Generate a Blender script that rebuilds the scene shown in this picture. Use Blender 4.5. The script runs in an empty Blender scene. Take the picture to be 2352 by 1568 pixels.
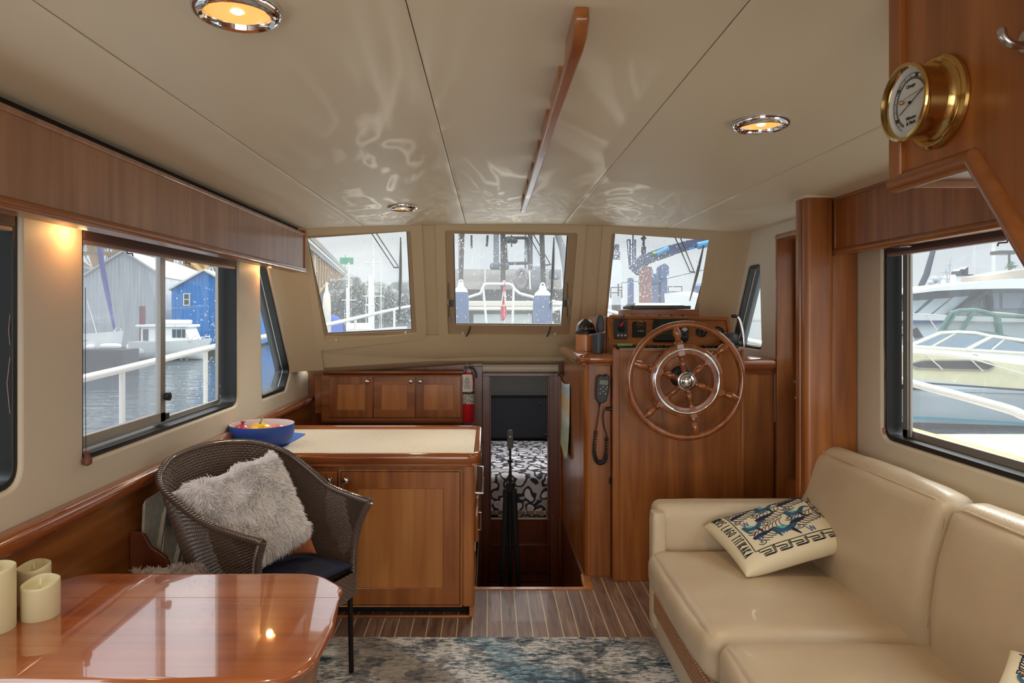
import bpy, bmesh, math, random
from mathutils import Vector, Matrix, noise
random.seed(7)
PI = math.pi
S = bpy.context.scene
C = S.collection
# ------------------------------------------------------------------ camera, world, lights, exposure
K, CX, CY, H = 1568.0, 1124.0, 718.0, 1.6      # focal length in pixels, level point of the frame, eye height
cam_d = bpy.data.cameras.new('camera'); cam = bpy.data.objects.new('camera', cam_d); C.objects.link(cam)
cam_d.sensor_width = 36; cam_d.lens = 24; cam_d.shift_x = (1176-CX)/2352; cam_d.shift_y = -(784-CY)/2352
cam_d.clip_end = 2000; cam_d.clip_start = .05
cam.location = (0, 0, H); cam.rotation_euler = (PI/2, 0, 0)
S.camera = cam
S.view_settings.view_transform = 'Standard'; S.view_settings.look = 'None'
S.view_settings.gamma = 1; S.view_settings.use_curve_mapping = False
S.view_settings.exposure = 0.0
SKY = 1.0
w = bpy.data.worlds.new('world'); S.world = w; w.use_nodes = True
nt = w.node_tree; nt.nodes.clear()
wo = nt.nodes.new('ShaderNodeOutputWorld'); wb = nt.nodes.new('ShaderNodeBackground')
tc = nt.nodes.new('ShaderNodeTexCoord'); mp = nt.nodes.new('ShaderNodeMapping'); mp.inputs['Scale'].default_value = (1, 1, 3.2)
nz = nt.nodes.new('ShaderNodeTexNoise'); nz.inputs['Scale'].default_value = 2.6; nz.inputs['Detail'].default_value = 6
cr = nt.nodes.new('ShaderNodeValToRGB')
cr.color_ramp.elements[0].position = .35; cr.color_ramp.elements[0].color = (.72, .77, .82, 1)
cr.color_ramp.elements[1].position = .62; cr.color_ramp.elements[1].color = (.92, .95, .97, 1)
nt.links.new(tc.outputs['Generated'], mp.inputs['Vector']); nt.links.new(mp.outputs[0], nz.inputs['Vector'])
nt.links.new(nz.outputs['Fac'], cr.inputs[0]); nt.links.new(cr.outputs[0], wb.inputs['Color'])
# overcast sky: brightest overhead, dimmer towards the horizon
sz_ = nt.nodes.new('ShaderNodeSeparateXYZ'); nt.links.new(tc.outputs['Generated'], sz_.inputs[0])
ov = nt.nodes.new('ShaderNodeMapRange'); ov.interpolation_type = 'SMOOTHSTEP'; nt.links.new(sz_.outputs[2], ov.inputs[0])
for i_, v_ in ((1, .10), (2, .75), (3, 1.02), (4, 3.6)): ov.inputs[i_].default_value = v_
nt.links.new(ov.outputs[0], wb.inputs['Strength']); nt.links.new(wb.outputs[0], wo.inputs[0])
def lamp(name, kind, loc, rot, energy, col=(1, 1, 1), **kw):
    d = bpy.data.lights.new(name, kind); d.energy = energy; d.color = col
    for k, v in kw.items(): setattr(d, k, v)
    o = bpy.data.objects.new(name, d); C.objects.link(o); o.location = loc; o.rotation_euler = rot
    return o
lamp('sun', 'SUN', (0, 0, 20), (math.radians(-48), math.radians(22), 0), 2.6, (1, .95, .87), angle=math.radians(24))
# added fill lamps standing in for daylight at the aft opening and side windows
AFT = lamp('aft_fill', 'AREA', (.1, -3.0, 1.3), (math.radians(90), 0, 0), 92, (1, .97, .92), shape='RECTANGLE', size=3.2, size_y=1.9)
lamp('left_aft_fill', 'AREA', (-1.5, .35, 1.45), (math.radians(90), 0, math.radians(-90)), 8, (.94, .96, 1), shape='RECTANGLE', size=2.2, size_y=.75)
lamp('right_aft_fill', 'AREA', (1.8, .35, 1.45), (math.radians(90), 0, math.radians(90)), 11, (1, .96, .9), shape='RECTANGLE', size=2.2, size_y=.75)

lamp('cabin_fill', 'AREA', (.3, 6.5, 1.2), (0, 0, 0), 11, (1, .97, .94), shape='RECTANGLE', size=.6, size_y=.6)  # added fill lamp that brightens the berth; no hatch is built

# added spots with a painted ripple pattern imitate water-reflected sunlight on the ceiling
for gi, (gx_, tx_) in enumerate(((-.85, -.75), (.18, .2), (1.1, .95))):
    g_ = lamp('ripple_glint_spot', 'SPOT', (gx_, 5.72, 1.37), (0, 0, 0), (27, 28, 21)[gi], (1, .95, .84), spot_size=math.radians(62), spot_blend=1, shadow_soft_size=.003)
    g_.rotation_euler = (Vector((tx_, 3.0, 2.28))-Vector(g_.location)).to_track_quat('-Z', 'Y').to_euler()
    g_.data.use_nodes = True; nt = g_.data.node_tree; em = nt.nodes['Emission']
    tc = nt.nodes.new('ShaderNodeTexCoord'); mv = nt.nodes.new('ShaderNodeMapping'); mv.inputs['Scale'].default_value = (1, 1, 2.4); mv.inputs['Location'].default_value = (gi*3.1, 0, 0); nt.links.new(tc.outputs['Normal'], mv.inputs['Vector'])
    nz = nt.nodes.new('ShaderNodeTexNoise'); nz.inputs['Scale'].default_value = 5.5; nz.inputs['Detail'].default_value = 2.5; nz.inputs['Distortion'].default_value = 2.2; nt.links.new(mv.outputs[0], nz.inputs['Vector'])
    ms = nt.nodes.new('ShaderNodeMath'); ms.operation = 'PINGPONG'; ms.inputs[1].default_value = .09; nt.links.new(nz.outputs['Fac'], ms.inputs[0])
    rr = nt.nodes.new('ShaderNodeValToRGB'); rr.color_ramp.elements[0].color = (1, 1, 1, 1); rr.color_ramp.elements[1].position = .035; rr.color_ramp.elements[1].color = (.16, .16, .16, 1)
    nt.links.new(ms.outputs[0], rr.inputs[0]); nt.links.new(rr.outputs[0], em.inputs['Color'])

# ------------------------------------------------------------------ pixel helpers (a ray of the photograph cut with a real plane)
def pY(px, py, Y): return Vector(((px-CX)/K*Y, Y, H-(py-CY)/K*Y))
def pZ(px, py, z):
    Y = (H-z)*K/(py-CY); return Vector(((px-CX)/K*Y, Y, z))
def pX(px, py, X): return pY(px, py, X*K/(px-CX))
def pP(px, py, a, b, c, d):                    # plane a*x+b*y+c*z = d
    vx, vz = (px-CX)/K, -(py-CY)/K
    Y = (d-c*H)/(a*vx+b+c*vz); return Vector((vx*Y, Y, H+vz*Y))

# ------------------------------------------------------------------ mesh builder
class MB:
    def __init__(s): s.bm = bmesh.new(); s.m = 0
    def face(s, vs):
        try: f = s.bm.faces.new(vs)
        except ValueError: return None
        f.material_index = s.m; return f
    def v(s, p): return s.bm.verts.new(p)
    def poly(s, pts): return s.face([s.v(p) for p in pts])
    def hexa(s, P):                            # 8 corners, bottom 4 then top 4
        V = [s.v(p) for p in P]
        for q in ((3,2,1,0),(4,5,6,7),(0,1,5,4),(1,2,6,5),(2,3,7,6),(3,0,4,7)): s.face([V[i] for i in q])
    def box(s, x0, x1, y0, y1, z0, z1):
        s.hexa([(x0,y0,z0),(x1,y0,z0),(x1,y1,z0),(x0,y1,z0),(x0,y0,z1),(x1,y0,z1),(x1,y1,z1),(x0,y1,z1)])
    def obox(s, c, sx, sy, sz, M):
        s.hexa([Vector(c)+M@Vector((a*sx/2, b*sy/2, d*sz/2)) for d in (-1,1) for a,b in ((-1,-1),(1,-1),(1,1),(-1,1))])
    def bar(s, p0, p1, wx, wy, up=(0,0,1)):    # rectangular bar between two points
        p0, p1 = Vector(p0), Vector(p1); d = (p1-p0); z = d.normalized(); x = Vector(up).cross(z)
        if x.length < 1e-4: x = Vector((1,0,0)).cross(z)
        x.normalize(); y = z.cross(x)
        s.obox((p0+p1)/2, wx, wy, d.length, Matrix((x,y,z)).transposed())
    def tube(s, pts, r, seg=10, closed=False, flat=1.0, caps=True, up=None):
        pts = [Vector(p) for p in pts]; n = len(pts); R = r if hasattr(r, '__len__') else [r]*n
        T = []
        for i in range(n):
            a = pts[(i-1) % n] if (closed or i) else pts[0]; b = pts[(i+1) % n] if (closed or i < n-1) else pts[-1]
            T.append((b-a).normalized())
        u = Vector(up) if up is not None else (Vector((0,0,1)) if abs(T[0].z) < .9 else Vector((1,0,0)))
        nrm = (u-T[0]*u.dot(T[0])).normalized(); rings = []
        for i in range(n):
            if up is not None: nrm = u
            nn = nrm-T[i]*nrm.dot(T[i])
            if nn.length > 1e-6: nrm = nn.normalized()
            bn = T[i].cross(nrm)
            rings.append([s.v(pts[i]+(nrm*math.cos(2*PI*k/seg)*flat+bn*math.sin(2*PI*k/seg))*R[i]) for k in range(seg)])
        for i in range(n if closed else n-1):
            A, B = rings[i], rings[(i+1) % n]
            for k in range(seg): s.face([A[k], A[(k+1)%seg], B[(k+1)%seg], B[k]])
        if caps and not closed: s.face(rings[0][::-1]); s.face(rings[-1])
    def cyl(s, p0, p1, r0, r1=None, seg=16): s.tube([p0, p1], [r0, r0 if r1 is None else r1], seg)
    def lathe(s, prof, c=(0,0,0), ax=(0,0,1), seg=24, sx=1, sy=1, caps=True):
        z = Vector(ax).normalized(); x = Vector((1,0,0)) if abs(z.x) < .9 else Vector((0,1,0))
        x = (x-z*x.dot(z)).normalized(); y = z.cross(x); c = Vector(c); rings = []
        for r, h in prof:
            if r < 1e-6: rings.append([s.v(c+z*h)])
            else: rings.append([s.v(c+z*h+x*math.cos(2*PI*k/seg)*r*sx+y*math.sin(2*PI*k/seg)*r*sy) for k in range(seg)])
        for A, B in zip(rings, rings[1:]):
            for k in range(seg):
                a0, a1 = A[k % len(A)], A[(k+1) % len(A)]; b0, b1 = B[k % len(B)], B[(k+1) % len(B)]
                q = [a0] + ([a1] if a1 is not a0 else []) + ([b1] if b1 is not b0 else []) + [b0]
                if len(q) > 2: s.face(q)
        for g, rev in ((rings[0], True), (rings[-1], False)):
            if caps and len(g) > 2: s.face(g[::-1] if rev else g)
    def prism(s, poly, vec):
        A = [s.v(p) for p in poly]; B = [s.v(Vector(p)+Vector(vec)) for p in poly]; n = len(A)
        s.face(A[::-1]); s.face(B)
        for i in range(n): s.face([A[i], A[(i+1)%n], B[(i+1)%n], B[i]])
    def grid(s, fn, nu, nv, cu=False, cv=False):
        V = [[s.v(fn(i/(nu if cu else nu-1), j/(nv if cv else nv-1))) for j in range(nv)] for i in range(nu)]
        for i in range(nu if cu else nu-1):
            for j in range(nv if cv else nv-1):
                s.face([V[i][j], V[(i+1)%nu][j], V[(i+1)%nu][(j+1)%nv], V[i][(j+1)%nv]])
        return V
    def ball(s, c, r, sc=(1,1,1), seg=20, M=None):
        c = Vector(c); n = seg//2; rings = []
        for i in range(n+1):
            t = PI*i/n; ring = []
            for k in range(seg if 0 < i < n else 1):
                p = Vector((math.sin(t)*math.cos(2*PI*k/seg)*sc[0], math.sin(t)*math.sin(2*PI*k/seg)*sc[1], math.cos(t)*sc[2]))*r
                ring.append(s.v(c+(M@p if M else p)))
            rings.append(ring)
        for A, B in zip(rings, rings[1:]):
            for k in range(seg):
                a0, a1, b0, b1 = A[k%len(A)], A[(k+1)%len(A)], B[k%len(B)], B[(k+1)%len(B)]
                q = [a0]+([a1] if a1 is not a0 else [])+([b1] if b1 is not b0 else [])+[b0]
                if len(q) > 2: s.face(q)
    def plate(s, outer, holes, fmap, t, lip=0):       # flat plate with holes; fmap(u, v, w) -> point, thickness t
        if lip:                                # rounded edge running into every hole
            for h in holes:
                R = [[s.v(fmap(u, v, w_)) for u, v in inset(h, -lip*k)] for k, w_ in ((1,0),(.55,lip*.12),(.2,lip*.45),(0,lip),(0,t))]
                for A, B in zip(R, R[1:]):
                    for i in range(len(A)): s.face([A[i], A[(i+1)%len(A)], B[(i+1)%len(A)], B[i]])
            holes = [inset(h, -lip) for h in holes]
        bm = s.bm; loops = [outer]+holes; e0, L0 = [], []
        for lp in loops:
            vs = [bm.verts.new(fmap(u, v, 0)) for u, v in lp]; L0.append(vs)
            e0 += [bm.edges.new((vs[i], vs[(i+1)%len(vs)])) for i in range(len(vs))]
        g = bmesh.ops.triangle_fill(bm, edges=e0, use_beauty=True, use_dissolve=False)
        fr = [f for f in g['geom'] if isinstance(f, bmesh.types.BMFace)]
        for f in fr: f.material_index = s.m
        mp = {}
        for lp, vs in zip(loops, L0):
            for (u, v), a in zip(lp, vs): mp[a] = bm.verts.new(fmap(u, v, t))
        for f in fr: s.face([mp[a] for a in reversed(f.verts)])
        for vs in (L0[:1] if lip else L0):
            for i in range(len(vs)):
                a, b = vs[i], vs[(i+1)%len(vs)]; s.face([a, b, mp[b], mp[a]])
    def softbox(s, x0, x1, y0, y1, z0, z1, r, puff=(0,0,0), n=14, fn=None):
        c = Vector(((x0+x1)/2, (y0+y1)/2, (z0+z1)/2)); hs = Vector(((x1-x0)/2, (y1-y0)/2, (z1-z0)/2)); seen = {}
        def vert(a, b, d):
            k = (round(a, 5), round(b, 5), round(d, 5))
            if k in seen: return seen[k]
            q = Vector((a, b, d)); 
            for i in range(3): q[i] = math.copysign(1-(1-abs(q[i]))**1.0, q[i])
            p = Vector((q.x*hs.x, q.y*hs.y, q.z*hs.z)); inner = Vector([max(-hs[i]+r, min(hs[i]-r, p[i])) for i in range(3)])
            dd = p-inner
            if dd.length > 1e-9: p = inner+dd.normalized()*r
            for i in range(3):
                o = [j for j in range(3) if j != i]
                if puff[i]: p[i] += math.copysign(puff[i], q[i])*abs(q[i])**3*(1-q[o[0]]**2)**.7*(1-q[o[1]]**2)**.7
            p = p+c
            if fn: p = fn(p, q)
            seen[k] = s.v(p); return seen[k]
        def ease(t): return math.copysign(1-(1-abs(t))**1.7, t)
        G = [ease(-1+2*i/n) for i in range(n+1)]
        for ax in range(3):
            for sg in (-1, 1):
                for i in range(n):
                    for j in range(n):
                        q = []
                        for a, b in ((i,j),(i+1,j),(i+1,j+1),(i,j+1)):
                            t = [0,0,0]; t[ax] = sg; t[(ax+1)%3] = G[a]; t[(ax+2)%3] = G[b]; q.append(vert(*t))
                        s.face(q if sg > 0 else q[::-1])
    def build(s, name, mats, parent=None, bevel=0, seg=2, sharp=38, flat=False, solid=0, fixn=True):
        if fixn: bmesh.ops.recalc_face_normals(s.bm, faces=s.bm.faces)
        me = bpy.data.meshes.new(name)
        if not flat:
            for f in s.bm.faces: f.smooth = True
            lim = math.radians(sharp)
            for e in s.bm.edges:
                if len(e.link_faces) == 2:
                    try: e.smooth = e.calc_face_angle() < lim
                    except ValueError: pass
        s.bm.to_mesh(me); s.bm.free()
        for m in (mats if isinstance(mats, (list, tuple)) else [mats]): me.materials.append(m)
        o = bpy.data.objects.new(name, me); C.objects.link(o)
        if parent is not None: par(o, parent)
        if solid:
            md = o.modifiers.new('solid', 'SOLIDIFY'); md.thickness = solid; md.offset = 0
        if bevel:
            md = o.modifiers.new('bevel', 'BEVEL'); md.width = bevel; md.segments = seg; md.limit_method = 'ANGLE'; md.angle_limit = math.radians(40)
            md.harden_normals = False
        return o
def world_mat(o):
    m = Matrix.Translation(o.location)@o.rotation_euler.to_matrix().to_4x4()
    return (world_mat(o.parent)@o.matrix_parent_inverse@m) if o.parent else m
def par(o, p): o.parent = p; o.matrix_parent_inverse = world_mat(p).inverted()
def tag(o, label=None, cat=None, group=None, kind=None):
    if label: o['label'] = label
    if cat: o['category'] = cat
    if group: o['group'] = group
    if kind: o['kind'] = kind
    return o
def thing(name, label, cat, loc=(0,0,0), group=None):
    o = bpy.data.objects.new(name, None); C.objects.link(o); o.location = loc; o.empty_display_size = .1
    return tag(o, label, cat, group)
def struct(o): o['kind'] = 'structure'; return o
def copy_tree(o, parent=None):
    c = o.copy(); C.objects.link(c); mi = o.matrix_parent_inverse.copy()
    if parent is not None: c.parent = parent; c.matrix_parent_inverse = mi
    for ch in [x for x in bpy.data.objects if x.parent == o]: copy_tree(ch, c)
    return c
def text(body, size, loc, M, mat, parent, name='lettering', ext=.0004, align='CENTER'):
    d = bpy.data.curves.new(name, 'FONT'); d.body = body; d.size = size; d.extrude = ext; d.align_x = align; d.align_y = 'CENTER'
    f_ = bpy.data.objects.new(name, d); C.objects.link(f_); bpy.context.view_layer.update()
    me = bpy.data.meshes.new_from_object(f_); bpy.data.objects.remove(f_); bpy.data.curves.remove(d)
    me.materials.clear(); me.materials.append(mat); t = bpy.data.objects.new(name, me); C.objects.link(t)
    t.location = loc; t.rotation_euler = M.to_euler()
    par(t, parent); return t
def inset(P, d):
    cx = sum(p[0] for p in P)/len(P); cy = sum(p[1] for p in P)/len(P); out = []
    n = len(P)
    for i in range(n):
        p = Vector(P[i]); a = (p-Vector(P[i-1])); bb = (Vector(P[(i+1)%n])-p)
        na = Vector((-a.y, a.x)).normalized() if a.length else Vector((0,0)); nb = Vector((-bb.y, bb.x)).normalized() if bb.length else Vector((0,0))
        nn = (na+nb).normalized() if (na+nb).length else na
        if nn.dot(Vector((cx,cy))-p) < 0: nn = -nn
        out.append(tuple(p+nn*d))
    return out
def rp(pts, r, seg=6):                          # polygon with rounded corners; r may be a list
    out = []; n = len(pts)
    for i in range(n):
        p = Vector(pts[i]); a = Vector(pts[i-1])-p; b = Vector(pts[(i+1)%n])-p
        ri = r[i] if hasattr(r, '__len__') else r
        if ri <= 0: out.append(tuple(p)); continue
        ang = a.angle(b); d = min(ri/math.tan(ang/2), a.length*.49, b.length*.49)
        A, B = p+a.normalized()*d, p+b.normalized()*d
        for k in range(seg+1):
            t = k/seg; out.append(tuple(A*(1-t)**2+p*2*t*(1-t)+B*t*t))
    return out
def spl(P, t):                                  # Catmull-Rom through P at t in 0..1
    n = len(P)-1; x = min(max(t, 0), 1)*n; i = min(int(x), n-1); f = x-i
    p = [Vector(P[max(0, min(n, i+k))]) for k in (-1,0,1,2)]
    return .5*((2*p[1])+(p[2]-p[0])*f+(2*p[0]-5*p[1]+4*p[2]-p[3])*f*f+(3*p[1]-p[0]-3*p[2]+p[3])*f**3)
def curve(P, n=24): return [spl(P, i/(n-1)) for i in range(n)]
# ------------------------------------------------------------------ materials
def srgb(r, g, b):
    f = lambda c: (c/255/12.92) if c/255 <= .04045 else ((c/255+.055)/1.055)**2.4
    return (f(r), f(g), f(b), 1)
def base(name):
    m = bpy.data.materials.new(name); m.use_nodes = True; t = m.node_tree
    return m, t, t.nodes['Principled BSDF']
def put(b, **k):
    names = dict(rough='Roughness', metal='Metallic', coat='Coat Weight', crough='Coat Roughness', spec='Specular IOR Level', sheen='Sheen Weight', sss='Subsurface Weight', ior='IOR', trans='Transmission Weight', alpha='Alpha')
    for a, v in k.items(): b.inputs[names[a]].default_value = v
def coords(t, scale=(1,1,1), rot=(0,0,0), space='Object'):
    c = t.nodes.new('ShaderNodeTexCoord'); m = t.nodes.new('ShaderNodeMapping')
    m.inputs['Scale'].default_value = scale; m.inputs['Rotation'].default_value = rot
    t.links.new(c.outputs[space], m.inputs['Vector']); return m.outputs[0]
def noi(t, vec, scale, detail=4, rough=.5, dist=0):
    n = t.nodes.new('ShaderNodeTexNoise'); n.inputs['Scale'].default_value = scale; n.inputs['Detail'].default_value = detail
    n.inputs['Roughness'].default_value = rough; n.inputs['Distortion'].default_value = dist
    t.links.new(vec, n.inputs['Vector']); return n.outputs['Fac']
def ramp(t, fac, stops, const=False):
    r = t.nodes.new('ShaderNodeValToRGB'); e = r.color_ramp
    if const: e.interpolation = 'CONSTANT'
    while len(e.elements) < len(stops): e.elements.new(.5)
    for el, (p, c) in zip(e.elements, stops): el.position = p; el.color = c
    t.links.new(fac, r.inputs[0]); return r.outputs[0]
def mix(t, fac, a, b, mode='MIX'):
    n = t.nodes.new('ShaderNodeMix'); n.data_type = 'RGBA'; n.blend_type = mode
    for s_, v in ((n.inputs[0], fac), (n.inputs[6], a), (n.inputs[7], b)):
        if isinstance(v, (int, float, tuple)): s_.default_value = v
        else: t.links.new(v, s_)
    return n.outputs[2]
def mth(t, op, a, b=0, c=None):
    n = t.nodes.new('ShaderNodeMath'); n.operation = op
    for s_, v in zip(n.inputs, (a, b) if c is None else (a, b, c)):
        if isinstance(v, (int, float)): s_.default_value = v
        else: t.links.new(v, s_)
    return n.outputs[0]
def bump(t, b, h, st=.2, dist=.002):
    n = t.nodes.new('ShaderNodeBump'); n.inputs['Strength'].default_value = st; n.inputs['Distance'].default_value = dist
    t.links.new(h, n.inputs['Height']); t.links.new(n.outputs[0], b.inputs['Normal'])
def plain(name, col, rough=.5, bmp=0, bs=200, var=0, **k):
    m, t, b = base(name); b.inputs['Base Color'].default_value = col; put(b, rough=rough, **k)
    if bmp or var:
        v = coords(t)
        if bmp: bump(t, b, noi(t, v, bs, 3), bmp, .001)
        if var:
            c2 = tuple(x*(1-var) for x in col[:3])+(1,)
            t.links.new(ramp(t, noi(t, v, 6, 4), [(.3, c2), (.7, col)]), b.inputs['Base Color'])
    return m
def wood(name, dk, md, lt, axis='Z', rough=.32, coat=.25, sc=1.0, rot=(0,0,0)):
    m, t, b = base(name); s_ = {'Z': (1,1,.07), 'X': (.07,1,1), 'Y': (1,.07,1)}[axis]
    v = coords(t, s_, rot); v2 = coords(t, tuple(math.sqrt(x) for x in s_), rot)
    g = ramp(t, noi(t, v, 20*sc, 3, .5, .4), [(.15, dk), (.5, md), (.9, lt)])
    big = ramp(t, noi(t, v2, 3.2*sc, 3, .5, 1.2), [(.35, (.84,.82,.80,1)), (.65, (1.04,1.04,1.04,1))])
    t.links.new(mix(t, 1.0, g, big, 'MULTIPLY'), b.inputs['Base Color'])
    fine = noi(t, v, 160*sc, 2); put(b, rough=rough, coat=coat, crough=.12 if coat < 1 else .03)
    if coat >= 1: b.inputs['Coat IOR'].default_value = 1.85; bump(t, b, fine, .06, .001)
    return m
def emit(name, col, st):
    m, t, b = base(name); b.inputs['Base Color'].default_value = col; b.inputs['Emission Color'].default_value = col; b.inputs['Emission Strength'].default_value = st; return m
def glassy(name, tint=(.95,.97,.97), refl=.05, rough=.0, veil=0):
    m, t, b = base(name); t.nodes.remove(b); o = t.nodes['Material Output']
    tr = t.nodes.new('ShaderNodeBsdfTransparent'); tr.inputs[0].default_value = tint+(1,)
    gl = t.nodes.new('ShaderNodeBsdfGlossy'); gl.inputs['Roughness'].default_value = rough
    mx = t.nodes.new('ShaderNodeMixShader'); mx.inputs[0].default_value = refl
    if veil:
        tl = t.nodes.new('ShaderNodeBsdfTranslucent'); tl.inputs[0].default_value = (.95,.97,1,1); m2 = t.nodes.new('ShaderNodeMixShader'); m2.inputs[0].default_value = veil
        t.links.new(tr.outputs[0], m2.inputs[1]); t.links.new(tl.outputs[0], m2.inputs[2]); tr = m2
    t.links.new(tr.outputs[0], mx.inputs[1]); t.links.new(gl.outputs[0], mx.inputs[2]); t.links.new(mx.outputs[0], o.inputs['Surface'])
    return m
c_ = srgb
M = {}
dk, md, lt = c_(106,56,22), c_(154,90,40), c_(188,122,60)
for a in 'XYZ': M['wood'+a] = wood('cherry_wood_'+a, dk, md, lt, a)
for a in 'XYZ': M['gloss'+a] = wood('varnished_cherry_'+a, c_(102,48,18), c_(150,80,34), c_(180,108,52), a, rough=.12, coat=.8)
M['doorpanel'] = wood('cherry_panel', c_(136,76,32), c_(184,116,56), c_(208,146,80), 'Z', sc=.8)
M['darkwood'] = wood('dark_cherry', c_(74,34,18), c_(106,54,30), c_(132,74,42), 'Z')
M['pale'] = wood('glare_pale_cherry', c_(140,98,70), c_(164,120,90), c_(184,142,110), 'Z', rough=.4)  # cherry lightened so its colour carries the window glare on the left valance
M['tabletop'] = wood('table_cherry', c_(140,66,30), c_(172,92,46), c_(196,120,68), 'X', rough=.2, coat=1.0, sc=.8)
M['cream'] = plain('cream_vinyl', c_(214,203,182), .55, .08, 300)
M['ceil'] = plain('ceiling_vinyl', c_(222,208,180), .5, .05, 260)
M['shield'] = plain('windshield_surround_vinyl', c_(205,186,152), .5, .05, 260)
M['frame'] = plain('tan_window_frame', c_(176,152,122), .45)
M['black'] = plain('black_plastic', c_(22,22,24), .4)
M['matte'] = plain('black_matte', c_(14,13,13), .8)
M['dgrey'] = plain('dark_grey_plastic', c_(58,58,60), .45)
M['alu'] = plain('aluminium', c_(176,172,164), .38, metal=.6)
M['chrome'] = plain('chrome', c_(225,225,228), .08, metal=1.0)
M['steel'] = plain('steel', c_(190,190,188), .25, metal=1.0)
M['brass'] = plain('brass', c_(204,170,104), .16, metal=1.0)
M['leather'] = None
M['white'] = plain('white_gloss', c_(235,236,234), .3)
M['glass'] = glassy('window_glass', veil=.055)
M['glass2'] = glassy('side_window_glass', veil=.03)
M['screen'] = glassy('screened_glass', tint=(.86,.87,.88), veil=.10)
M['clearglass'] = glassy('clear_glass', refl=.04)
M['navy'] = plain('navy_fabric', c_(38,42,66), .9, .4, 900)
# ================================================================== the setting
XL, XR = -1.46, 1.77
YB = 5.5                                         # forward bulkhead
def zc(x): d = x-.15; return 2.215-(.0217 if d < 0 else .0305)*d*d
# ---- floor: teak and holly
m, t, b = base('teak_and_holly'); v = coords(t)
sx = t.nodes.new('ShaderNodeSeparateXYZ'); t.links.new(v, sx.inputs[0])
u = mth(t, 'DIVIDE', mth(t, 'ADD', sx.outputs[0], 5*.0762+.0116+.003+4.572), .0762)
fr = mth(t, 'FRACT', u); line = mth(t, 'LESS_THAN', fr, .075); pl = mth(t, 'FLOOR', u)
cb = t.nodes.new('ShaderNodeCombineXYZ'); t.links.new(mth(t, 'MULTIPLY', pl, 3.7), cb.inputs[0]); t.links.new(mth(t, 'MULTIPLY', pl, 1.3), cb.inputs[1])
va = t.nodes.new('ShaderNodeVectorMath'); va.operation = 'ADD'; t.links.new(coords(t, (1, .09, 1)), va.inputs[0]); t.links.new(cb.outputs[0], va.inputs[1])
g = ramp(t, noi(t, va.outputs[0], 32, 6, .6, 1.2), [(.3, c_(92,68,55)), (.5, c_(132,102,86)), (.7, c_(158,128,110))])
wn = t.nodes.new('ShaderNodeTexWhiteNoise'); wn.noise_dimensions = '1D'; t.links.new(pl, wn.inputs['W'])
g = mix(t, 1.0, g, ramp(t, wn.outputs[0], [(0, (.75,.72,.7,1)), (1, (1.1,1.1,1.1,1))]), 'MULTIPLY')
t.links.new(mix(t, line, g, c_(206,184,148)), b.inputs['Base Color']); put(b, rough=.46, coat=.03); M['floor'] = m
b_ = MB(); hole = [(-.075, 3.975), (.551, 3.975), (.556, 4.16), (.572, 4.20), (.572, 5.515), (-.075, 5.515)]
b_.plate([(-1.5,-2.2), (1.9,-2.2), (1.9,5.52), (-1.5,5.52)], [hole], lambda u, v, w: (u, v, -w), .03)
struct(b_.build('floor', M['floor'], flat=True))
b_ = MB(); b_.box(-.085, .60, 3.94, 3.975, -.03, .006); b_.prism([(.60,3.94,-.03),(.60,3.94,.006),(.60,3.94,.006)], (0,0,0)) if 0 else None
b_.hexa([(.548,3.976,-.03),(.604,3.95,-.03),(.609,4.132,-.03),(.556,4.165,-.03),(.548,3.976,.0065),(.604,3.95,.0065),(.609,4.132,.0065),(.556,4.165,.0065)])
tag(b_.build('threshold_trim', M['doorpanel'], bevel=.003), 'light wood edge trim around the step down in the floor', 'trim')
# lower sole and step well of the companionway
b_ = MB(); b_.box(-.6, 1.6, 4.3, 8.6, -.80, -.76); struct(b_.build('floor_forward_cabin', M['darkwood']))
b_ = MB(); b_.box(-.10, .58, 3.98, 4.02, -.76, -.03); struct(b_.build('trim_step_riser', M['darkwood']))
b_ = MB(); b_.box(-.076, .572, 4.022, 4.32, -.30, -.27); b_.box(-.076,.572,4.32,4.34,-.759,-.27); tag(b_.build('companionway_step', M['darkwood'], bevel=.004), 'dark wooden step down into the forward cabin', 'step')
# ---- ceiling: panels with seams, cambered
seams = [-1.50, -.87, -.165, .512, 1.22, 1.93]
b_ = MB()
for a, c in zip(seams, seams[1:]):
    n = 12
    def f(i, j, a=a, c=c):
        x = a+.001+(c-a-.002)*i; e = min(i, 1-i)*(c-a); z = zc(x)+max(0, .004-e)*.8
        return (x, -2.2+7.2*j, z)
    us = [0, .003, .009, .03, .2, .4, .6, .8, .97, .991, .997, 1]
    b_.grid(lambda i, j: f(us[round(i*11)], j), 12, 8)
    b_.grid(lambda i, j: Vector(f([0, 1][round(i)], j))+Vector((0,0,.03)), 2, 8)
b_.m = 1
b_.grid(lambda i, j: (-1.5+3.43*i, -2.2+7.2*j, zc(-1.5+3.43*i)+.012), 16, 2)
struct(b_.build('ceiling', [M['ceil'], plain('seam_gap', c_(170,155,130), .9)], fixn=False, sharp=60))
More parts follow.
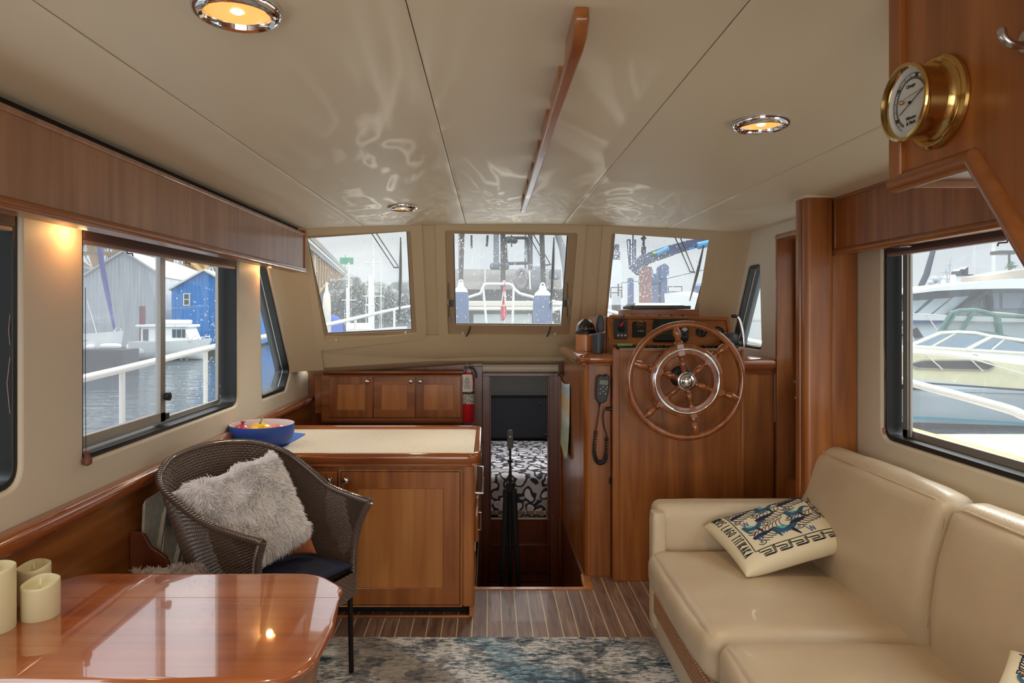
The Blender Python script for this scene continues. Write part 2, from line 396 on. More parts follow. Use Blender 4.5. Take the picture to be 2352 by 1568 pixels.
# ---- windshield facets
YC, ZR, SL, SW = 4.75, 2.215, .548, .12
XmL, XmR = -.415, .745
def fac(side):                                   # plane a*x+b*y+c*z=d of each facet
    if side == 'c': return (0, 1, SL, YC+SL*ZR)
    if side == 'l': return (-SW, 1, SL, YC+SL*ZR-SW*XmL)
    return (SW, 1, SL, YC+SL*ZR+SW*XmR)
def fmap(side, out=0):
    a, b, c, d = fac(side); n = Vector((a, b, c)).normalized()
    return lambda px, py, w: pP(px, py, a, b, c, d)+n*(w+out)
OPEN = {'l': [(703,541),(943,530),(957,765),(747,786)], 'c': [(1022,529),(1327,535),(1308,770),(1029,768)], 'r': [(1405,535),(1651,553),(1592,776),(1386,777)]}
GLS = {'l': [(703,549),(935,533),(947,761),(751,770)], 'c': [(1041,538),(1305,542),(1291,750),(1045,748)], 'r': [(1412,538),(1641,554),(1584,769),(1390,764)]}
SUR = {'l': [(640,490),(968,500),(981,778),(727,806),(690,806)], 'c': [(1000,500),(1348,500),(1326,787),(1007,784)], 'r': [(1386,500),(1690,520),(1634,808),(1364,790)]}
OUT = {'l': [(600,470),(988,470),(996,832),(680,852)], 'c': [(981,470),(1371,470),(1348,832),(989,832)], 'r': [(1363,470),(1735,500),(1672,860),(1340,832)]}
b_ = MB()
for s_ in 'lcr':
    b_.plate(OUT[s_], [rp(OPEN[s_], 6)], fmap(s_, .022), .03)
    b_.plate(rp(SUR[s_], [1,1,26,26,8][:len(SUR[s_])] if s_ != 'l' else [1,1,22,30,30], 5), [rp(OPEN[s_], 6)], fmap(s_, 0), .023)
struct(b_.build('wall_front', M['shield'], bevel=.007, seg=3))
for k, s_ in enumerate('lcr'):
    P = rp(OPEN[s_], 6); nm = {'l': 'window_1', 'c': 'window_2', 'r': 'window_3'}[s_]
    b_ = MB(); b_.plate([(x, y) for x, y in P], [rp(GLS[s_], 4)], fmap(s_, .016), .03)
    fr_ = struct(b_.build(nm, M['frame'], bevel=.002))
    b_ = MB(); b_.plate([(x, y) for x, y in GLS[s_]], [], fmap(s_, .034), .004); b_.build('glass_pane', M['glass'], fr_)
    b_ = MB()
    cxm = sum(x for x, y in GLS[s_])/4; cym = sum(y for x, y in GLS[s_])/4
    g0 = [(cxm+(x-cxm)*1.005, cym+(y-cym)*1.005) for x, y in GLS[s_]]; g1 = [(cxm+(x-cxm)*.985, cym+(y-cym)*.985) for x, y in GLS[s_]]
    b_.plate(g0, [g1], fmap(s_, .026), .006); b_.build('window_seal', M['dgrey'], fr_)
    b_ = MB(); L = OPEN[s_]
    for q in ((L[3], L[2]),):
        for tt in (.12, .88):
            px, py = q[0][0]*(1-tt)+q[1][0]*tt, q[0][1]*(1-tt)+q[1][1]*tt; p = fmap(s_)(px, py-3, -.001); b_.ball(p, .011, (1,.5,1), 12)
    b_.build('screw_cap', M['cream'], fr_)
# opening hardware of the middle window
w2 = bpy.data.objects['window_2']
for sx_ in (0, 1):
    px = (1031, 1303)[sx_]; F = fmap('c')
    b_ = MB(); b_.tube([F(px, 650, .004), F(px, 730, .004)], .0045, 8); b_.obox(F(px-2+sx_*4, 694, .0), .016, .018, .05, Matrix.Identity(3)); b_.obox(F(px+2, 732, .0), .012, .016, .05, Matrix.Identity(3))
    b_.build('window_stay', plain('dull_steel', c_(120,116,108), .45, metal=.4), w2, bevel=.002)
    b_ = MB(); b_.obox(F(px+7-sx_*14, 697, 0), .026, .03, .046, Matrix.Identity(3)); b_.build('stay_knob', M['black'], w2, bevel=.004)
    b_ = MB(); q = (1081, 1265)[sx_]; b_.tube([F(q, 748, -.005), F(q-5, 760, -.03), F(q-10, 766, -.045)], [.009, .014, .011], 8, flat=.5); b_.build('window_latch', M['black'], w2)
# dashboard roll under the windshields
b_ = MB(); prof = [(5.19,1.43),(5.235,1.34),(5.285,1.27),(5.35,1.222),(5.42,1.20),(5.5,1.192),(5.53,1.20)]
def dash(i, j):
    x = -1.43+3.22*i; y, z = spl([(a, b2, 0) for a, b2 in prof], j)[:2]
    sw = SW*max(0, XmL-x)+SW*max(0, x-XmR); tt = max(0, min(1, (-.08-x)/1.35)); z -= .09*tt*min(1, j*1.3)**1.5; y -= sw*(1-j)
    return (x, y, z)
b_.grid(dash, 40, 24); struct(b_.build('trim_windshield_base', M['shield'], sharp=80))
# cream rounded cap above the companionway
b_ = MB(); b_.tube([pY(1108, 845, 5.44), pY(1282, 845, 5.44)], .033, 20, flat=1.0); tag(b_.build('rounded_head_trim', M['cream'], bevel=.004), 'rounded cream head trim above the companionway doorway', 'trim')
# ---- left wall
def leftx(y): return XL
W1 = [(.62,1.075), (2.128,1.06), (2.128,1.97), (.62,1.97)]
W2 = [(2.459,1.064), (3.974,1.064), (3.974,1.97), (2.459,1.97)]
def Lyz(px, py): p = pX(px, py, XL); return (p.y, p.z)
W3 = [Lyz(598,609), Lyz(616,613), Lyz(669,852), Lyz(657,897), Lyz(603,917)]
W1r = rp(W1, .07); W2r = rp(W2, [.02,.07,.05,.02]); W3r = rp(W3, [.02,.05,.07,.04,.03])
b_ = MB()
outer = [(-2.2,.93), (5.53,.93), (5.53,1.14), (5.30,1.30), (5.05,1.46), (4.66,2.19), (4.6,2.22), (-2.2,2.22)]
b_.plate(outer, [W1r, W2r, W3r], lambda u, v, w: (leftx(u)-w, u, v), .075, .014)
struct(b_.build('wall_left', M['cream'], sharp=50))
b_ = MB(); b_.box(XL-.06, XL+.012, -2.2, 5.1, 0, .93); b_.hexa([(XL-.06,5.1,0),(XL+.012,5.1,0),(XL+.03,5.52,0),(XL,5.52,0),(XL-.06,5.1,.93),(XL+.012,5.1,.93),(XL+.03,5.52,.93),(XL,5.52,.93)])
struct(b_.build('wall_left_lower', M['woodY']))
# corner pillar panel between left wall and windshield
b_ = MB()
def pil(i, j):
    z = 1.16+1.06*j; yw = YC+SL*(ZR-z)-SW*(XmL+1.30)
    A = Vector((XL, min(yw-.21, 5.0 if j < .3 else 9), z)); Bp = Vector((-1.27, yw+.012, z)); Mi = Vector((XL+.035, yw-.06, z))
    return A*(1-i)**2+Mi*2*i*(1-i)+Bp*i*i
b_.grid(pil, 9, 12); struct(b_.build('wall_left_corner', M['shield'], sharp=80))
def frameplate(loop, inner, X0, th, name, mt, parent=None, side=-1, bev=.002):
    q = MB(); q.plate(loop, [inner], lambda u, v, w: (X0+side*w, u, v), th); return q.build(name, mt, parent, bevel=bev)
# window 4 (left, sliding)
o4 = struct(frameplate(rp(inset(W2, .0015),.07), rp(inset(W2, .018),[.01,.05,.04,.01]), XL-.010, .10, 'window_4', M['black']))
b_ = MB(); x0 = XL-.072
y0, y1, z0, z1 = 2.487, 3.90, 1.092, 1.95; ym = 3.185
b_.box(x0-.012, x0+.012, y0, ym+.02, z0, z0+.045); b_.box(x0-.012, x0+.012, ym-.028, ym+.02, z0, z1); b_.box(x0-.012, x0+.012, y0, y0+.02, z0, z1); b_.build('sliding_sash_frame', M['alu'], o4, bevel=.002)
b_ = MB(); b_.box(x0-.03, x0-.012, ym-.02, y1, z0-.01, z0+.012); b_.box(x0-.03, x0-.012, y1-.012, y1+.01, z0, z1); b_.build('fixed_sash_frame', M['alu'], o4, bevel=.002)
b_ = MB(); b_.box(x0-.003, x0+.001, y0, ym, z0+.02, z1); b_.build('sliding_glass', M['screen'], o4)
b_ = MB(); b_.box(x0-.022, x0-.018, ym-.02, y1, z0, z1); b_.build('fixed_glass', M['glass2'], o4)
b_ = MB(); p = pX(383, 910, x0+.02); b_.lathe([(.012,0),(.012,.012),(.02,.014),(.02,.03),(.012,.034)], (x0+.005, p.y, p.z), (1,0,0), 16); b_.build('sash_knob', M['black'], o4)
b_ = MB(); p = pX(385, 955, x0+.02); b_.box(x0, x0+.02, p.y-.012, p.y+.02, p.z-.014, p.z+.014); b_.build('sash_latch', M['black'], o4, bevel=.002)
# window 5 (left, near the camera)
o5 = struct(frameplate(rp(inset(W1, .0015),.07), rp(inset(W1, .03),.045), XL-.010, .062, 'window_5', M['black']))
b_ = MB(); b_.box(x0-.003, x0+.001, .62, 2.12, 1.06, 1.97); b_.build('glass_pane', M['glass'], o5)
b_ = MB(); b_.box(x0-.012, x0+.012, 2.03, 2.06, 1.08, 1.95); b_.box(x0-.012, x0+.012, .65, 2.06, 1.08, 1.12); b_.build('sash_frame', M['alu'], o5, bevel=.002)
# window 6 (left, forward, raked)
o6 = struct(frameplate(rp(inset(W3, .0015),.05), rp(inset(W3, .03),.03), XL-.010, .10, 'window_6', M['black']))
b_ = MB(); b_.plate(rp(inset(W3,.02),.03), [], lambda u, v, w: (x0+.0-w, u, v), .004); b_.build('glass_pane', M['glass2'], o6)
q = rp(inset(W3,.026),.03); b_ = MB(); b_.tube([(XL-.055, u, v) for u, v in q], .005, 6, closed=True); b_.build('window_seal', M['alu'], o6)
# left cap rail
def rail_profile(x, sgn, z1=.945, w=.055):
    return [(x, z1-.075), (x+sgn*.02, z1-.075), (x+sgn*.022, z1-.062), (x+sgn*.028, z1-.060), (x+sgn*w, z1-.048), (x+sgn*w*1.08, z1-.02), (x+sgn*w*.85, z1-.004), (x+sgn*w*.5, z1), (x, z1)]
b_ = MB(); P = rail_profile(XL, 1); ys = [-2.2, 3.35]
def railgrid(P, st): 
    V = [[b_.v((x+dx, y, z)) for x, z in P] for y, dx in st]
    for A, B in zip(V, V[1:]):
        for k in range(len(P)-1): b_.face([A[k], A[k+1], B[k+1], B[k]])
    b_.face(V[0]); b_.face(V[-1][::-1])
railgrid(P, [(-2.2,0), (5.0,0), (5.52,.0)])
tag(b_.build('cap_rail', M['glossY'], sharp=50), 'long varnished cap rail along the cream wall under the left windows', 'rail')
# ---- right wall, aft part with the big window
W4 = [(.70,1.033), (3.08,1.033), (3.08,1.95), (.70,1.95)]; W4r = rp(W4, [.07,.07,.04,.04])
b_ = MB(); b_.plate([(-2.2,0), (3.36,0), (3.36,2.16), (-2.2,2.16)], [W4r], lambda u, v, w: (XR+w, u, v), .08, .014)
struct(b_.build('wall_right', M['cream'], sharp=50))
o7 = struct(frameplate(rp(inset(W4, .0015),.07), rp(inset(W4, .03),.045), XR+.010, .07, 'window_7', M['black'], side=1))
x1 = XR+.085
b_ = MB(); b_.box(x1-.015, x1+.01, .72, 3.04, 1.045, 1.085); b_.box(x1-.015, x1+.01, 3.005, 3.04, 1.045, 1.95); b_.box(x1-.03, x1-.02, 2.96, 2.975, 1.06, 1.95); b_.build('sash_frame', M['alu'], o7, bevel=.002)
b_ = MB(); b_.box(x1, x1+.004, .72, 3.03, 1.05, 1.95); b_.build('glass_pane', M['glass'], o7)
# right wall, forward part with raked window and door opening
XF = 1.75
W5 = [(4.385,1.38), (4.385,1.90), (4.62,1.905), (4.99,1.36)]
def Ryz(px, py): p = pX(px, py, XF); return (p.y, p.z)
W5 = [Ryz(1749,803), Ryz(1744,606), Ryz(1719,611), (4.60+.548*.55+.05, Ryz(1719,611)[1]-.55)]; W5r = rp(W5, [.05,.03,.04,.04])
b_ = MB()
b_.plate([(4.16,.93),(5.3,.93),(5.12,1.30),(4.78,1.9),(4.62,2.17),(3.30,2.19),(3.30,2.05),(4.16,2.05)] , [W5r], lambda u, v, w: (XF+w, u, v), .075, .012)
struct(b_.build('wall_right_forward', M['cream'], sharp=50))
b_ = MB()
def pil2(i, j):
    z = 1.2+1.0*j; yw = YC+SL*(ZR-z)-SW*(1.52-XmR); A = Vector((XF, yw-.16, z)); Bp = Vector((1.52, yw+.015, z)); Mi = Vector((XF-.05, yw-.03, z))
    return A*(1-i)**2+Mi*2*i*(1-i)+Bp*i*i
b_.grid(pil2, 9, 12); struct(b_.build('wall_right_corner', M['shield'], sharp=80))
o8 = struct(frameplate(rp(inset(W5, .0015),.05), rp(inset(W5, .022),.03), XF+.008, .10, 'window_8', M['black'], side=1))
b_ = MB(); b_.plate(rp(inset(W5,.015),.03), [], lambda u, v, w: (XF+.075+w, u, v), .004); b_.build('glass_pane', M['glass'], o8)
b_ = MB(); q = [(XF+.045, u, v) for u, v in rp(inset(W5,.022),.03)]; b_.tube(q, .005, 6, closed=True); b_.build('window_seal', M['alu'], o8)
b_ = MB(); b_.box(1.752, 1.90, 4.17, 5.3, 0, .94); struct(b_.build('wall_right_forward_lower', M['woodZ']))
# door opening: jambs, head, side deck step, leaf
b_ = MB(); b_.box(XF-.004, 1.93, 4.146, 4.17, 0, 2.05); b_.box(XF-.004, 1.93, 3.30, 4.17, 2.046, 2.075); struct(b_.build('trim_door_opening', M['woodZ'], bevel=.004))
b_ = MB(); b_.box(XF-.006, XF+.008, 3.3, 4.175, 2.046, 2.066); struct(b_.build('trim_door_head', M['pale'], bevel=.004))
b_ = MB(); b_.hexa([(1.74,3.2,0),(2.1,3.2,0),(2.1,4.16,0),(1.74,4.16,0),(1.80,3.2,.60),(2.1,3.2,.60),(2.1,4.16,.60),(1.80,4.16,.60)]); tag(b_.build('door_step', M['woodZ'], bevel=.004), 'wooden step in the side door opening behind the sofa', 'step')
d1 = MB(); XD = 1.868
d1.plate([(3.32,.60),(4.14,.60),(4.14,2.04),(3.32,2.04)], [[(3.40,1.30),(4.05,1.30),(4.05,1.97),(3.40,1.97)]], lambda u, v, w: (XD+w, u, v), .03)
d1 = struct(d1.build('door_1', M['white'], bevel=.004))
b_ = MB(); b_.box(XD+.012, XD+.018, 3.40, 4.05, 1.30, 1.97); b_.build('door_glass', M['glass'], d1)
b_ = MB(); b_.tube([(XD-.012,4.115,.62),(XD-.012,4.115,2.03)], .010, 8); b_.build('door_seal', M['dgrey'], d1)
b_ = MB(); b_.box(XD-.012, XD, 4.02, 4.10, 1.05, 1.32); b_.build('lock_plate', M['black'], d1, bevel=.003)
b_ = MB(); b_.tube([(XD-.01,4.07,1.19),(XD-.05,4.07,1.19),(XD-.055,4.03,1.19),(XD-.055,3.97,1.185)], [.010,.012,.013,.010], 10); b_.ball((XD-.03,4.075,1.09), .016, (1.2,1,1)); b_.build('door_handle', M['steel'], d1)
b_ = MB()
for zz in (1.93, 1.99, 1.86): b_.ball((XD-.003,4.10,zz), .006, (1,1,1), 8)
b_.build('screw', M['steel'], d1)
# ---- forward bulkhead with companionway doorway
b_ = MB(); L_, R_ = -.056, .556; zt = 1.6-(855-CY)/K*YB
b_.plate([(-1.5,-.78),(-.02,-.78),(-.02,zt-.02),(.478,zt-.02),(.478,-.78),(1.9,-.78),(1.9,1.20),(-1.5,1.20)], [], lambda u, v, w: (u, YB+w, v), .04)
struct(b_.build('wall_forward_bulkhead', M['woodZ']))
b_ = MB()
b_.box(L_, .012, YB-.03, YB+.05, -.76, zt-.004); b_.box(.470, R_, YB-.03, YB+.05, -.76, zt-.004); b_.box(L_, R_, YB-.031, YB+.05, zt-.03, zt); b_.box(.0, .014, YB-.045, YB, -.76, zt-.03); b_.box(.468, .482, YB-.045, YB, -.76, zt-.03)
tag(b_.build('doorway_frame', M['darkwood'], bevel=.004), 'dark wooden frame around the companionway to the forward cabin', 'frame')
b_ = MB(); b_.box(L_-.012, L_-.002, YB-.04, YB-.02, .87, .95); b_.lathe([(.008,0),(.01,.03),(.012,.05),(0,.052)], (.465, YB-.03, .62), (-.6,-1,0), 12)
b_.build('door_catch', M['black'], bpy.data.objects['doorway_frame'])
# walls of the step well and the forward cabin
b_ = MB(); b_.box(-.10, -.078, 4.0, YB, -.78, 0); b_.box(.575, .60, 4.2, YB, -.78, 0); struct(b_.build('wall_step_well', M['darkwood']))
m_in = plain('cabin_liner', c_(150,148,142), .7)
b_ = MB(); b_.box(-.65, -.6, YB+.04, 8.5, -.8, 1.3); b_.box(1.2, 1.25, YB+.04, 8.5, -.8, 1.3); b_.box(-.65, 1.25, 8.4, 8.45, -.8, 1.3); b_.box(-.65, 1.25, YB+.04, 8.45, 1.25, 1.3)
struct(b_.build('wall_forward_cabin', m_in))
# aft end of the room behind the camera: bulkhead with the big door opening
b_ = MB(); b_.plate([(-1.54,0),(-1.2,0),(-1.2,2.0),(1.4,2.0),(1.4,0),(1.85,0),(1.85,2.25),(-1.54,2.25)], [], lambda u, v, w: (u, -2.2+w, v), .05)
struct(b_.build('wall_aft', M['cream']))
# ================================================================== built-in joinery
# ---- left valance
XV, z0, z1 = -1.25, 1.873, 2.137
t_ = thing('window_valance', 'long cherry valance board paled by painted window glare above the left side windows', 'valance', (XV, 1, z0))
b_ = MB()
for a, c in ((-2.1,1.415),(1.4165,1.945),(1.9465,4.60)): b_.box(XV-.018, XV, a, c, z0+.02, z1-.012)
b_.build('valance_board', M['pale'], t_, bevel=.001)
b_ = MB(); b_.tube([(XV-.004,-2.1,z0+.012),(XV-.004,4.62,z0+.012)], .017, 14); b_.box(XV-.09, XV, -2.1, 4.61, z0+.0, z0+.018); b_.build('bottom_molding', M['woodY'], t_)
b_ = MB(); b_.box(XV-.02, XV+.008, -2.1, 4.615, z1-.018, z1); b_.build('top_molding', M['pale'], t_, bevel=.004)
b_ = MB(); b_.box(XV-.10, XV+.010, 4.60, 4.622, z0, z1+.02); b_.build('end_trim', M['woodZ'], t_, bevel=.004)
b_ = MB(); b_.box(XV-.16, XV-.04, -2.1, 4.60, z1-.06, 2.19); tag(b_.build('valance_gap_shade', M['matte'], t_), 'black strip painting the shadow gap under the ceiling')  # the shade of the gap is put in as a black strip
b_ = MB(); b_.box(-1.455, -1.41, 3.05, 3.06, 1.97, 1.98)
# underside downlights of the valance
for k, y in enumerate((2.35, 4.35)):
    o = thing('valance_light', ('small round light under the left valance beside the near window post', 'small round light under the left valance near the windshield')[k], 'light', (-1.36, y, z0))
    b_ = MB(); b_.box(-1.45, -1.35, y-.05, y+.05, z0+.034, z0+.042); b_.lathe([(.03,0),(.034,-.006),(.026,-.008)], (-1.39,y,z0+.034), (0,0,1), 16); b_.build('housing', M['woodY'], o)
    b_ = MB(); b_.lathe([(.024,-.0095),(0,-.0095)], (-1.39,y,z0+.034), (0,0,1), 16); b_.build('bulb', emit('warm_bulb_%d' % k, (1,.62,.25,1), 8), o)
    lamp('valance_spot', 'POINT', (-1.40, y, z0+.01), (0,0,0), .9, (1,.60,.22), shadow_soft_size=.02)
# ---- right valance
XW, z0r, z1r = 1.65, 1.877, 2.146
t_ = thing('window_valance', 'cherry valance board above the right side window', 'valance', (XW, 1, z0r))
b_ = MB(); b_.box(XW, XW+.018, -2.1, 3.262, z0r+.02, z1r-.012); b_.build('valance_board', M['woodZ'], t_, bevel=.001)
b_ = MB(); b_.tube([(XW+.004,-2.1,z0r+.012),(XW+.004,3.275,z0r+.012)], .017, 14); b_.box(XW, XW+.06, -2.1, 3.27, z0r, z0r+.018); b_.build('bottom_molding', M['woodY'], t_)
b_ = MB(); b_.box(XW-.008, XW+.02, -2.1, 3.27, z1r-.016, z1r); b_.box(XW-.006, XW+.02, 3.25, 3.272, z0r, z1r); b_.build('top_molding', M['woodY'], t_, bevel=.004)
b_ = MB(); b_.box(XW+.04, XW+.10, -2.1, 3.26, z1r-.05, 2.17); tag(b_.build('valance_gap_shade', M['matte'], t_), 'black strip painting the shadow gap under the ceiling')  # black strip again paints the shadow above the valance
o = thing('valance_light', 'small round light under the right valance above the window', 'light', (1.70, 2.7, z0r))
b_ = MB(); b_.lathe([(.034,.002),(.04,-.004),(.028,-.007)], (1.705,2.83,z0r), (0,0,1), 16); b_.build('housing', M['steel'], o)
b_ = MB(); b_.lathe([(.027,-.0045),(0,-.0045)], (1.705,2.83,z0r), (0,0,1), 16); b_.build('bulb', emit('warm_bulb_r', (1,.85,.4,1), 6), o)
# blind headrails and cords
def blind(name, lab, X, sgn, y0, y1, z, cords, tass, side):
    t_ = thing(name, lab, 'blind', (X, (y0+y1)/2, z))
    b_ = MB(); b_.box(min(X, X+sgn*.035), max(X, X+sgn*.035), y0, y1, z-.03, z+.02); b_.build('headrail', plain('blind_fabric_'+side, c_(92,66,58), .7), t_, bevel=.004)
    b_ = MB(); b_.box(min(X+sgn*.005, X+sgn*.03), max(X+sgn*.005, X+sgn*.03), y0+.004, y1-.004, z-.044, z-.03); b_.build('bottom_rail', plain('blind_rail_'+side, c_(150,120,112), .5), t_, bevel=.002)
    for y in cords: b_ = MB(); b_.tube([(X+sgn*.015, y, z-.03), (X+sgn*.015, y+.01, z-.052), (X+sgn*.015, y+.05, z-.050), (X+sgn*.015, y+.055, z-.060)], .003, 6); b_.build('cord_hook', M['dgrey'], t_)
    return t_
bl = blind('pleated_blind', 'raised brown pleated blind at the top of the left sliding window', XL-.005, -1, 2.47, 3.96, 1.895, (2.78,3.32,3.88), 0, 'l')
b_ = MB(); b_.tube([pX(196, 660, XL+.012), pX(196, 900, XL+.012), pX(198, 1045, XL+.012)], .0012, 5); b_.build('pull_cord', plain('cord', c_(60,44,38), .8), bl)
b_ = MB(); b_.lathe([(.004,.055),(.011,.05),(.008,.038),(.017,.02),(.016,.006),(.006,0),(0,0)], pX(200, 1069, XL+.018), (0,0,1), 14); b_.build('wooden_tassel', plain('tassel_wood', c_(112,66,48), .5), bl)
bl = blind('pleated_blind', 'raised dark blind at the top of the left window beside the table', XL-.005, -1, .66, 2.11, 1.895, (1.2,), 0, 'l2')
b_ = MB()
for dx in (0, 5): b_.tube([pX(40-dx, 560, XL-.02), pX(30-dx*2, 760, XL-.02), pX(16+dx*3, 880, XL-.02), pX(26+dx, 980, XL-.02), pX(42-dx, 1065, XL-.02)], .0012, 5)
b_.tube([pX(38, 1065, XL-.02), pX(28, 1080, XL-.02), pX(26, 1100, XL-.02), pX(28, 1120, XL-.02)], .0018, 5)
b_.build('pull_cord', plain('cord_pink', c_(150,120,110), .8), bl)
b_ = MB(); p = pX(37, 1077, XL-.02); b_.box(p.x-.006, p.x+.006, p.y-.008, p.y+.008, p.z-.018, p.z+.022); b_.build('cord_cleat', plain('cleat', c_(170,160,170), .4), bl, bevel=.003)
bl = blind('pleated_blind', 'raised brown blind at the top of the right window behind the sofa', XR+.005, 1, .72, 3.06, 1.895, (2.35,), 0, 'r')
b_ = MB()
for dx in (0, 2): b_.tube([pX(2030+dx, 600, XR+.01), pX(2032-dx, 780, XR+.01), pX(2034, 860, XR+.01), pX(2031+dx, 985, XR+.01)], .0012, 5)
b_.build('pull_cord', bpy.data.materials['cord_pink'], bl)
b_ = MB(); p = pX(2031, 992, XR+.01); b_.box(p.x-.007, p.x+.007, p.y-.010, p.y+.010, p.z-.018, p.z+.018); b_.build('cord_pull', plain('cord_pull', c_(176,120,98), .5), bl, bevel=.003)
# ---- pillar by the side door
t_ = thing('door_pillar', 'tall rounded cherry pillar between the side door and the right window', 'pillar', (1.57, 3.3, 0))
b_ = MB(); pr = rp([(1.508,3.25),(1.640,3.25),(1.640,3.36),(1.508,3.36)], [.03,.022,.002,.002]); b_.prism([(x, y, 0) for x, y in pr], (0,0,zc(1.57)+.004)); b_.build('post', M['woodZ'], t_, sharp=50)
b_ = MB(); b_.box(1.646, 1.766, 3.278, 3.36, 0, 2.16); b_.build('side_panel', M['woodZ'], t_, bevel=.003)
b_ = MB(); b_.tube([(1.507,3.31,0),(1.507,3.31,zc(1.5))], .006, 8); b_.build('edge_bead', M['woodZ'], t_)
b_ = MB(); b_.prism([(x, y, zc(1.57)-.006) for x, y in rp([(1.498,3.235),(1.652,3.235),(1.652,3.37),(1.498,3.37)], [.03,.022,.002,.002])], (0,0,.012)); b_.build('ceiling_collar', M['ceil'], t_)
# ---- cupboard doors
def knob(parent, p, ax=(0,-1,0), mt=None, r=.0185):
    b_ = MB(); b_.lathe([(r*.75,0),(r*.7,.004),(r*.38,.008),(r*.4,.014),(r*.95,.020),(r,.026),(r*.8,.033),(r*.3,.037),(0,.0375)], p, ax, 18); return b_.build('knob', mt or M['chrome'], parent)
def door(parent, x0, x1, z0, z1, Y, fw, kp, name='door', th=.02, fm=None, pm=None):
    b_ = MB(); b_.plate([(x0,z0),(x1,z0),(x1,z1),(x0,z1)], [[(x0+fw,z0+fw),(x1-fw,z0+fw),(x1-fw,z1-fw),(x0+fw,z1-fw)]], lambda u, v, w: (u, Y-w, v), th)
    d = b_.build(name, fm or M['woodZ'], parent, bevel=.003)
    b_ = MB(); b_.box(x0+fw-.004, x1-fw+.004, Y-.011, Y-.004, z0+fw-.004, z1-fw+.004); b_.build('door_panel', pm or M['doorpanel'], d)
    if kp: knob(d, (kp[0], Y-th, kp[1]))
    return d
# ---- upper cupboards on the forward bulkhead
t_ = thing('wall_cupboard', 'wall cupboard with three small panelled doors under the left windshield', 'cabinet', (-.7, 5.45, .85))
YF = 5.40
fx = lambda px, Y=YF: (px-CX)/K*Y
fz = lambda py, Y=YF: H-(py-CY)/K*Y
b_ = MB(); b_.box(fx(738), fx(1064), YF, YB-.002, fz(972), fz(853)); b_.box(-1.39, fx(738), YF+.03, YB-.002, .80, 1.12); b_.box(fx(1064), -.062, YF+.06, YB-.002, .70, 1.17); b_.build('body', M['woodX'], t_, bevel=.003)
b_ = MB(); P = [(YF+.0,fz(862)),(YF-.012,fz(861)),(YF-.03,fz(855)),(YF-.03,fz(852)),(YF,fz(850))]; b_.prism([(fx(744), y, z) for y, z in P], (fx(1064)-fx(744),0,0)); b_.build('top_molding', M['glossX'], t_)
b_ = MB(); b_.box(fx(740), fx(1064), YF-.016, YF, fz(968), fz(960)); b_.build('bottom_molding', M['woodX'], t_, bevel=.005)
for a, c, kx in ((758,857,846),(859,954,945),(956,1059,966)):
    door(t_, fx(a), fx(c), fz(958), fz(864), YF-.002, .062, (fx(kx), fz(875)), th=.016, fm=M['woodX'] if a == 859 else M['woodZ'])
b_ = MB(); b_.box(fx(1064), -.06, YF+.04, YF+.06, .70, 1.17); b_.build('side_panel', M['darkwood'], t_)
# galley counter run below it, along the bulkhead and hull side
b_ = MB(); b_.box(-1.37, -.09, 4.95, 5.33, 0, .66); b_.box(-1.38, -.07, 4.93, 5.345, .66, .70)
tag(b_.build('galley_counter', M['darkwood'], bevel=.004), 'dark wooden counter against the forward bulkhead under the wall cupboard', 'counter')
# ---- galley peninsula
YC0, YC1 = 3.572, 4.42
t_ = thing('galley_peninsula', 'cherry galley peninsula cabinet with panelled doors and black toe kick', 'cabinet', (-.75, 4.0, 0))
b_ = MB(); b_.box(-1.445, -.085, 3.60, 4.38, .055, .79); b_.build('body', M['woodZ'], t_, bevel=.004)
b_ = MB(); b_.box(-1.44, -.12, 3.66, 4.36, 0, .054); tag(b_.build('toe_kick', M['matte'], t_), 'black recessed toe kick')
b_ = MB(); b_.box(-1.44, -.092, 3.58, 3.594, .0, .012); b_.box(-.106, -.082, 3.58, 4.36, 0, .055); b_.build('base_trim', M['woodX'], t_, bevel=.003)
gx = lambda px, Y=3.585: (px-CX)/K*Y
gz = lambda py, Y=3.585: H-(py-CY)/K*Y
for a, c, kx in ((784,1056,796),(500,774,757)):
    d = door(t_, gx(a), gx(c), gz(1388), gz(1083), 3.598, .088, (gx(kx), gz(1100)), th=.018)
b_ = MB(); 
for a, c in ((778,1062),):
    b_.plate([(gx(a),gz(1393)),(gx(c),gz(1393)),(gx(c),gz(1077)),(gx(a),gz(1077))], [[(gx(a+5),gz(1389)),(gx(c-5),gz(1389)),(gx(c-5),gz(1082)),(gx(a+5),gz(1082))]], lambda u, v, w: (u, 3.6-w, v), .024)
b_.build('door_surround', M['woodZ'], t_, bevel=.004)
b_ = MB(); b_.prism([(x, y, .055) for x, y in rp([(-.135,3.594),(-.079,3.594),(-.079,3.70),(-.135,3.70)], [.002,.03,0,0])], (0,0,.735)); b_.build('corner_post', M['woodZ'], t_)
# side drawers facing the passage
b_ = MB(); b_.box(-.088, -.078, 3.72, 4.34, .56, .76); d = b_.build('drawer', M['woodZ'], t_, bevel=.003)
b_ = MB(); b_.tube([(-.08,4.2,.655),(-.038,4.2,.655),(-.038,4.2,.585),(-.038,3.85,.585),(-.08,3.85,.585)], .006, 8); b_.build('bar_handle', M['steel'], d)
b_ = MB(); b_.prism([(-.08,y,z) for y, z in ((3.75,.34),(4.30,.34),(4.30,.48),(4.1,.52),(3.95,.52),(3.75,.48))], (.018,0,0)); d = b_.build('drawer', M['glossZ'], t_, bevel=.006)
b_ = MB(); b_.tube([(-.07,3.9,.36),(-.05,3.9,.36),(-.05,3.9,.46),(-.07,3.9,.46)], .005, 8); b_.build('bar_handle', M['steel'], d)
b_ = MB(); b_.box(-.088,-.076,3.72,4.3,.30,.33); b_.build('base_molding', M['cream'], t_, bevel=.003)
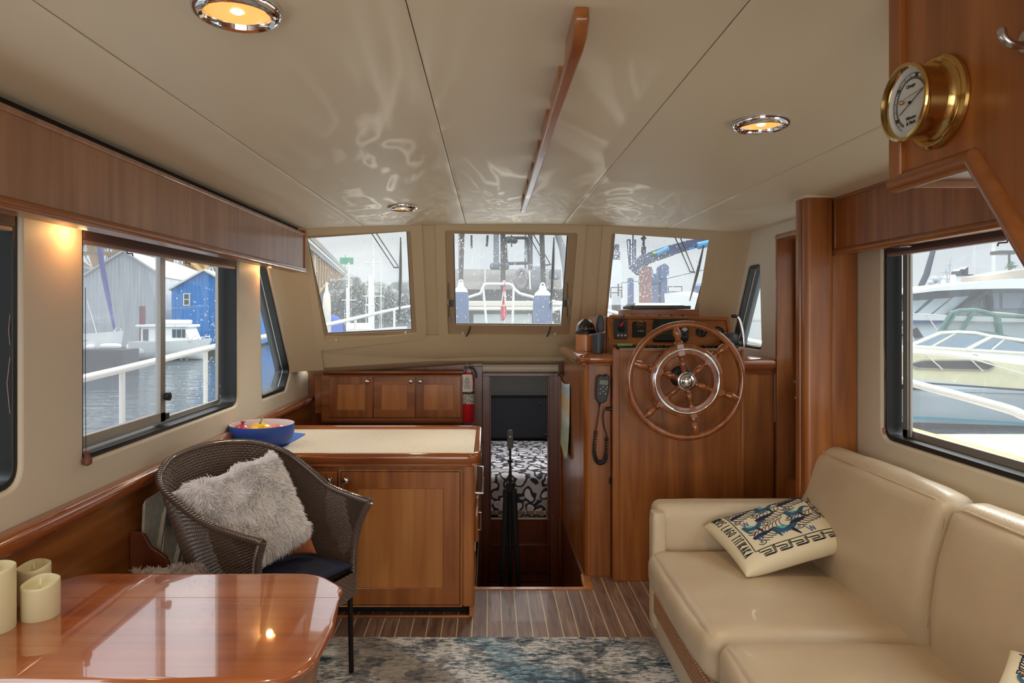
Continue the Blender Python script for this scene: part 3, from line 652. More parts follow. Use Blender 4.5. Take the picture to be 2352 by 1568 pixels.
# worktop with its rim
m, t, b = base('speckled_laminate'); v = coords(t)
g = ramp(t, noi(t, v, 220, 3, .7), [(.3, c_(196,176,146)), (.5, c_(224,212,190)), (.66, c_(240,232,216))]); t.links.new(g, b.inputs['Base Color']); put(b, rough=.35)
M['lam'] = m
t_ = thing('worktop', 'speckled cream worktop with a thick varnished wooden rim on the peninsula', 'worktop', (-.75, 4.0, .855))
x0, x1, y0, y1 = -1.448, -.043, YC0, YC1
b_ = MB(); b_.box(x0, x1-.04, y0+.03, y1-.03, .80, .853); b_.build('laminate_top', M['lam'], t_)
def rim(i, j):                                   # path: back, right, front; profile around
    path = [(x0,y1-.0),]+rp([(x0,y1),(x1,y1),(x1,y0),(x0,y0)], [0,.09,.09,0], 8)[1:-1]+[(x0,y0)]
    return path
path = rim(0,0); prof = [(-.028,.800),(-.006,.795),(-.010,.806),(-.004,.812),(.0,.822),(.002,.838),(-.002,.854),(-.010,.862),(-.020,.863),(-.03,.858),(-.036,.8535),(-.038,.80)]
b_ = MB(); rings = []
for i, (x, y) in enumerate(path):
    a = Vector(path[max(i-1,0)]); c = Vector(path[min(i+1,len(path)-1)]); d = (c-a).normalized(); n = Vector((-d.y, d.x))  # outward
    back = .011 if y > (y0+y1)/2 else 0
    k = 1.0
    rings.append([b_.v((x+n.x*o*1.0, y+n.y*o*1.0, z+(back if z > .84 else 0))) for o, z in prof])
for A, B in zip(rings, rings[1:]):
    for k in range(len(prof)): b_.face([A[k], A[(k+1)%len(prof)], B[(k+1)%len(prof)], B[k]])
b_.face(rings[0]); b_.face(rings[-1][::-1])
b_.build('wooden_rim', M['glossX'], t_, sharp=50)
b_ = MB(); b_.box(-1.46, -1.437, y0+.01, y1, .853, .872); b_.build('wall_upstand', M['alu'], t_, bevel=.004)
# ---- helm side cabinet (right of the passage)
t_ = thing('helm_side_cabinet', 'tall cherry cabinet with rounded corner between the passage and the helm', 'cabinet', (.66, 4.6, 0))
b_ = MB(); pr = rp([(.576,4.135),(.735,4.135),(.735,5.48),(.562,5.48)], [.05,.002,.002,.002], 8); b_.prism([(x, y, 0) for x, y in pr], (0,0,1.12)); b_.prism([(x, min(y,5.12), 1.12) for x, y in pr], (0,0,.18)); b_.build('body', M['woodZ'], t_, sharp=50)
b_ = MB(); b_.box(.612, .733, 4.128, 4.137, .01, 1.28); b_.build('front_panel', M['woodZ'], t_, bevel=.002)
b_ = MB(); P = [(0,1.287),(.012,1.287),(.014,1.296),(.022,1.298),(.03,1.31),(.03,1.335),(.022,1.347),(.008,1.352),(-.04,1.352)]
path = rp([(.545,5.12),(.560,4.10),(.742,4.10)], [0,.07,0], 8); rings = []
for i, (x, y) in enumerate(path):
    a = Vector(path[max(i-1,0)]); c = Vector(path[min(i+1,len(path)-1)]); d = (c-a).normalized(); n = Vector((d.y, -d.x))
    n = -n if n.dot(Vector((x,y))-Vector((.8,5))) < 0 else n
    rings.append([b_.v((x+n.x*o, y+n.y*o, z)) for o, z in P])
for A, B in zip(rings, rings[1:]):
    for k in range(len(P)-1): b_.face([A[k], A[k+1], B[k+1], B[k]])
b_.face(rings[-1]); b_.face(rings[0])
b_.poly([(.56,4.12,1.351),(.742,4.12,1.351),(.742,5.12,1.351),(.56,5.12,1.351)])
b_.build('cap_molding', M['glossY'], t_, sharp=45)
b_ = MB(); b_.box(.548,.562,5.30,5.44,0,1.10); b_.build('edge_trim', M['glossZ'], t_, bevel=.004)
b_ = MB(); b_.cyl((.728,4.128,.585),(.728,4.12,.585), .007, seg=10); b_.box(.722,.734,4.122,4.13,.565,.605); b_.build('small_latch', M['black'], t_, bevel=.002)
# ---- helm console
t_ = thing('helm_console', 'tall cherry helm console behind the ship wheel', 'cabinet', (1.12, 4.3, 0))
b_ = MB(); b_.box(.738, 1.516, 4.07, 4.9, 0, 1.379); b_.build('body', M['woodZ'], t_, bevel=.004)
b_ = MB(); b_.box(.734, .775, 4.058, 4.075, .0, 1.38); b_.build('edge_trim', M['woodZ'], t_, bevel=.005)
b_ = MB(); b_.box(1.50, 1.52, 4.060, 4.075, 0, 1.385); b_.build('edge_trim', M['woodZ'], t_, bevel=.005)
b_ = MB(); b_.box(.775, 1.5, 4.064, 4.09, 1.372, 1.388); b_.build('shelf_lip', M['pale'], t_, bevel=.003)
b_ = MB(); b_.prism([(.738,y,z) for y, z in ((4.07,1.375),(4.07,1.385),(4.20,1.40),(4.30,1.575),(4.92,1.575),(4.92,1.375))], (.022,0,0)); b_.build('side_cheek', M['woodY'], t_, bevel=.002)
b_ = MB(); b_.prism([(.70,y,z) for y, z in ((4.32,1.352),(4.30,1.575),(4.90,1.575),(4.90,1.352))], (.036,0,0)); b_.build('side_cheek', M['woodY'], t_, bevel=.002)
A, B, Cc, D = Vector((.757,4.24,1.388)), Vector((1.52,4.24,1.388)), Vector((1.50,4.34,1.574)), Vector((.757,4.34,1.574))
nrm = (B-A).cross(D-A).normalized()
b_ = MB(); b_.hexa([A, B, B+Vector((0,.5,0)), A+Vector((0,.5,0)), D, Cc, Cc+Vector((0,.4,0)), D+Vector((0,.4,0))]); b_.build('instrument_panel', M['woodX'], t_)
def onp(px, py, off=0):                           # point on the instrument panel
    n = nrm if nrm.y < 0 else -nrm; p = pP(px, py, n.x, n.y, n.z, n.dot(A)); return p+n*off
nP = nrm if nrm.y < 0 else -nrm
PM = Matrix((Vector((1,0,0)), Vector((0,-nP.z,nP.y))*-1 if False else nP.cross(Vector((1,0,0))), nP)).transposed()   # x right, y up the panel, z out
b_ = MB()
b_.plate([(1399,725),(1673,729),(1684,797),(1404,793)], [[(1406,732),(1667,736),(1676,792),(1410,788)]], lambda u, v, w: onp(u, v, w), .012)
b_.build('panel_trim', M['woodX'], t_, bevel=.003)
b_ = MB(); b_.box(.776, 1.51, 4.085, 4.235, 1.380, 1.3835); b_.build('switch_board', M['black'], t_)
xx = [i for i in range(1440, 1652, 6) if not (1590 < i < 1612)]
for k, q in enumerate(xx):
    h_ = (.010,.016,.022,.012)[(k*7) % 4]
    b_ = MB(); p = pY(q, 798, 4.12+.03*((k*5)%3)); b_.obox((p.x, p.y, 1.383+h_/2), .008, .012, h_, Matrix.Rotation(.3*((k % 3)-1), 3, 'X')); b_.build('toggle_switch', M['black'], t_, bevel=.0015)
b_ = MB(); p = pY(1436, 790, 4.13); b_.box(p.x-.045, p.x+.047, 4.12, 4.16, 1.384, 1.396); b_.build('switch_unit', M['black'], t_, bevel=.002)
b_ = MB(); b_.box(p.x-.046, p.x+.046, 4.135, 4.155, 1.399, 1.414); b_.build('lit_display', plain('green_display', c_(110,160,66), .4), t_, bevel=.002)
# raised pod behind the panel and its lid
b_ = MB(); b_.box(.936, 1.386, 4.5, 4.96, 1.574, 1.622); pod = b_.build('pod_box', M['woodX'], t_, bevel=.003)
b_ = MB()
for q in (1487,1515,1542,1568): 
    p = pY(q, 728, 4.498); b_.lathe([(.009,0),(.009,-.004),(0,-.004)], (p.x, 4.5, 1.578), (0,1,0), 14)
b_.build('notch_dark', M['matte'], pod)  # black discs paint the dark of the notches in the pod front
t2 = thing('instrument_hood', 'flat black lidded hood lying on the raised box in front of the right windshield', 'hood', (1.14, 4.7, 1.622))
b_ = MB(); b_.prism([(x, y, 1.624) for x, y in rp([(.935,4.50),(1.335,4.50),(1.335,4.9),(.955,4.9)], .03)], (0,0,.022)); b_.build('tray', M['dgrey'], t2, bevel=.003)
b_ = MB(); b_.hexa([(.955,4.52,1.646),(1.30,4.52,1.646),(1.31,4.88,1.646),(.965,4.88,1.646),(.975,4.56,1.664),(1.27,4.56,1.664),(1.28,4.86,1.67),(.99,4.86,1.67)]); b_.build('lid', M['black'], t2, bevel=.006, seg=3)
# side box right of the console with its cap
t_ = thing('side_locker', 'narrow cherry locker between the helm console and the side door', 'cabinet', (1.66, 4.25, 0))
b_ = MB(); b_.box(1.525, 1.748, 4.19, 4.6, 0, 1.265); b_.build('body', M['woodZ'], t_, bevel=.003)
b_ = MB(); P = [(4.19,1.225),(4.178,1.228),(4.176,1.25),(4.168,1.256),(4.165,1.262),(4.160,1.27),(4.158,1.30),(4.168,1.315),(4.19,1.32),(4.6,1.32),(4.6,1.225)]; b_.prism([(1.522,y,z) for y, z in P], (.226,0,0)); b_.build('cap_molding', M['glossX'], t_, sharp=50)
# ---- overhead handrail
t_ = thing('ceiling_handrail', 'long wooden grab rail on stepped blocks along the middle of the ceiling', 'handrail', (.184, 2.6, zc(.184)))
hb = 2.155; w2_ = .0145; X0 = .186
b_ = MB(); P = [(1.372,2.2155),(1.366,2.19),(1.375,2.175),(1.40,2.163),(1.45,2.156),(1.51,hb),(3.78,hb),(3.78,2.172),(1.56,2.178),(1.54,2.2155)]
b_.prism([(X0-w2_, y, z) for y, z in P], (2*w2_,0,0)); b_.build('rail', M['woodY'], t_, bevel=.004, seg=3)
for a in (1.70,2.06,2.43,2.79,3.15,3.52):
    b_ = MB(); e = min(a+.26, 3.775); P = [(a,zc(X0)+.001),(a+.01,2.19),(a+.03,2.177),(a+.06,2.172)]+([(e-.04,2.172),(e,zc(X0)+.001)])
    b_.prism([(X0-w2_*.9, y, z) for y, z in P], (1.8*w2_,0,0)); b_.build('block', M['woodY'], t_, bevel=.002)
# ---- recessed ceiling lights
labs = ['large chrome ringed ceiling light nearest the camera, above the chair side', 'chrome ringed ceiling light right of the wooden grab rail', 'small looking chrome ceiling light near the left windshield']
cl0 = None
def ceiling_light(p, lab, R=.088):
    t_ = thing('ceiling_light', lab, 'ceiling light', p, 'recessed ceiling lights')
    x, y, z = p
    b_ = MB(); b_.lathe([(R,.002),(R,-.004),(R*.97,-.012),(R*.90,-.018),(R*.82,-.020),(R*.74,-.017),(R*.70,-.008),(R*.69,.0)], p, (0,0,1), 40, caps=False); b_.build('chrome_ring', M['chrome'], t_)
    b_ = MB(); b_.lathe([(R*.70,-.007),(R*.60,-.006),(R*.45,-.005),(.0,-.0045)], p, (0,0,1), 32)
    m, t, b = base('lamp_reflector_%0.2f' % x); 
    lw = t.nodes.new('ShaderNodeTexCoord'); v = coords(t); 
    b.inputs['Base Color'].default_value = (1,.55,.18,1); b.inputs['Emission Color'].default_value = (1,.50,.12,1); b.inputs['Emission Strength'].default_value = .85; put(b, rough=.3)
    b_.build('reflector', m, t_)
    b_ = MB(); b_.ball((x,y,z-.004), R*.17, (1,1,.5), 16); b_.build('bulb', emit('halogen_%0.2f' % x, (1,.85,.5,1), 9), t_)
    lamp('halogen', 'SPOT', (x,y,z-.03), (0,0,0), 22, (1,.78,.5), spot_size=math.radians(140), spot_blend=1, shadow_soft_size=.04)
    return t_
for (px, py), lab in zip(((545,33),(1748,290),(925,479)), labs):
    zz = 2.2
    for _ in range(4): p = pZ(px, py, zz); zz = zc(p.x)-.012
    ceiling_light((p.x, p.y, zc(p.x)), lab)
# ---- hanging stair locker at upper right
XS = .765
def sy(px): return XS*K/(px-CX)
t_ = thing('stair_locker', 'hanging cherry stair enclosure in the upper right with brass barometer on it', 'cabinet', (XS, 1.0, 1.9))
yF, yN, zB = sy(2055), sy(2235), 1.848
b_ = MB(); P = [(yF,zB),(yN,zB),(.90,1.60),(.55,1.05),(-.5,1.05),(-.5,2.195),(yF,2.195)]
b_.prism([(XS,y,z) for y, z in P], (.018,0,0)); b_.build('side_panel', M['darkpanel'] if 'darkpanel' in M else M['woodZ'], t_)
b_ = MB(); b_.box(XS+.0, XW-.012, yF-.02, yF, zB, 2.175); b_.box(XS+.018, XW-.012, yN, yF-.02, zB-.002, zB+.016); b_.build('underside', M['darkwood'], t_)
b_ = MB(); b_.box(XS-.010, XS+.02, yF-.032, yF+.004, zB, 2.195); b_.build('corner_trim', M['woodZ'], t_, bevel=.003)
b_ = MB(); b_.tube([(XS+.004,yF+.006,zB-.004),(XS+.004,yN,zB-.004)], .017, 14); b_.build('bottom_molding', M['woodY'], t_)
b_ = MB(); b_.tube([(XS+.004,yN,zB-.004),(XS+.004,.90,1.59),(XS+.004,.55,1.04)], .017, 14, up=(1,0,0)); b_.ball((XS+.004,yN,zB-.004), .017); b_.build('sloping_molding', M['woodY'], t_)
b_ = MB(); b_.box(XS+.02, XW-.012, yF-.006, yF+.004, zB-.012, zB+.004); b_.build('far_edge_molding', M['pale'], t_, bevel=.003)
# barometer
p = Vector((XS, 1.160, 1.957)); ax = Vector((-1,0,0))
t_ = thing('barometer', 'round polished brass barometer with white dial on the stair enclosure', 'barometer', p)
b_ = MB(); R = .0785
b_.lathe([(R*.97,0),(R,.004),(R*.99,.009),(R*.93,.013),(R*.90,.013),(R*.86,.010),(R*.80,.013),(R*.77,.018),(R*.755,.024)], p, ax, 56); b_.build('flange', M['brass'], t_)
b_ = MB(); b_.lathe([(R*.755,.02),(R*.755,.052),(R*.79,.054),(R*.83,.057),(R*.84,.061),(R*.82,.064),(R*.77,.065),(R*.755,.060)], p, ax, 56, caps=False); b_.build('case', M['brass'], t_)
dm = plain('dial_face', c_(226,226,222), .4); b_ = MB(); b_.lathe([(R*.76,.052),(R*.70,.048),(0,.048)], p, ax, 48, caps=False); dial = b_.build('dial', dm, t_)
b_ = MB(); b_.lathe([(R*.76,.0605),(R*.4,.0625),(0,.063)], p, ax, 32, caps=False); b_.build('dial_glass', M['clearglass'], t_)
DM = Matrix((Vector((0,-1,0)), Vector((0,0,1)), Vector((-1,0,0)))).transposed()
dp = lambda a, r, o=.0488: p+ax*o+DM@Vector((math.cos(a)*r, math.sin(a)*r, 0))
ink = plain('dial_ink', c_(46,44,44), .6)
b_ = MB()
for k in range(80):
    a = math.radians(-60+300*k/79); L_ = .008 if k % 5 == 0 else .004; b_.bar(dp(a, R*.50), dp(a, R*.50+L_), .0009, .0003, (1,0,0))
for r_ in (R*.50, R*.62): b_.tube([dp(math.radians(-60+300*k/60), r_) for k in range(61)], .0005, 4)
b_.build('dial_scale', ink, dial)
for k, s_ in enumerate(('28','29','30','31')): text(s_, .009, dp(math.radians(210-70*k), R*.57, .049), DM, ink, dial)
text('Change', .008, dp(PI/2, R*.36, .049), DM, ink, dial); text('Weems\n& Plath', .0085, dp(-PI/2, R*.38, .049), DM, ink, dial)
b_ = MB(); b_.bar(dp(math.radians(205), R*.42, .0505), dp(math.radians(22), R*.62, .0505), .0014, .0004, (1,0,0)); b_.ball(dp(0,0,.051), .0028, (1,1,1), 10); b_.build('pointer', M['black'], dial)
b_ = MB(); b_.bar(dp(math.radians(150), R*.24, .052), dp(math.radians(20), R*.5, .052), .001, .0004, (1,0,0)); b_.ball(dp(math.radians(165), R*.26, .053), .0042, (1,1,1), 10); b_.build('set_hand', M['brass'], dial)
# hook
t_ = thing('coat_hook', 'curved silver coat hook at the upper right edge beside the barometer', 'hook', (XS, .98, 2.0))
def hk(px, py, off): X = XS-off; return pX(px, py, X)
b_ = MB(); b_.tube(curve([hk(2302,72,.075), hk(2304,84,.075), hk(2318,98,.068), hk(2336,104,.055), hk(2352,103,.035), hk(2366,98,.0)], 30), [.0055]*30, 16)
b_.ball(hk(2301,72,.075), .0062, (1,1,1), 10); b_.build('hook_arm', M['steel'], t_)
b_ = MB(); b_.lathe([(.018,0),(.016,.006),(0,.006)], hk(2366,94,0), (-1,0,0), 16); b_.build('hook_plate', M['steel'], t_)
# ================================================================== at the helm
YWH = 3.86
wc = pY(1575, 874, YWH)
t_ = thing('ship_wheel', 'large varnished wooden ship wheel with six turned spokes and chrome hub', 'steering wheel', wc)
ring = lambda r, n=72, y=0: [wc+Vector((math.cos(2*PI*k/n)*r, y, math.sin(2*PI*k/n)*r)) for k in range(n)]
WG = wood('wheel_wood', c_(112,56,24), c_(152,84,38), c_(176,108,56), 'Z', rough=.14, coat=.8, sc=1.5)
b_ = MB(); b_.tube(ring(.320), .0195, 16, closed=True, up=(0,1,0)); b_.build('outer_rim', WG, t_, sharp=80)
b_ = MB(); n = 72; prof = [(.148,-.022),(.152,-.028),(.170,-.030),(.198,-.030),(.206,-.024),(.207,.020),(.150,.020)]
b_.grid(lambda i, j: wc+Vector((math.cos(2*PI*i)*prof[round(j*7) % 7][0], prof[round(j*7) % 7][1], math.sin(2*PI*i)*prof[round(j*7) % 7][0])), 72, 8, cu=True)
b_.build('inner_ring', WG, t_, sharp=45)
b_ = MB(); pr2 = [(.171,-.029),(.175,-.0345),(.1795,-.0365),(.184,-.0345),(.188,-.029)]
b_.grid(lambda i, j: wc+Vector((math.cos(2*PI*i)*pr2[round(j*4)][0], pr2[round(j*4)][1], math.sin(2*PI*i)*pr2[round(j*4)][0])), 72, 5, cu=True)
cr_ = b_.build('chrome_band', M['chrome'], t_, sharp=80)
for k in range(18):
    a = 2*PI*(k+.4)/18; b_ = MB(); b_.ball(wc+Vector((math.cos(a)*.1795, -.034, math.sin(a)*.1795)), .0034, (1,.6,1), 8); b_.build('screw', M['steel'], cr_)
inn = [(.040,.013),(.058,.011),(.066,.014),(.070,.010),(.078,.0135),(.098,.016),(.112,.012),(.120,.009),(.124,.014),(.130,.014),(.133,.010),(.137,.015),(.150,.016)]
outp = [(.204,.018),(.222,.019),(.226,.013),(.231,.016),(.236,.011),(.244,.0125),(.262,.0185),(.282,.0175),(.300,.0135),(.312,.012)]
for k in range(6):
    a = math.radians(101-60*k); d = Vector((math.cos(a), 0, math.sin(a)))
    b_ = MB(); b_.lathe([(r*1.2, h) for h, r in inn], wc+Vector((0,-.004,0)), d, 16)
    b_.lathe([(r*1.3, h) for h, r in outp], wc+Vector((0,-.004,0)), d, 16)
    P_ = wc+d*.178; q_ = Vector((-d.z,0,d.x)); Mx = Matrix((q_, Vector((0,1,0)), d)).transposed(); b_.obox(P_+Vector((0,-.003,0)), .036, .058, .062, Mx)
    b_.build('spoke', WG, t_, sharp=40)
b_ = MB(); b_.lathe([(.0,-.062),(.018,-.060),(.034,-.052),(.044,-.038),(.046,-.030),(.052,-.028),(.0535,-.022),(.050,-.014),(.046,.0),(.03,.03)], wc, (0,1,0), 36); b_.build('hub', M['chrome'], t_)
b_ = MB(); b_.ball(wc+Vector((0,-.062,0)), .009, (1,.6,1), 12); b_.build('hub_screw', M['steel'], t_)
b_ = MB(); b_.cyl(wc+Vector((0,.02,0)), wc+Vector((.026,.20,0)), .022, seg=16); b_.lathe([(.066,.210),(.064,.196),(.05,.188),(0,.188)], wc+Vector((.032,0,.004)), (0,1,0), 28); b_.build('helm_shaft', M['black'], t_)
# throttle binnacle at the right end of the console
t_ = thing('throttle_control', 'black and chrome throttle control with tall lever beside the ship wheel', 'throttle', (1.50, 4.2, 1.39))
q = lambda px, py, Y=4.12: pY(px, py, Y)
b_ = MB(); c0 = q(1683, 797); b_.prism([(c0.x-.055,4.09,1.385),(c0.x+.03,4.09,1.385),(c0.x+.03,4.25,1.385),(c0.x-.055,4.25,1.385)], (0,0,.012)); b_.build('base_plate', M['black'], t_, bevel=.003)
b_ = MB(); b_.prism([(c0.x-.05,4.12,1.397),(c0.x+.01,4.12,1.397),(c0.x+.01,4.22,1.397),(c0.x-.05,4.22,1.397)], (0,0,.055)); b_.build('chrome_body', M['chrome'], t_, bevel=.008, seg=3)
b_ = MB(); p = q(1678, 776, 4.14); b_.lathe([(.02,-.035),(.054,-.03),(.06,-.014),(.056,.012),(.045,.026),(.02,.032),(0,.033)], p+Vector((0,.02,-.0)), (0,0,1), 30); b_.build('rotating_drum', M['dgrey'], t_)
b_ = MB(); b_.tube(curve([q(1708,796), q(1707,775), q(1703,750), q(1697,732), q(1690,726)], 14), [.007+.0035*math.sin(PI*i/13) for i in range(14)], 12); b_.build('lever', M['chrome'], t_)
b_ = MB(); b_.tube([q(1694,727), q(1690,726), q(1682,726), q(1680,727)], [.008,.0105,.0105,.008], 12); b_.build('lever_grip', M['black'], t_)
b_ = MB(); p = q(1662,783,4.22); b_.prism([(p.x-.018,4.2,1.385),(p.x+.018,4.2,1.385),(p.x+.018,4.24,1.385),(p.x-.018,4.24,1.385)], (0,0,.085)); b_.build('side_housing', M['woodZ'], t_, bevel=.006)
# instruments on the panel, each its own thing
def panel_box(px0, px1, py0, py1, th, r=.008):
    pts = rp([(px0,py1),(px1,py1),(px1,py0),(px0,py0)], r*K/4.3); b_ = MB(); b_.plate(pts, [], lambda u, v, w: onp(u, v, w), th); return b_
def pdisc(px, py, r, o0, o1, mt, parent, name, seg=24):
    b_ = MB(); b_.lathe([(r,0),(r,o1-o0),(0,o1-o0)], onp(px, py, o0), nP, seg); return b_.build(name, mt, parent)
grey_ = plain('label_grey', c_(190,190,186), .5); dark_ = plain('screen_glass', c_(40,44,44), .12)
t_ = thing('autopilot_unit', 'black instrument with three round buttons and a red key at the left of the panel', 'instrument', onp(1426,757))
panel_box(1410,1441,735,779,.012).build('body', M['dgrey'], t_, bevel=.002)
for k in range(3): pdisc(1419.5+8*k, 772, .0065, .012, .0145, grey_, t_, 'button', 14)
b_ = MB(); b_.lathe([(.022,0),(.020,.012),(0,.013)], onp(1427,757,.012), nP, 20); b_.build('round_cover', M['black'], t_)
b_ = MB(); b_.bar(onp(1423,754,.028), onp(1433,740,.028), .014, .008, nP); b_.build('red_key', plain('red_plastic', c_(190,40,50), .4), t_, bevel=.002)
b_ = MB(); b_.tube([onp(1431,746,.02), onp(1429,735,.03), onp(1431,729,.03)], [.016,.014,.010], 10, flat=.5); b_.build('rubber_strap', M['dgrey'], t_)
t_ = thing('wiper_control', 'black panel unit with a gold ring emblem and three small lights', 'instrument', onp(1467,757))
panel_box(1452,1483,740,775,.012).build('body', M['black'], t_, bevel=.002)
b_ = MB(); b_.tube([onp(1470+7.5*math.cos(a*PI/9), 748+7.5*math.sin(a*PI/9), .013) for a in range(18)], .0012, 6, closed=True)
b_.bar(onp(1466,746,.013), onp(1474,750,.013), .002, .001, nP); b_.bar(onp(1466,750,.013), onp(1470,746,.013), .002, .001, nP); b_.bar(onp(1470,750,.013), onp(1474,746,.013), .002, .001, nP)
b_.build('ring_emblem', M['brass'], t_)
for k in range(3): pdisc(1466+4.8*k, 762, .004, .012, .014, grey_, t_, 'light', 10)
t_ = thing('chartplotter', 'black chartplotter with blank screen and grey keypad in the instrument panel', 'chartplotter', onp(1540,760))
panel_box(1499,1579,737,786,.03,.015).build('body', M['black'], t_, bevel=.003)
panel_box(1512,1558,742,775,.0325,.004).build('screen', dark_, t_)
panel_box(1560,1577,745,781,.0335,.006).build('keypad', M['dgrey'], t_)
b_ = MB(); b_.plate([(1562,762),(1569.5,767),(1577,762),(1569.5,757)], [], lambda u, v, w: onp(u, v, .0335+w), .003); b_.build('diamond_key', grey_, t_)
for yy, rr in ((750,.015),(773,.008)): pdisc(1568.5, yy, rr, .0335, .038, M['black'], t_, 'key_pad', 16)
for px, py, lab in ((1611,763,'round black gauge with small white dial marks, second from the throttle'), (1650,762,'round black gauge partly hidden behind the wheel rim')):
    t_ = thing('gauge', lab, 'gauge', onp(px, py), 'round gauges on the panel')
    b_ = MB(); b_.lathe([(.034,0),(.034,.008),(.030,.011),(.027,.008)], onp(px,py), nP, 28, caps=False); b_.build('bezel', M['black'], t_)
    b_ = MB(); b_.lathe([(.028,.007),(0,.007)], onp(px,py), nP, 24); dl = b_.build('dial', dark_, t_)
    b_ = MB()
    for k in range(11):
        a = math.radians(-50+28*k); r0, r1 = 3.6, 5.2 if k % 2 else 6; b_.bar(onp(px+math.cos(a)*r0*1.3, py-math.sin(a)*r0*1.3, .0078), onp(px+math.cos(a)*r1*1.3, py-math.sin(a)*r1*1.3, .0078), .0012, .0006, nP)
    b_.build('dial_marks', grey_, dl)
# compass on its wooden stand
t_ = thing('compass', 'black domed compass on a round wooden stand beside the helm', 'compass', (.625, 4.46, 1.352))
c0 = Vector((.628, 4.45, 1.3525)); R = .066
b_ = MB(); b_.lathe([(R*.96,0),(R*.96,.105),(R*.9,.11),(0,.11)], c0, (0,0,1), 36); b_.build('wooden_stand', wood('compass_wood', c_(176,100,50), c_(206,130,74), c_(222,150,92), 'Z'), t_)
b_ = MB(); b_.lathe([(R*.9,.110),(R*1.02,.112),(R*1.04,.122),(R*.98,.132),(R*.93,.136)], c0, (0,0,1), 36); b_.build('collar', M['black'], t_)
m, t, b = base('smoked_dome'); b.inputs['Base Color'].default_value = c_(20,20,22); put(b, rough=.06, coat=1)
b_ = MB(); b_.lathe([(R*.94,.134),(R*.92,.150),(R*.82,.172),(R*.62,.190),(R*.36,.200),(R*.3,.206),(0,.208)], c0, (0,0,1), 36); b_.build('dome', m, t_)
b_ = MB()
for k in range(14):
    a = math.radians(215+8*k); b_.bar(c0+Vector((math.cos(a)*R*.935, math.sin(a)*R*.935, .140)), c0+Vector((math.cos(a)*R*.92, math.sin(a)*R*.92, .150 if k % 3 else .156)), .0016, .0008)
b_.build('card_marks', grey_, t_)
# cup holder bin at the front corner
t_ = thing('cup_holder', 'dark grey plastic bin standing on the cap edge beside the compass', 'bin', (.69, 4.19, 1.352))
p0 = Vector((.668, 4.19, 1.353)); 
b_ = MB(); b_.lathe([(.032,0),(.042,.118),(.040,.118),(.030,.004),(0,.004)], p0, (0,0,1), 28, sy=1); b_.build('bin_body', plain('bin_plastic', c_(62,64,68), .4), t_)
b_ = MB(); b_.tube([p0+Vector((math.cos(a*PI/16)*.043-.004*(1-math.cos(a*PI/16)), math.sin(a*PI/16)*.043, .120-.010*math.cos(a*PI/16)*-1)) for a in range(32)], .003, 8, closed=True); b_.build('bin_rim', plain('bin_rim_grey', c_(120,122,128), .3), t_)
# radio handset hung above it
t_ = thing('radio_handset', 'small black handset clipped high on the side of the helm panel above the bin', 'handset', (.69, 4.28, 1.54))
b_ = MB(); ps = [(1373,727),(1379,722),(1385,727),(1388,738),(1387,760),(1382,766),(1375,765),(1372,750)]
b_.prism([pY(x, y, 4.26) for x, y in ps], (0,.05,0)); b_.build('handset_body', M['black'], t_, bevel=.006, seg=3)
b_ = MB(); b_.cyl(pY(1372, 748, 4.285), pY(1369.5, 748, 4.285), .018, seg=16); b_.build('speaker', M['dgrey'], t_)
# marine radio microphone with coiled cord
t_ = thing('radio_microphone', 'black marine radio microphone with screen, keypad and coiled cord on the side cabinet', 'microphone', (.66, 4.12, 1.15))
YM = 4.105
f3 = lambda px, py, d=0: pY(px, py, YM)+Vector((0,-d,0))
b_ = MB(); ps = rp([(1370,866),(1377,860),(1387,862),(1391,858),(1397,862),(1399,876),(1396,900),(1391,920),(1382,925),(1371,922),(1367,912),(1368,885)], 3, 3)
b_.prism([f3(x, y) for x, y in ps], (0,-.03,0)); b_.build('mic_body', M['black'], t_, bevel=.005, seg=3)
b_ = MB(); b_.prism([f3(x, y, .0295) for x, y in rp([(1376,871),(1395,872.5),(1394,883),(1375,881)], 1)], (0,-.002,0)); b_.build('mic_screen', plain('lcd', c_(112,118,98), .25), t_)
for r_ in range(4):
    for q_ in range(3 if r_ else 4):
        x, y = 1378+ (q_*5 if r_ == 0 else q_*6.2)-r_*.4, 886.5+r_*5.0+q_*.5
        b_ = MB(); b_.prism([f3(x-1.7, y-1, .0295), f3(x+1.7, y-.9, .0295), f3(x+1.7, y+1.1, .0295), f3(x-1.7, y+1, .0295)], (0,-.0022,0)); b_.build('key', grey_ if (q_+r_) % 2 else M['dgrey'], t_)
b_ = MB(); b_.box(*(lambda a, c: (a.x, c.x, YM-.004, 4.13, c.z, a.z))(f3(1380,875), f3(1388,900))); b_.build('mic_bracket', M['black'], t_)
b_ = MB(); S1 = curve([f3(1376,926,.012), f3(1375,945,.012), f3(1371,970,.012), f3(1367.5,990,.012)], 10); S2 = curve([f3(1397,939,.02), f3(1388,940,.02), f3(1384,952,.015), f3(1387,980,.012), f3(1393.5,1000,.012), f3(1394,1010,.012)], 16)
b_.tube(S1, .0036, 8); b_.tube(S2, .0036, 8); b_.tube([f3(1377,922,.012), f3(1376,934,.012)], [.008,.004], 8)
U = curve([f3(1368,990,.012), f3(1365,1020,.012), f3(1365,1042,.012), f3(1370,1058,.012), f3(1379,1062,.012), f3(1388,1057,.012), f3(1392,1040,.012), f3(1393,1005,.012)], 60)
pts = []; turns = 46; N = turns*12
for i in range(N+1):
    s_ = i/N; c0 = spl([tuple(x) for x in U], s_); c1 = spl([tuple(x) for x in U], min(1, s_+.004)); d = (c1-c0).normalized() if (c1-c0).length > 1e-7 else Vector((0,0,1)); n1 = Vector((0,1,0)); n2 = d.cross(n1)
    a = 2*PI*turns*s_; pts.append(c0+(n1*math.sin(a)+n2*math.cos(a))*.0105)
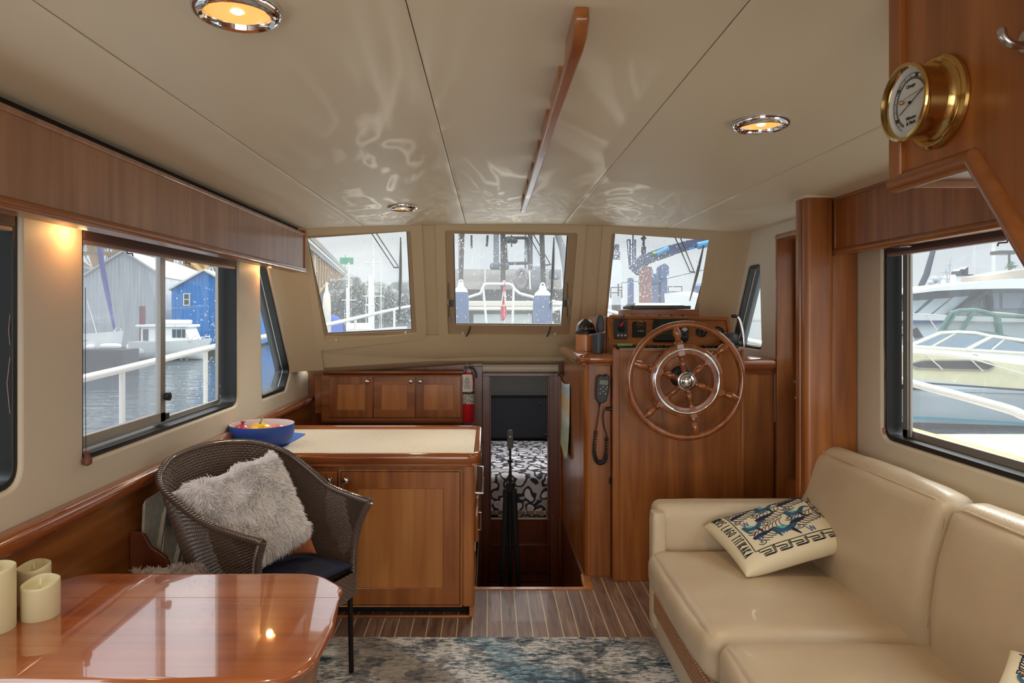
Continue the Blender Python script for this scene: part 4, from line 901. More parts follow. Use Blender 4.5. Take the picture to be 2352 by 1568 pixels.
b_.tube(pts, .0028, 5); b_.build('coiled_cord', M['black'], t_, sharp=80)
b_ = MB(); b_.cyl(f3(1390,938,.02), f3(1407,938.5,.02), .0085, .0115, 14); b_.cyl(f3(1407,938.5,.02), f3(1409,938.5,.02), .016, seg=14); b_.build('cord_plug', M['black'], t_)
# curled watercolour hung on the cabinet side
m, t, b = base('watercolour'); v = coords(t)
sp = t.nodes.new('ShaderNodeSeparateXYZ'); t.links.new(v, sp.inputs[0])
z_ = mth(t, 'ADD', sp.outputs[2], mth(t, 'MULTIPLY', mth(t, 'SUBTRACT', noi(t, v, 16, 5, .6), .5), .16))
g = ramp(t, z_, [(.58, c_(206,196,150)), (.64, c_(150,172,106)), (.76, c_(150,176,150)), (.83, c_(206,216,214)), (.90, c_(216,184,130)), (.955, c_(222,168,96)), (1.0, c_(196,200,150)), (1.05, c_(170,190,206))])
sp2 = ramp(t, noi(t, v, 46, 3, .6), [(.60, (1,1,1,1)), (.66, c_(190,120,104)), (.72, c_(96,120,84))]); g = mix(t, .75, g, sp2, 'MULTIPLY'); g = mix(t, .25, g, c_(236,232,220))
t.links.new(g, b.inputs['Base Color']); put(b, rough=.8)
b_ = MB()
def ppt(i, j):
    y = 5.38-.62*i; ztop = 1.085+.02*i-.02*math.sin(PI*i); zb = .575+.09*math.sin(PI*min(1, i*1.6))*0-.05*max(0, 1-abs(i-.75)*3)+.02*i
    z = zb+(ztop-zb)*j; x = .560-.006*math.sin(PI*i)-.014*(1-j)**3*(.4+i)
    return (x, y, z)
b_.grid(ppt, 16, 20); o = b_.build('watercolour_painting', m, flat=False, solid=.0008); tag(o, 'unframed watercolour sheet curling on the cabinet side by the passage', 'painting')
# ---- fire extinguisher beside the wall cupboard
YE = 5.36; ex = (1076-CX)/K*YE; ez = lambda py: H-(py-CY)/K*YE
t_ = thing('fire_extinguisher', 'small red fire extinguisher with folded paper tag on the bulkhead', 'fire extinguisher', (ex, YE, ez(968)))
R = .0465; z0, z1, z2 = ez(968), ez(926), ez(868)
rd = plain('extinguisher_red', c_(186,26,34), .3)
b_ = MB(); b_.lathe([(R*.9,0),(R,.006),(R,z2-z0),(R*.9,z2-z0+.02),(R*.55,z2-z0+.045),(R*.4,z2-z0+.055),(0,z2-z0+.056)], (ex,YE,z0), (0,0,1), 28); b_.build('cylinder', rd, t_)
m, t, b = base('printed_label'); v = coords(t, (1,1,1))
g = ramp(t, noi(t, v, 130, 4, .75), [(.46, c_(84,78,74)), (.54, c_(216,212,206))]); t.links.new(g, b.inputs['Base Color']); put(b, rough=.5)
b_ = MB(); b_.lathe([(R*1.01,0),(R*1.01,(ez(893)-z1))], (ex,YE,z1), (0,0,1), 28, caps=False); b_.build('instruction_label', m, t_)
b_ = MB(); b_.lathe([(R*1.03,0),(R*1.03,.022)], (ex,YE,ez(903)), (0,0,1), 28, caps=False); b_.build('strap', plain('bracket_strap', c_(98,84,70), .4, metal=.5), t_, solid=.002)
b_ = MB(); b_.cyl((ex,YE,z2+.04),(ex,YE,z2+.085), .014, seg=12); b_.box(ex-.035, ex+.02, YE-.012, YE+.012, z2+.068, z2+.085); b_.tube([(ex+.01,YE,z2+.085),(ex+.04,YE,z2+.07),(ex+.06,YE,z2+.03),(ex+.062,YE,z2+.0)], .007, 8); b_.build('valve_handle', M['black'], t_, bevel=.002)
b_ = MB(); b_.lathe([(.020,0),(.020,.012),(0,.014)], (ex+.004,YE-.012,z2+.052), (0,-1,0), 18); b_.build('pressure_gauge', plain('gauge_face_red', c_(150,90,90), .3), t_)
b_ = MB(); mt_ = plain('tag_paper', c_(226,220,212), .8)
b_.grid(lambda i, j: (ex-.046+.078*i+.010*(j if j < .5 else 1-j), YE-R-.012-.014*abs(j-.45), ez(898)+(ez(858)-ez(898))*j), 4, 9); tg = b_.build('paper_tag', mt_, t_, solid=.0006)
b_ = MB()
for k, L_ in enumerate((.008,.026,.034,.044,.05,.03,.052,.05,.046)): 
    zz = ez(863.5+k*3.2); b_.box(ex-.008-L_/2, ex-.008+L_/2, YE-R-.0225, YE-R-.0215, zz-.0015, zz+.0015)
b_.build('tag_print', ink, tg)
b_ = MB(); b_.tube([(ex,YE-.03,z2+.07),(ex-.01,YE-.03,z2+.11),(ex-.04,YE-.02,z2+.17),(ex-.085,YE-.02,z2+.215)], .0012, 5); b_.build('tag_string', mt_, t_)
b_ = MB(); b_.box(ex-.03, ex+.03, YE+.038, YE+.075, z0+.05, z2); b_.build('wall_bracket', M['steel'], t_)
# ---- forward cabin: berth, headboard, tripod with camera
t_ = thing('berth', 'berth in the forward cabin with a navy, grey and white patterned bedspread', 'bed', (.25, 6.5, -.76))
b_ = MB(); b_.box(-.59, 1.19, 5.98, 7.6, -.755, -.20); b_.build('base', M['darkwood'], t_, bevel=.004)
b_ = MB(); b_.box(-.35, .9, 5.955, 5.98, -.66, -.42); dd = b_.build('drawer', M['darkwood'], t_, bevel=.006); knob(dd, (.165, 5.955, -.55), r=.014)
b_ = MB(); b_.box(-.58, 1.18, 5.96, 5.98, -.205, -.19); b_.build('edge_strip', M['cream'], t_, bevel=.003)
m, t, b = base('bedspread'); v = coords(t)
vo = t.nodes.new('ShaderNodeTexVoronoi'); vo.feature = 'SMOOTH_F1'; vo.inputs['Scale'].default_value = 12; vo.inputs['Smoothness'].default_value = .3
nn = t.nodes.new('ShaderNodeTexNoise'); nn.inputs['Scale'].default_value = 5; t.links.new(v, nn.inputs['Vector'])
vm = t.nodes.new('ShaderNodeVectorMath'); vm.operation = 'MULTIPLY_ADD'; t.links.new(nn.outputs['Color'], vm.inputs[0]); vm.inputs[1].default_value = (.16,.16,.16); t.links.new(v, vm.inputs[2]); t.links.new(vm.outputs[0], vo.inputs['Vector'])
vp = vo.outputs['Distance']
g = ramp(t, vp, [(.0, c_(176,174,172)), (.20, c_(226,226,230)), (.40, c_(226,226,230)), (.46, c_(44,46,62)), (.60, c_(44,46,62)), (.66, c_(190,190,192))])
t.links.new(g, b.inputs['Base Color']); put(b, rough=.9)
b_ = MB(); b_.softbox(-.59, 1.19, 5.95, 7.6, -.19, .18, .06, (0,0,.03), 16); b_.build('bedspread', m, t_)
b_ = MB(); b_.box(-.58, 1.18, 7.55, 7.8, .2, .66); tag(b_.build('dark_headboard', plain('dark_navy_cushion', c_(22,24,34), .8), bevel=.03, seg=4), 'dark navy padded headboard behind the patterned berth', 'headboard')
b_ = MB(); b_.ball((.56,7.53,.60), .012, (1,.5,1), 8); b_.build('button', M['dgrey'], bpy.data.objects['dark_headboard'])
t_ = thing('tripod', 'slim black tripod with folded legs in the passage below', 'tripod', (.145, 5.0, -.27))
tx, ty = .145, 4.75
b_ = MB(); b_.cyl((tx,ty,-.2),(tx,ty,.50), .011, seg=10); b_.cyl((tx,ty,.36),(tx,ty,.42), .03, seg=12); b_.cyl((tx,ty,.47),(tx,ty,.66), .008, seg=10); b_.cyl((tx,ty,.56),(tx,ty,.575), .018, seg=10); b_.build('centre_column', M['matte'], t_)
for k, (dx, dy) in enumerate(((-.06,-.02),(.055,-.03),(.0,.05))):
    b_ = MB(); b_.tube([(tx+dx*.45,ty+dy*.4,.38),(tx+dx*.7,ty+dy*.9,.05),(tx+dx*1.5,ty+dy*2,-.759)], [.020,.019,.012], 10); b_.build('leg', M['matte'], t_)
b_ = MB(); b_.prism([(x, ty-.012, z) for x, z in rp([(tx-.021,.655),(tx+.021,.655),(tx+.021,.785),(tx-.021,.785)], .018)], (0,.024,0)); o = b_.build('panoramic_camera', plain('camera_grey', c_(66,62,60), .5), bevel=.004, seg=3); tag(o, 'slim dark grey camera stick standing on top of the tripod', 'camera')
b_ = MB(); b_.box(tx-.005, tx+.005, ty-.0135, ty-.012, .735, .745); b_.build('camera_button', grey_, o)
# ================================================================== rug, sofa, table, chairs and small things
m, t, b = base('rug_pile'); v = coords(t); vs_ = coords(t, (.35,1,1))
n1 = noi(t, v, 2.6, 4, .6, .3); n2 = noi(t, vs_, 70, 4, .8); n3 = noi(t, vs_, 9, 6, .75)
h = mth(t, 'ADD', mth(t, 'MULTIPLY', n3, .45), mth(t, 'MULTIPLY', n2, .55))
A_ = ramp(t, h, [(.40, c_(36,48,64)), (.46, c_(84,104,116)), (.50, c_(150,150,150)), (.55, c_(212,210,208))])
B_ = ramp(t, h, [(.40, c_(48,70,90)), (.47, c_(92,122,138)), (.53, c_(150,164,172)), (.60, c_(208,210,210))])
C_ = ramp(t, h, [(.40, c_(80,78,78)), (.50, c_(142,134,128)), (.60, c_(170,162,152))])
sp = t.nodes.new('ShaderNodeSeparateXYZ'); t.links.new(v, sp.inputs[0])
dg = mth(t, 'ADD', mth(t, 'ADD', mth(t, 'MULTIPLY', sp.outputs[0], 1.0), mth(t, 'MULTIPLY', sp.outputs[1], .9)), mth(t, 'MULTIPLY', n1, .5))
fb = ramp(t, mth(t, 'PINGPONG', mth(t, 'ADD', dg, .12), .55), [(.10, (1,1,1,1)), (.16, (0,0,0,1))]); fc = ramp(t, mth(t, 'PINGPONG', mth(t, 'ADD', dg, .42), .75), [(.10, (1,1,1,1)), (.2, (0,0,0,1))])
g = mix(t, fc, A_, C_); g = mix(t, fb, g, B_)
dk_ = ramp(t, noi(t, v, 6.5, 3, .6), [(.56, (0,0,0,1)), (.61, (1,1,1,1))]); g = mix(t, mth(t, 'MULTIPLY', dk_, .85), g, mix(t, .25, c_(36,46,64), g))
t.links.new(g, b.inputs['Base Color']); put(b, rough=.95); bump(t, b, n2, .7, .004)
b_ = MB(); b_.box(-1.25, .95, .2, 3.352, 0, .010); o = b_.build('area_rug', m, bevel=.003); tag(o, 'blue, grey and cream distressed area rug on the striped floor', 'rug')
# ---- leather
m, t, b = base('beige_leather'); v = coords(t)
g = ramp(t, noi(t, v, 3, 4), [(.3, c_(190,168,138)), (.7, c_(202,182,153))]); t.links.new(g, b.inputs['Base Color']); put(b, rough=.36, coat=.08)
vo = t.nodes.new('ShaderNodeTexVoronoi'); vo.inputs['Scale'].default_value = 240; t.links.new(v, vo.inputs['Vector'])
hh = mth(t, 'ADD', mth(t, 'MULTIPLY', vo.outputs['Distance'], .3), mth(t, 'MULTIPLY', noi(t, v, 9, 4, .6, .8), 1.6)); bump(t, b, hh, .35, .004); M['leather'] = m
t_ = thing('leather_sofa', 'beige leather settee with two cushions along the right wall', 'sofa', (1.2, 2.3, 0))
XB = .80                                           # seat front
def wr(p, q, amp=.004, f=9): return p+Vector((0,0,1))*amp*noise.noise(p*f)+Vector((1,0,0))*amp*noise.noise(p*f+Vector((7,3,1)))
def seatfn(p, q):
    if q.z > .2: 
        p = p.copy(); p.z -= .014*max(0, q.x)*1; 
        p.z += .006*noise.noise(Vector((p.x*3, p.y*12, 0)))
    return wr(p, q)
b_ = MB(); b_.softbox(XB-.03, 1.61, 2.415, 3.33, .27, .452, .060, (.02,.0,.022), 22, seatfn); b_.build('seat_cushion', M['leather'], t_)
b_ = MB(); b_.softbox(XB+.0, 1.61, 1.40, 2.41, .27, .455, .060, (.02,.0,.022), 22, seatfn); b_.build('seat_cushion', M['leather'], t_)
def backfn(y0, y1):
    def f(p, q):
        p = p.copy(); k = (p.z-.43)/.53; p.x += .085*k-.03*math.sin(PI*min(1, max(0, k)))*(1 if q.x < 0 else .3)
        e = abs(q.y)
        return wr(p, q, .005, 7)
    return f
for y0, y1 in ((2.36, 3.34), (1.38, 2.352)):
    b_ = MB(); b_.softbox(1.50, 1.64, y0, y1, .36, .955, .058, (.028,0,.012), 22, backfn(y0, y1)); b_.build('back_cushion', M['leather'], t_)
    b_ = MB(); P = rp([(y0+.015,.50),(y0+.015,.925),(y1-.015,.925),(y1-.015,.50)], [.0,.07,.07,.0], 8)
    def xp(z): return 1.50+.085*((z-.43)/.53)-.012
    b_.tube([(xp(z)+.022-.0*(z), y, z+.012) for y, z in P], .0045, 6); b_.build('back_piping', M['leather'], t_)
b_ = MB(); b_.softbox(1.66, 1.765, 1.35, 3.22, .10, .90, .03, (0,0,0), 8); b_.build('back_frame', M['leather'], t_)
def armfn(p, q):
    p = p.copy(); 
    if q.z > .1 and q.y < 0: p.y -= .012
    return wr(p, q, .003, 6)
b_ = MB(); b_.softbox(XB+.015, 1.58, 3.335, 3.49, .08, .662, .05, (0,.006,.0), 16, armfn); b_.build('armrest', M['leather'], t_)
b_ = MB(); b_.softbox(XB+.0, 1.55, 1.30, 3.37, .03, .27, .02, (0,0,0), 6); b_.build('base', M['leather'], t_)
m, t, b = base('woven_band'); v = coords(t, (1,1,1))
br = t.nodes.new('ShaderNodeTexBrick'); br.inputs['Scale'].default_value = 1; br.inputs['Brick Width'].default_value = .020; br.inputs['Row Height'].default_value = .0095; br.inputs['Mortar Size'].default_value = .002
br.inputs['Color1'].default_value = c_(196,138,92); br.inputs['Color2'].default_value = c_(212,158,110); br.inputs['Mortar'].default_value = c_(84,48,26)
sp = t.nodes.new('ShaderNodeSeparateXYZ'); cb = t.nodes.new('ShaderNodeCombineXYZ'); t.links.new(v, sp.inputs[0]); t.links.new(sp.outputs[1], cb.inputs[0]); t.links.new(sp.outputs[2], cb.inputs[1]); t.links.new(cb.outputs[0], br.inputs['Vector'])
t.links.new(br.outputs['Color'], b.inputs['Base Color']); bump(t, b, mth(t, 'SUBTRACT', 1.0, br.outputs['Fac']), .8, .004); put(b, rough=.5)
b_ = MB(); b_.box(XB-.014, XB+.004, 1.30, 3.27, .165, .262); b_.build('woven_band', m, t_, bevel=.004)
b_ = MB(); b_.softbox(XB-.018, XB+.05, 3.27, 3.36, .08, .64, .02, (0,0,0), 6); b_.build('front_post', M['leather'], t_)
b_ = MB(); b_.box(XB+.07, XB+.12, 2.9, 2.95, .0, .04); b_.build('foot', M['darkwood'], t_)
# ---- embroidered cushions
canvas = plain('cream_canvas', c_(222,208,176), .9, .5, 700); navy = plain('navy_yarn', c_(26,30,56), .85); teal = plain('teal_yarn', c_(44,84,104), .85); aqua = plain('aqua_yarn', c_(96,184,188), .85); blue = plain('blue_yarn', c_(80,100,150), .85); blk = plain('black_yarn', c_(24,24,30), .85); orange = plain('orange_yarn', c_(224,150,50), .85)
GLY = {'U': [[(0,1),(0,.2),(.3,0),(.6,.2),(.6,1)]], 'R': [[(0,0),(0,1),(.5,.9),(.5,.55),(0,.5),(.6,0)]], 'O': [[(.3,0),(0,.3),(0,.7),(.3,1),(.6,.7),(.6,.3),(.3,0)]], 'S': [[(.6,.85),(.3,1),(0,.8),(.1,.55),(.5,.45),(.6,.2),(.3,0),(0,.15)]],
       'L': [[(0,1),(0,0),(.5,0)]], 'A': [[(0,0),(.3,1),(.6,0)],[(.12,.35),(.48,.35)]], 'G': [[(.6,.8),(.3,1),(0,.7),(0,.3),(.3,0),(.6,.2),(.6,.5),(.35,.5)]], 'T': [[(.3,0),(.3,1)],[(0,1),(.6,1)]], 'I': [[(.2,0),(.2,1)]], 'K': [[(0,0),(0,1)],[(.55,1),(0,.45),(.6,0)]], ' ': []}
def pillow_fn(A, Bc, Cc, D, th, lift=0):          # corners: u along A->B, v along A->D (D->C parallel)
    A, Bc, Cc, D = map(Vector, (A, Bc, Cc, D)); n = (Bc-A).cross(D-A).normalized()
    if n.z < 0: n = -n
    def f(u, v, side=1, off=0):                   # u, v in 0..1
        a, c = 2*u-1, 2*v-1; 
        uu = .5+.5*a*(1-.055*(1-c*c)); vv = .5+.5*c*(1-.055*(1-a*a))
        p = A*(1-uu)*(1-vv)+Bc*uu*(1-vv)+Cc*uu*vv+D*(1-uu)*vv
        h = th*(max(0, (1-a**4))*max(0, (1-c**4)))**.42*(1+.05*noise.noise(Vector((u*4, v*4, side*3))))
        return p+n*(side*h+lift)+n*off*side
    return f, n
def pillow(f, mt, name, parent=None, n=34):
    b_ = MB(); ease = lambda t: .5-.5*math.cos(PI*t)
    top = [[b_.v(f(ease(i/n), ease(j/n), 1)) for j in range(n+1)] for i in range(n+1)]
    bot = [[top[i][j] if i in (0,n) or j in (0,n) else b_.v(f(ease(i/n), ease(j/n), -1)) for j in range(n+1)] for i in range(n+1)]
    for G_, rev in ((top, False), (bot, True)):
        for i in range(n):
            for j in range(n):
                q = [G_[i][j], G_[i+1][j], G_[i+1][j+1], G_[i][j+1]]; b_.face(q[::-1] if rev else q)
    return b_.build(name, mt, parent, sharp=80)
def stitch(f, lines, mt, parent, name, r=.0018):  # polylines in pillow uv, laid on the surface as yarn
    b_ = MB(); n_ = (f(.6,.5)-f(.5,.5)).cross(f(.5,.6)-f(.5,.5)).normalized()
    for L in lines:
        w_ = r
        if isinstance(L, tuple): L, w_ = L
        if name not in ('lettering', 'border_stitching'):
            L = [(min(.885, max(.185, a)), min(.81, max(.07, c))) for a, c in L]; L = [q for i_, q in enumerate(L) if i_ == 0 or q != L[i_-1]]
            if len(L) < 2: continue
            if len(L) > 2: L = [tuple(q)[:2] for q in curve([(a, c, 0) for a, c in L], 3*len(L))]
        pts = []
        for (a, c), (d, e) in zip(L, L[1:]):
            k = max(1, int(math.hypot(a-d, c-e)/.025))
            pts += [f(a+(d-a)*i/k, c+(e-c)*i/k, 1, .0008) for i in range(k)]
        pts.append(f(L[-1][0], L[-1][1], 1, .0008))
        if len(pts) > 1: b_.tube(pts, [w_*((.35+.65*math.sin(PI*min(1, .15+1.0*i_/len(pts)))) if w_ > .0045 else 1) for i_ in range(len(pts))], 8, flat=min(1, .0016/w_), up=n_)
    return b_.build(name, mt, parent, sharp=80)
def motif_palm(u, v, s, sg=1):                    # palm-like fans of curved fronds with a filled trunk and a spiral
    out = []
    for k in range(8):
        x = u+s*(-.52+.15*k); y0 = v-s*.06*k
        out.append([(x, y0), (x+s*.02, y0-s*.16), (x+s*.10, y0-s*.32-.02*s*k*.3), (x+s*.22, y0-s*.42-.02*s*k*.3)])
        out.append([(x, y0), (x+s*.06, y0+s*.14), (x+s*.18, y0+s*.28), (x+s*.34, y0+s*.36-.02*s*k)])
    out += [([(u-s*.60, v+s*.02), (u+s*.1, v-s*.22)], .0125*s/.27), ([(u-s*.55, v+s*.06), (u+s*.34, v-s*.36)], .007*s/.27)]
    for cx, cy in ((u-s*.42, v+s*.34), (u-s*.5, v-s*.36)):
        out.append([(cx+math.cos(a*.7)*s*.022*(a*.55), cy+math.sin(a*.7)*s*.022*(a*.55)) for a in range(14)])
    return out
def motif_bird(u, v, s, fl=1):
    body = [(u-s*.5, v-s*.05), (u-s*.42, v+s*.16), (u-s*.2, v+s*.22), (u, v+s*.12), (u+s*.12, v-s*.06), (u+s*.26, v-s*.16), (u+s*.42, v-s*.10)]
    return ([(body, .0125*s/.27), ([(u-s*.5, v-s*.05), (u-s*.44, v+s*.5)], .006*s/.2), ([(u-s*.46, v), (u-s*.3, v+s*.3)], .008*s/.2)], [([(u-s*.30, v-s*.02), (u-s*.26, v+s*.12), (u-s*.12, v+s*.06)], .015*s/.27)], [([(u-s*.12, v+s*.10), (u+.02*s, v+s*.62)], .0055*s/.2)], [([(u+s*.42, v-s*.10), (u+s*.50, v-s*.14)], .0035*s/.2)])
def embroidered(name, lab, corners, th, full=True):
    f, n = pillow_fn(*corners, th); root = pillow(f, canvas, name); tag(root, lab, 'cushion', 'embroidered cushions on the sofa'); 
    border = [[(.17,.06),(.16,.84),(.90,.82),(.90,.05)]]
    def keyrow(a, c, along, n_):                  # running key pattern; along u (bottom) or v (right)
        out = []
        for k in range(n_):
            s0 = a+(c-a)*k/n_; d = (c-a)/n_
            pat = [(0,.0),(.0,.28),(.62,.28),(.62,.62),(.18,.62),(.18,.9),(.86,.9),(.86,.10),(1,.0)]
            for off in (0,):
                out.append([(s0+d*x, y) for x, y in pat])
        return out
    rows = [[(x, .845+.095*y) for x, y in L] for L in keyrow(.19,.90,0,5)] + [[(.905+.075*y, x) for x, y in L] for L in keyrow(.08,.80,1,5)]
    rows += [[(x+.012, .855+.075*y) for x, y in L[1:8]] for L in keyrow(.19,.90,0,5)]
    stitch(f, border+rows, blk, root, 'border_stitching', .0021)
    if full:
        lines = []; s = 'UROS LAGO TITIKAKA'; x = .05
        for ch in s:
            wd = {'I': .4, ' ': .5}.get(ch, .8); 
            for L in GLY[ch]: lines.append([(.055+.085*(py), x+.046*px) for px, py in [(q[0], q[1]) for q in L]])
            x += .052*wd+.008
        lines = [[(u_, v_) for u_, v_ in L] for L in lines]
        stitch(f, lines, blk, root, 'lettering', .0024)
    pl = []; 
    for u_, v_ in ((.38,.66),(.76,.58),(.52,.36),(.32,.20),(.80,.18)): pl += motif_palm(u_, v_, .27)
    stitch(f, pl, navy, root, 'palm_embroidery', .0016)
    bt, ba, bn, bo = [], [], [], []
    for u_, v_, s_ in ((.60,.58,.34),(.34,.43,.26),(.56,.13,.24),(.77,.36,.26)):
        r1, r2, r3, r4 = motif_bird(u_, v_, s_); bt += r1; ba += r2; bn += r3; bo += r4
    stitch(f, bt, teal, root, 'bird_embroidery'); stitch(f, ba, aqua, root, 'bird_wing_embroidery'); stitch(f, bn, navy, root, 'tail_embroidery'); stitch(f, bo, orange, root, 'beak_embroidery')
    zz = []
    for u_, v_ in ((.24,.66),(.22,.36),(.66,.40),(.44,.20),(.68,.74),(.46,.66)): zz.append([(u_,v_-.05),(u_+.02,v_+.06),(u_+.035,v_-.03),(u_+.05,v_+.05),(u_+.06,v_-.02)])
    stitch(f, zz, blue, root, 'wave_embroidery', .0024)
    return root
embroidered('embroidered_cushion', 'cream cushion with blue bird embroidery and lettering lying against the sofa armrest', (Vector((1.030,3.28,.572)), Vector((1.525,3.26,.715)), Vector((1.585,2.90,.625)), Vector((1.085,2.885,.485))), .062)
embroidered('embroidered_cushion', 'corner of a cream embroidered cushion with blue birds on the nearer sofa seat', (Vector((1.13,1.62,.60)), Vector((1.45,1.90,.66)), Vector((1.66,1.55,.56)), Vector((1.30,1.30,.50))), .06, False)
# ---- dining table
ZT = .72
t_ = thing('dining_table', 'glossy varnished cherry table with rounded corners and a folding leaf seam', 'table', (-.95, 1.95, 0))
YS = (H-ZT)*K/(1372-CY)
ox = -.478
main = rp([(-1.44,YS-.0012),(ox+.014,YS-.0012),(-.437,1.93),(-.440,1.628),(-1.44,1.628)], [.0,.0,.3,.17,.12], 14)
leaf = rp([(-1.44,YS+.0012),(-1.42,2.318),(ox-.10,2.318),(ox+.012,2.20),(ox+.012,YS+.0012)], [.0,.14,.16,.10,.0], 12)
def slab(poly, name, parent):
    b_ = MB(); n = len(poly); prof = [(0,-.026),(.006,-.025),(.013,-.020),(.016,-.013),(.013,-.006),(.006,-.0015),(.0,0),(-.008,0)]
    cx = sum(p[0] for p in poly)/n; cy = sum(p[1] for p in poly)/n; rings = []
    for i in range(n):
        a = Vector(poly[i-1]); c = Vector(poly[(i+1)%n]); d = (c-a).normalized(); nn = Vector((-d.y,d.x))
        if nn.dot(Vector(poly[i])-Vector((cx,cy))) < 0: nn = -nn
        seam = abs(poly[i][1]-YS) < .002
        rings.append([b_.v((poly[i][0]+nn.x*(o-.016)*(0 if seam else 1), poly[i][1]+(nn.y*(o-.016) if not seam else 0), ZT+z)) for o, z in prof])
    for i in range(n):
        A, B = rings[i], rings[(i+1)%n]
        for k in range(7): b_.face([A[k], B[k], B[k+1], A[k+1]])
    b_.face([r[0] for r in rings][::-1]); b_.face([r[7] for r in rings])
    return b_.build(name, M['tabletop'], parent, sharp=50)
slab(main, 'tabletop', t_); slab(leaf, 'table_leaf', t_)
b_ = MB(); b_.hexa([(-1.15,1.72,.0),(-.70,1.72,0),(-.70,2.12,0),(-1.15,2.12,0),(-1.2,1.66,.693),(-.60,1.70,.693),(-.60,2.2,.693),(-1.2,2.2,.693)]); b_.build('pedestal', M['glossZ'], t_, bevel=.02, seg=3)
b_ = MB(); b_.tube([(ox-.01,YS,ZT-.02),(ox+.012,YS,ZT-.02)], .004, 8); b_.build('leaf_hinge', M['brass'], t_)
b_ = MB(); b_.hexa([(-.62,1.70,.10),(-.590,1.70,.10),(-.590,2.20,.10),(-.62,2.20,.10),(-.56,1.66,.68),(-.53,1.66,.68),(-.53,2.22,.68),(-.56,2.22,.68)]); b_.build('side_board', M['woodZ'], t_, bevel=.004)
o = MB(); o.tube(curve([pY(664,1544,1.77), pY(648,1557,1.735), pY(620,1572,1.70), pY(585,1582,1.68)], 12), [.006,.009,.011,.012,.012,.012,.012,.012,.011,.010,.009,.007], 10)
o = o.build('yellow_strap', plain('yellow_plastic', c_(236,184,30), .4)); tag(o, 'yellow plastic strip hanging under the near corner of the table', 'strap')
# ---- candles
wax = plain('ivory_wax', c_(226,216,176), .5, .05, 60, sss=.15); wax.node_tree.nodes['Principled BSDF'].inputs['Subsurface Radius'].default_value = (.02,.014,.008)
def candle(lab, x, y, r, h, dip):
    t_ = thing('flameless_candle', lab, 'candle', (x, y, ZT), 'ivory candles on the table')
    b_ = MB(); n = 40
    wv = lambda a: dip*.5*(math.cos(a-1.2)+.35*math.cos(3*a))
    rr = [(r*.98,0,0),(r,.004,0),(r,h-.008,1),(r*.985,h-.001,1),(r*.95,h,1),(r*.90,h-.004,1),(r*.86,h-.018,.6),(r*.7,h-.026,.2),(r*.3,h-.030,0)]
    rings = [[b_.v((x+math.cos(2*PI*k/n)*a, y+math.sin(2*PI*k/n)*a, ZT+z+wv(2*PI*k/n)*c)) for k in range(n)] for a, z, c in rr]
    for A, B in zip(rings, rings[1:]):
        for k in range(n): b_.face([A[k], A[(k+1)%n], B[(k+1)%n], B[k]])
    b_.face(rings[0][::-1]); b_.face(rings[-1]); b_.build('wax_body', wax, t_, sharp=70)
    b_ = MB(); z = ZT+h-.03; b_.lathe([(.0015,0),(.0015,.006),(.004,.012),(.0058,.020),(.0045,.030),(.0018,.038),(0,.041)], (x, y-.002, z), (0,0,1), 14, sy=.5); b_.build('flame_shaped_wick', plain('plastic_flame', c_(240,228,190), .4), t_)
candle('tallest ivory pillar candle at the edge of the table', -1.375, 1.90, .049, .172, .008)
candle('short ivory candle in front of the taller candles', -1.305, 1.985, .050, .100, .012)
candle('ivory candle standing behind the tall and the short one', -1.392, 2.085, .046, .110, .010)
# ---- wicker chair
wick = plain('brown_wicker', c_(104,84,72), .22, .25, 400, var=.25, coat=.6)
metal_leg = plain('dark_metal', c_(40,30,26), .3, metal=.5)
fV = Vector((.874,-.485,0)); sV = Vector((.485,.874,0)); mid = Vector((-.729,2.81,0))
def cw(f, s, z): return mid+fV*f+sV*s+Vector((0,0,z))
topc = [(0,.31,.752),(-.10,.322,.762),(-.22,.335,.785),(-.36,.352,.845),(-.50,.340,.915),(-.59,.24,.968),(-.625,.12,.990),(-.632,0,.998)]
topc = topc + [(f, -s, z) for f, s, z in topc[-2::-1]]
botc = [(.0,.255,.455),(-.10,.262,.455),(-.20,.265,.455),(-.30,.262,.455),(-.40,.235,.455),(-.475,.17,.455),(-.50,.09,.455),(-.508,0,.455)]
botc = botc + [(f, -s, z) for f, s, z in botc[-2::-1]]
def shell(u, v):
    a = spl(topc, u); c = spl(botc, u); e = min(u, 1-u); k = v
    p = c*(1-k)+a*k; bul = math.sin(PI*min(1, v*1.0))*.012; flare = .05*v**3*max(0, 1-e*7)
    return cw(p.x+flare-bul, p.y, p.z)
def snorm(u, v):
    e = 1e-3; a = shell(min(1,u+e), v)-shell(max(0,u-e), v); c = shell(u, min(1,v+e))-shell(u, max(0,v-e)); return a.cross(c).normalized()
t_ = thing('wicker_armchair', 'dark brown wicker armchair with a fluffy pillow, between table and peninsula', 'chair', cw(-.25,0,0))
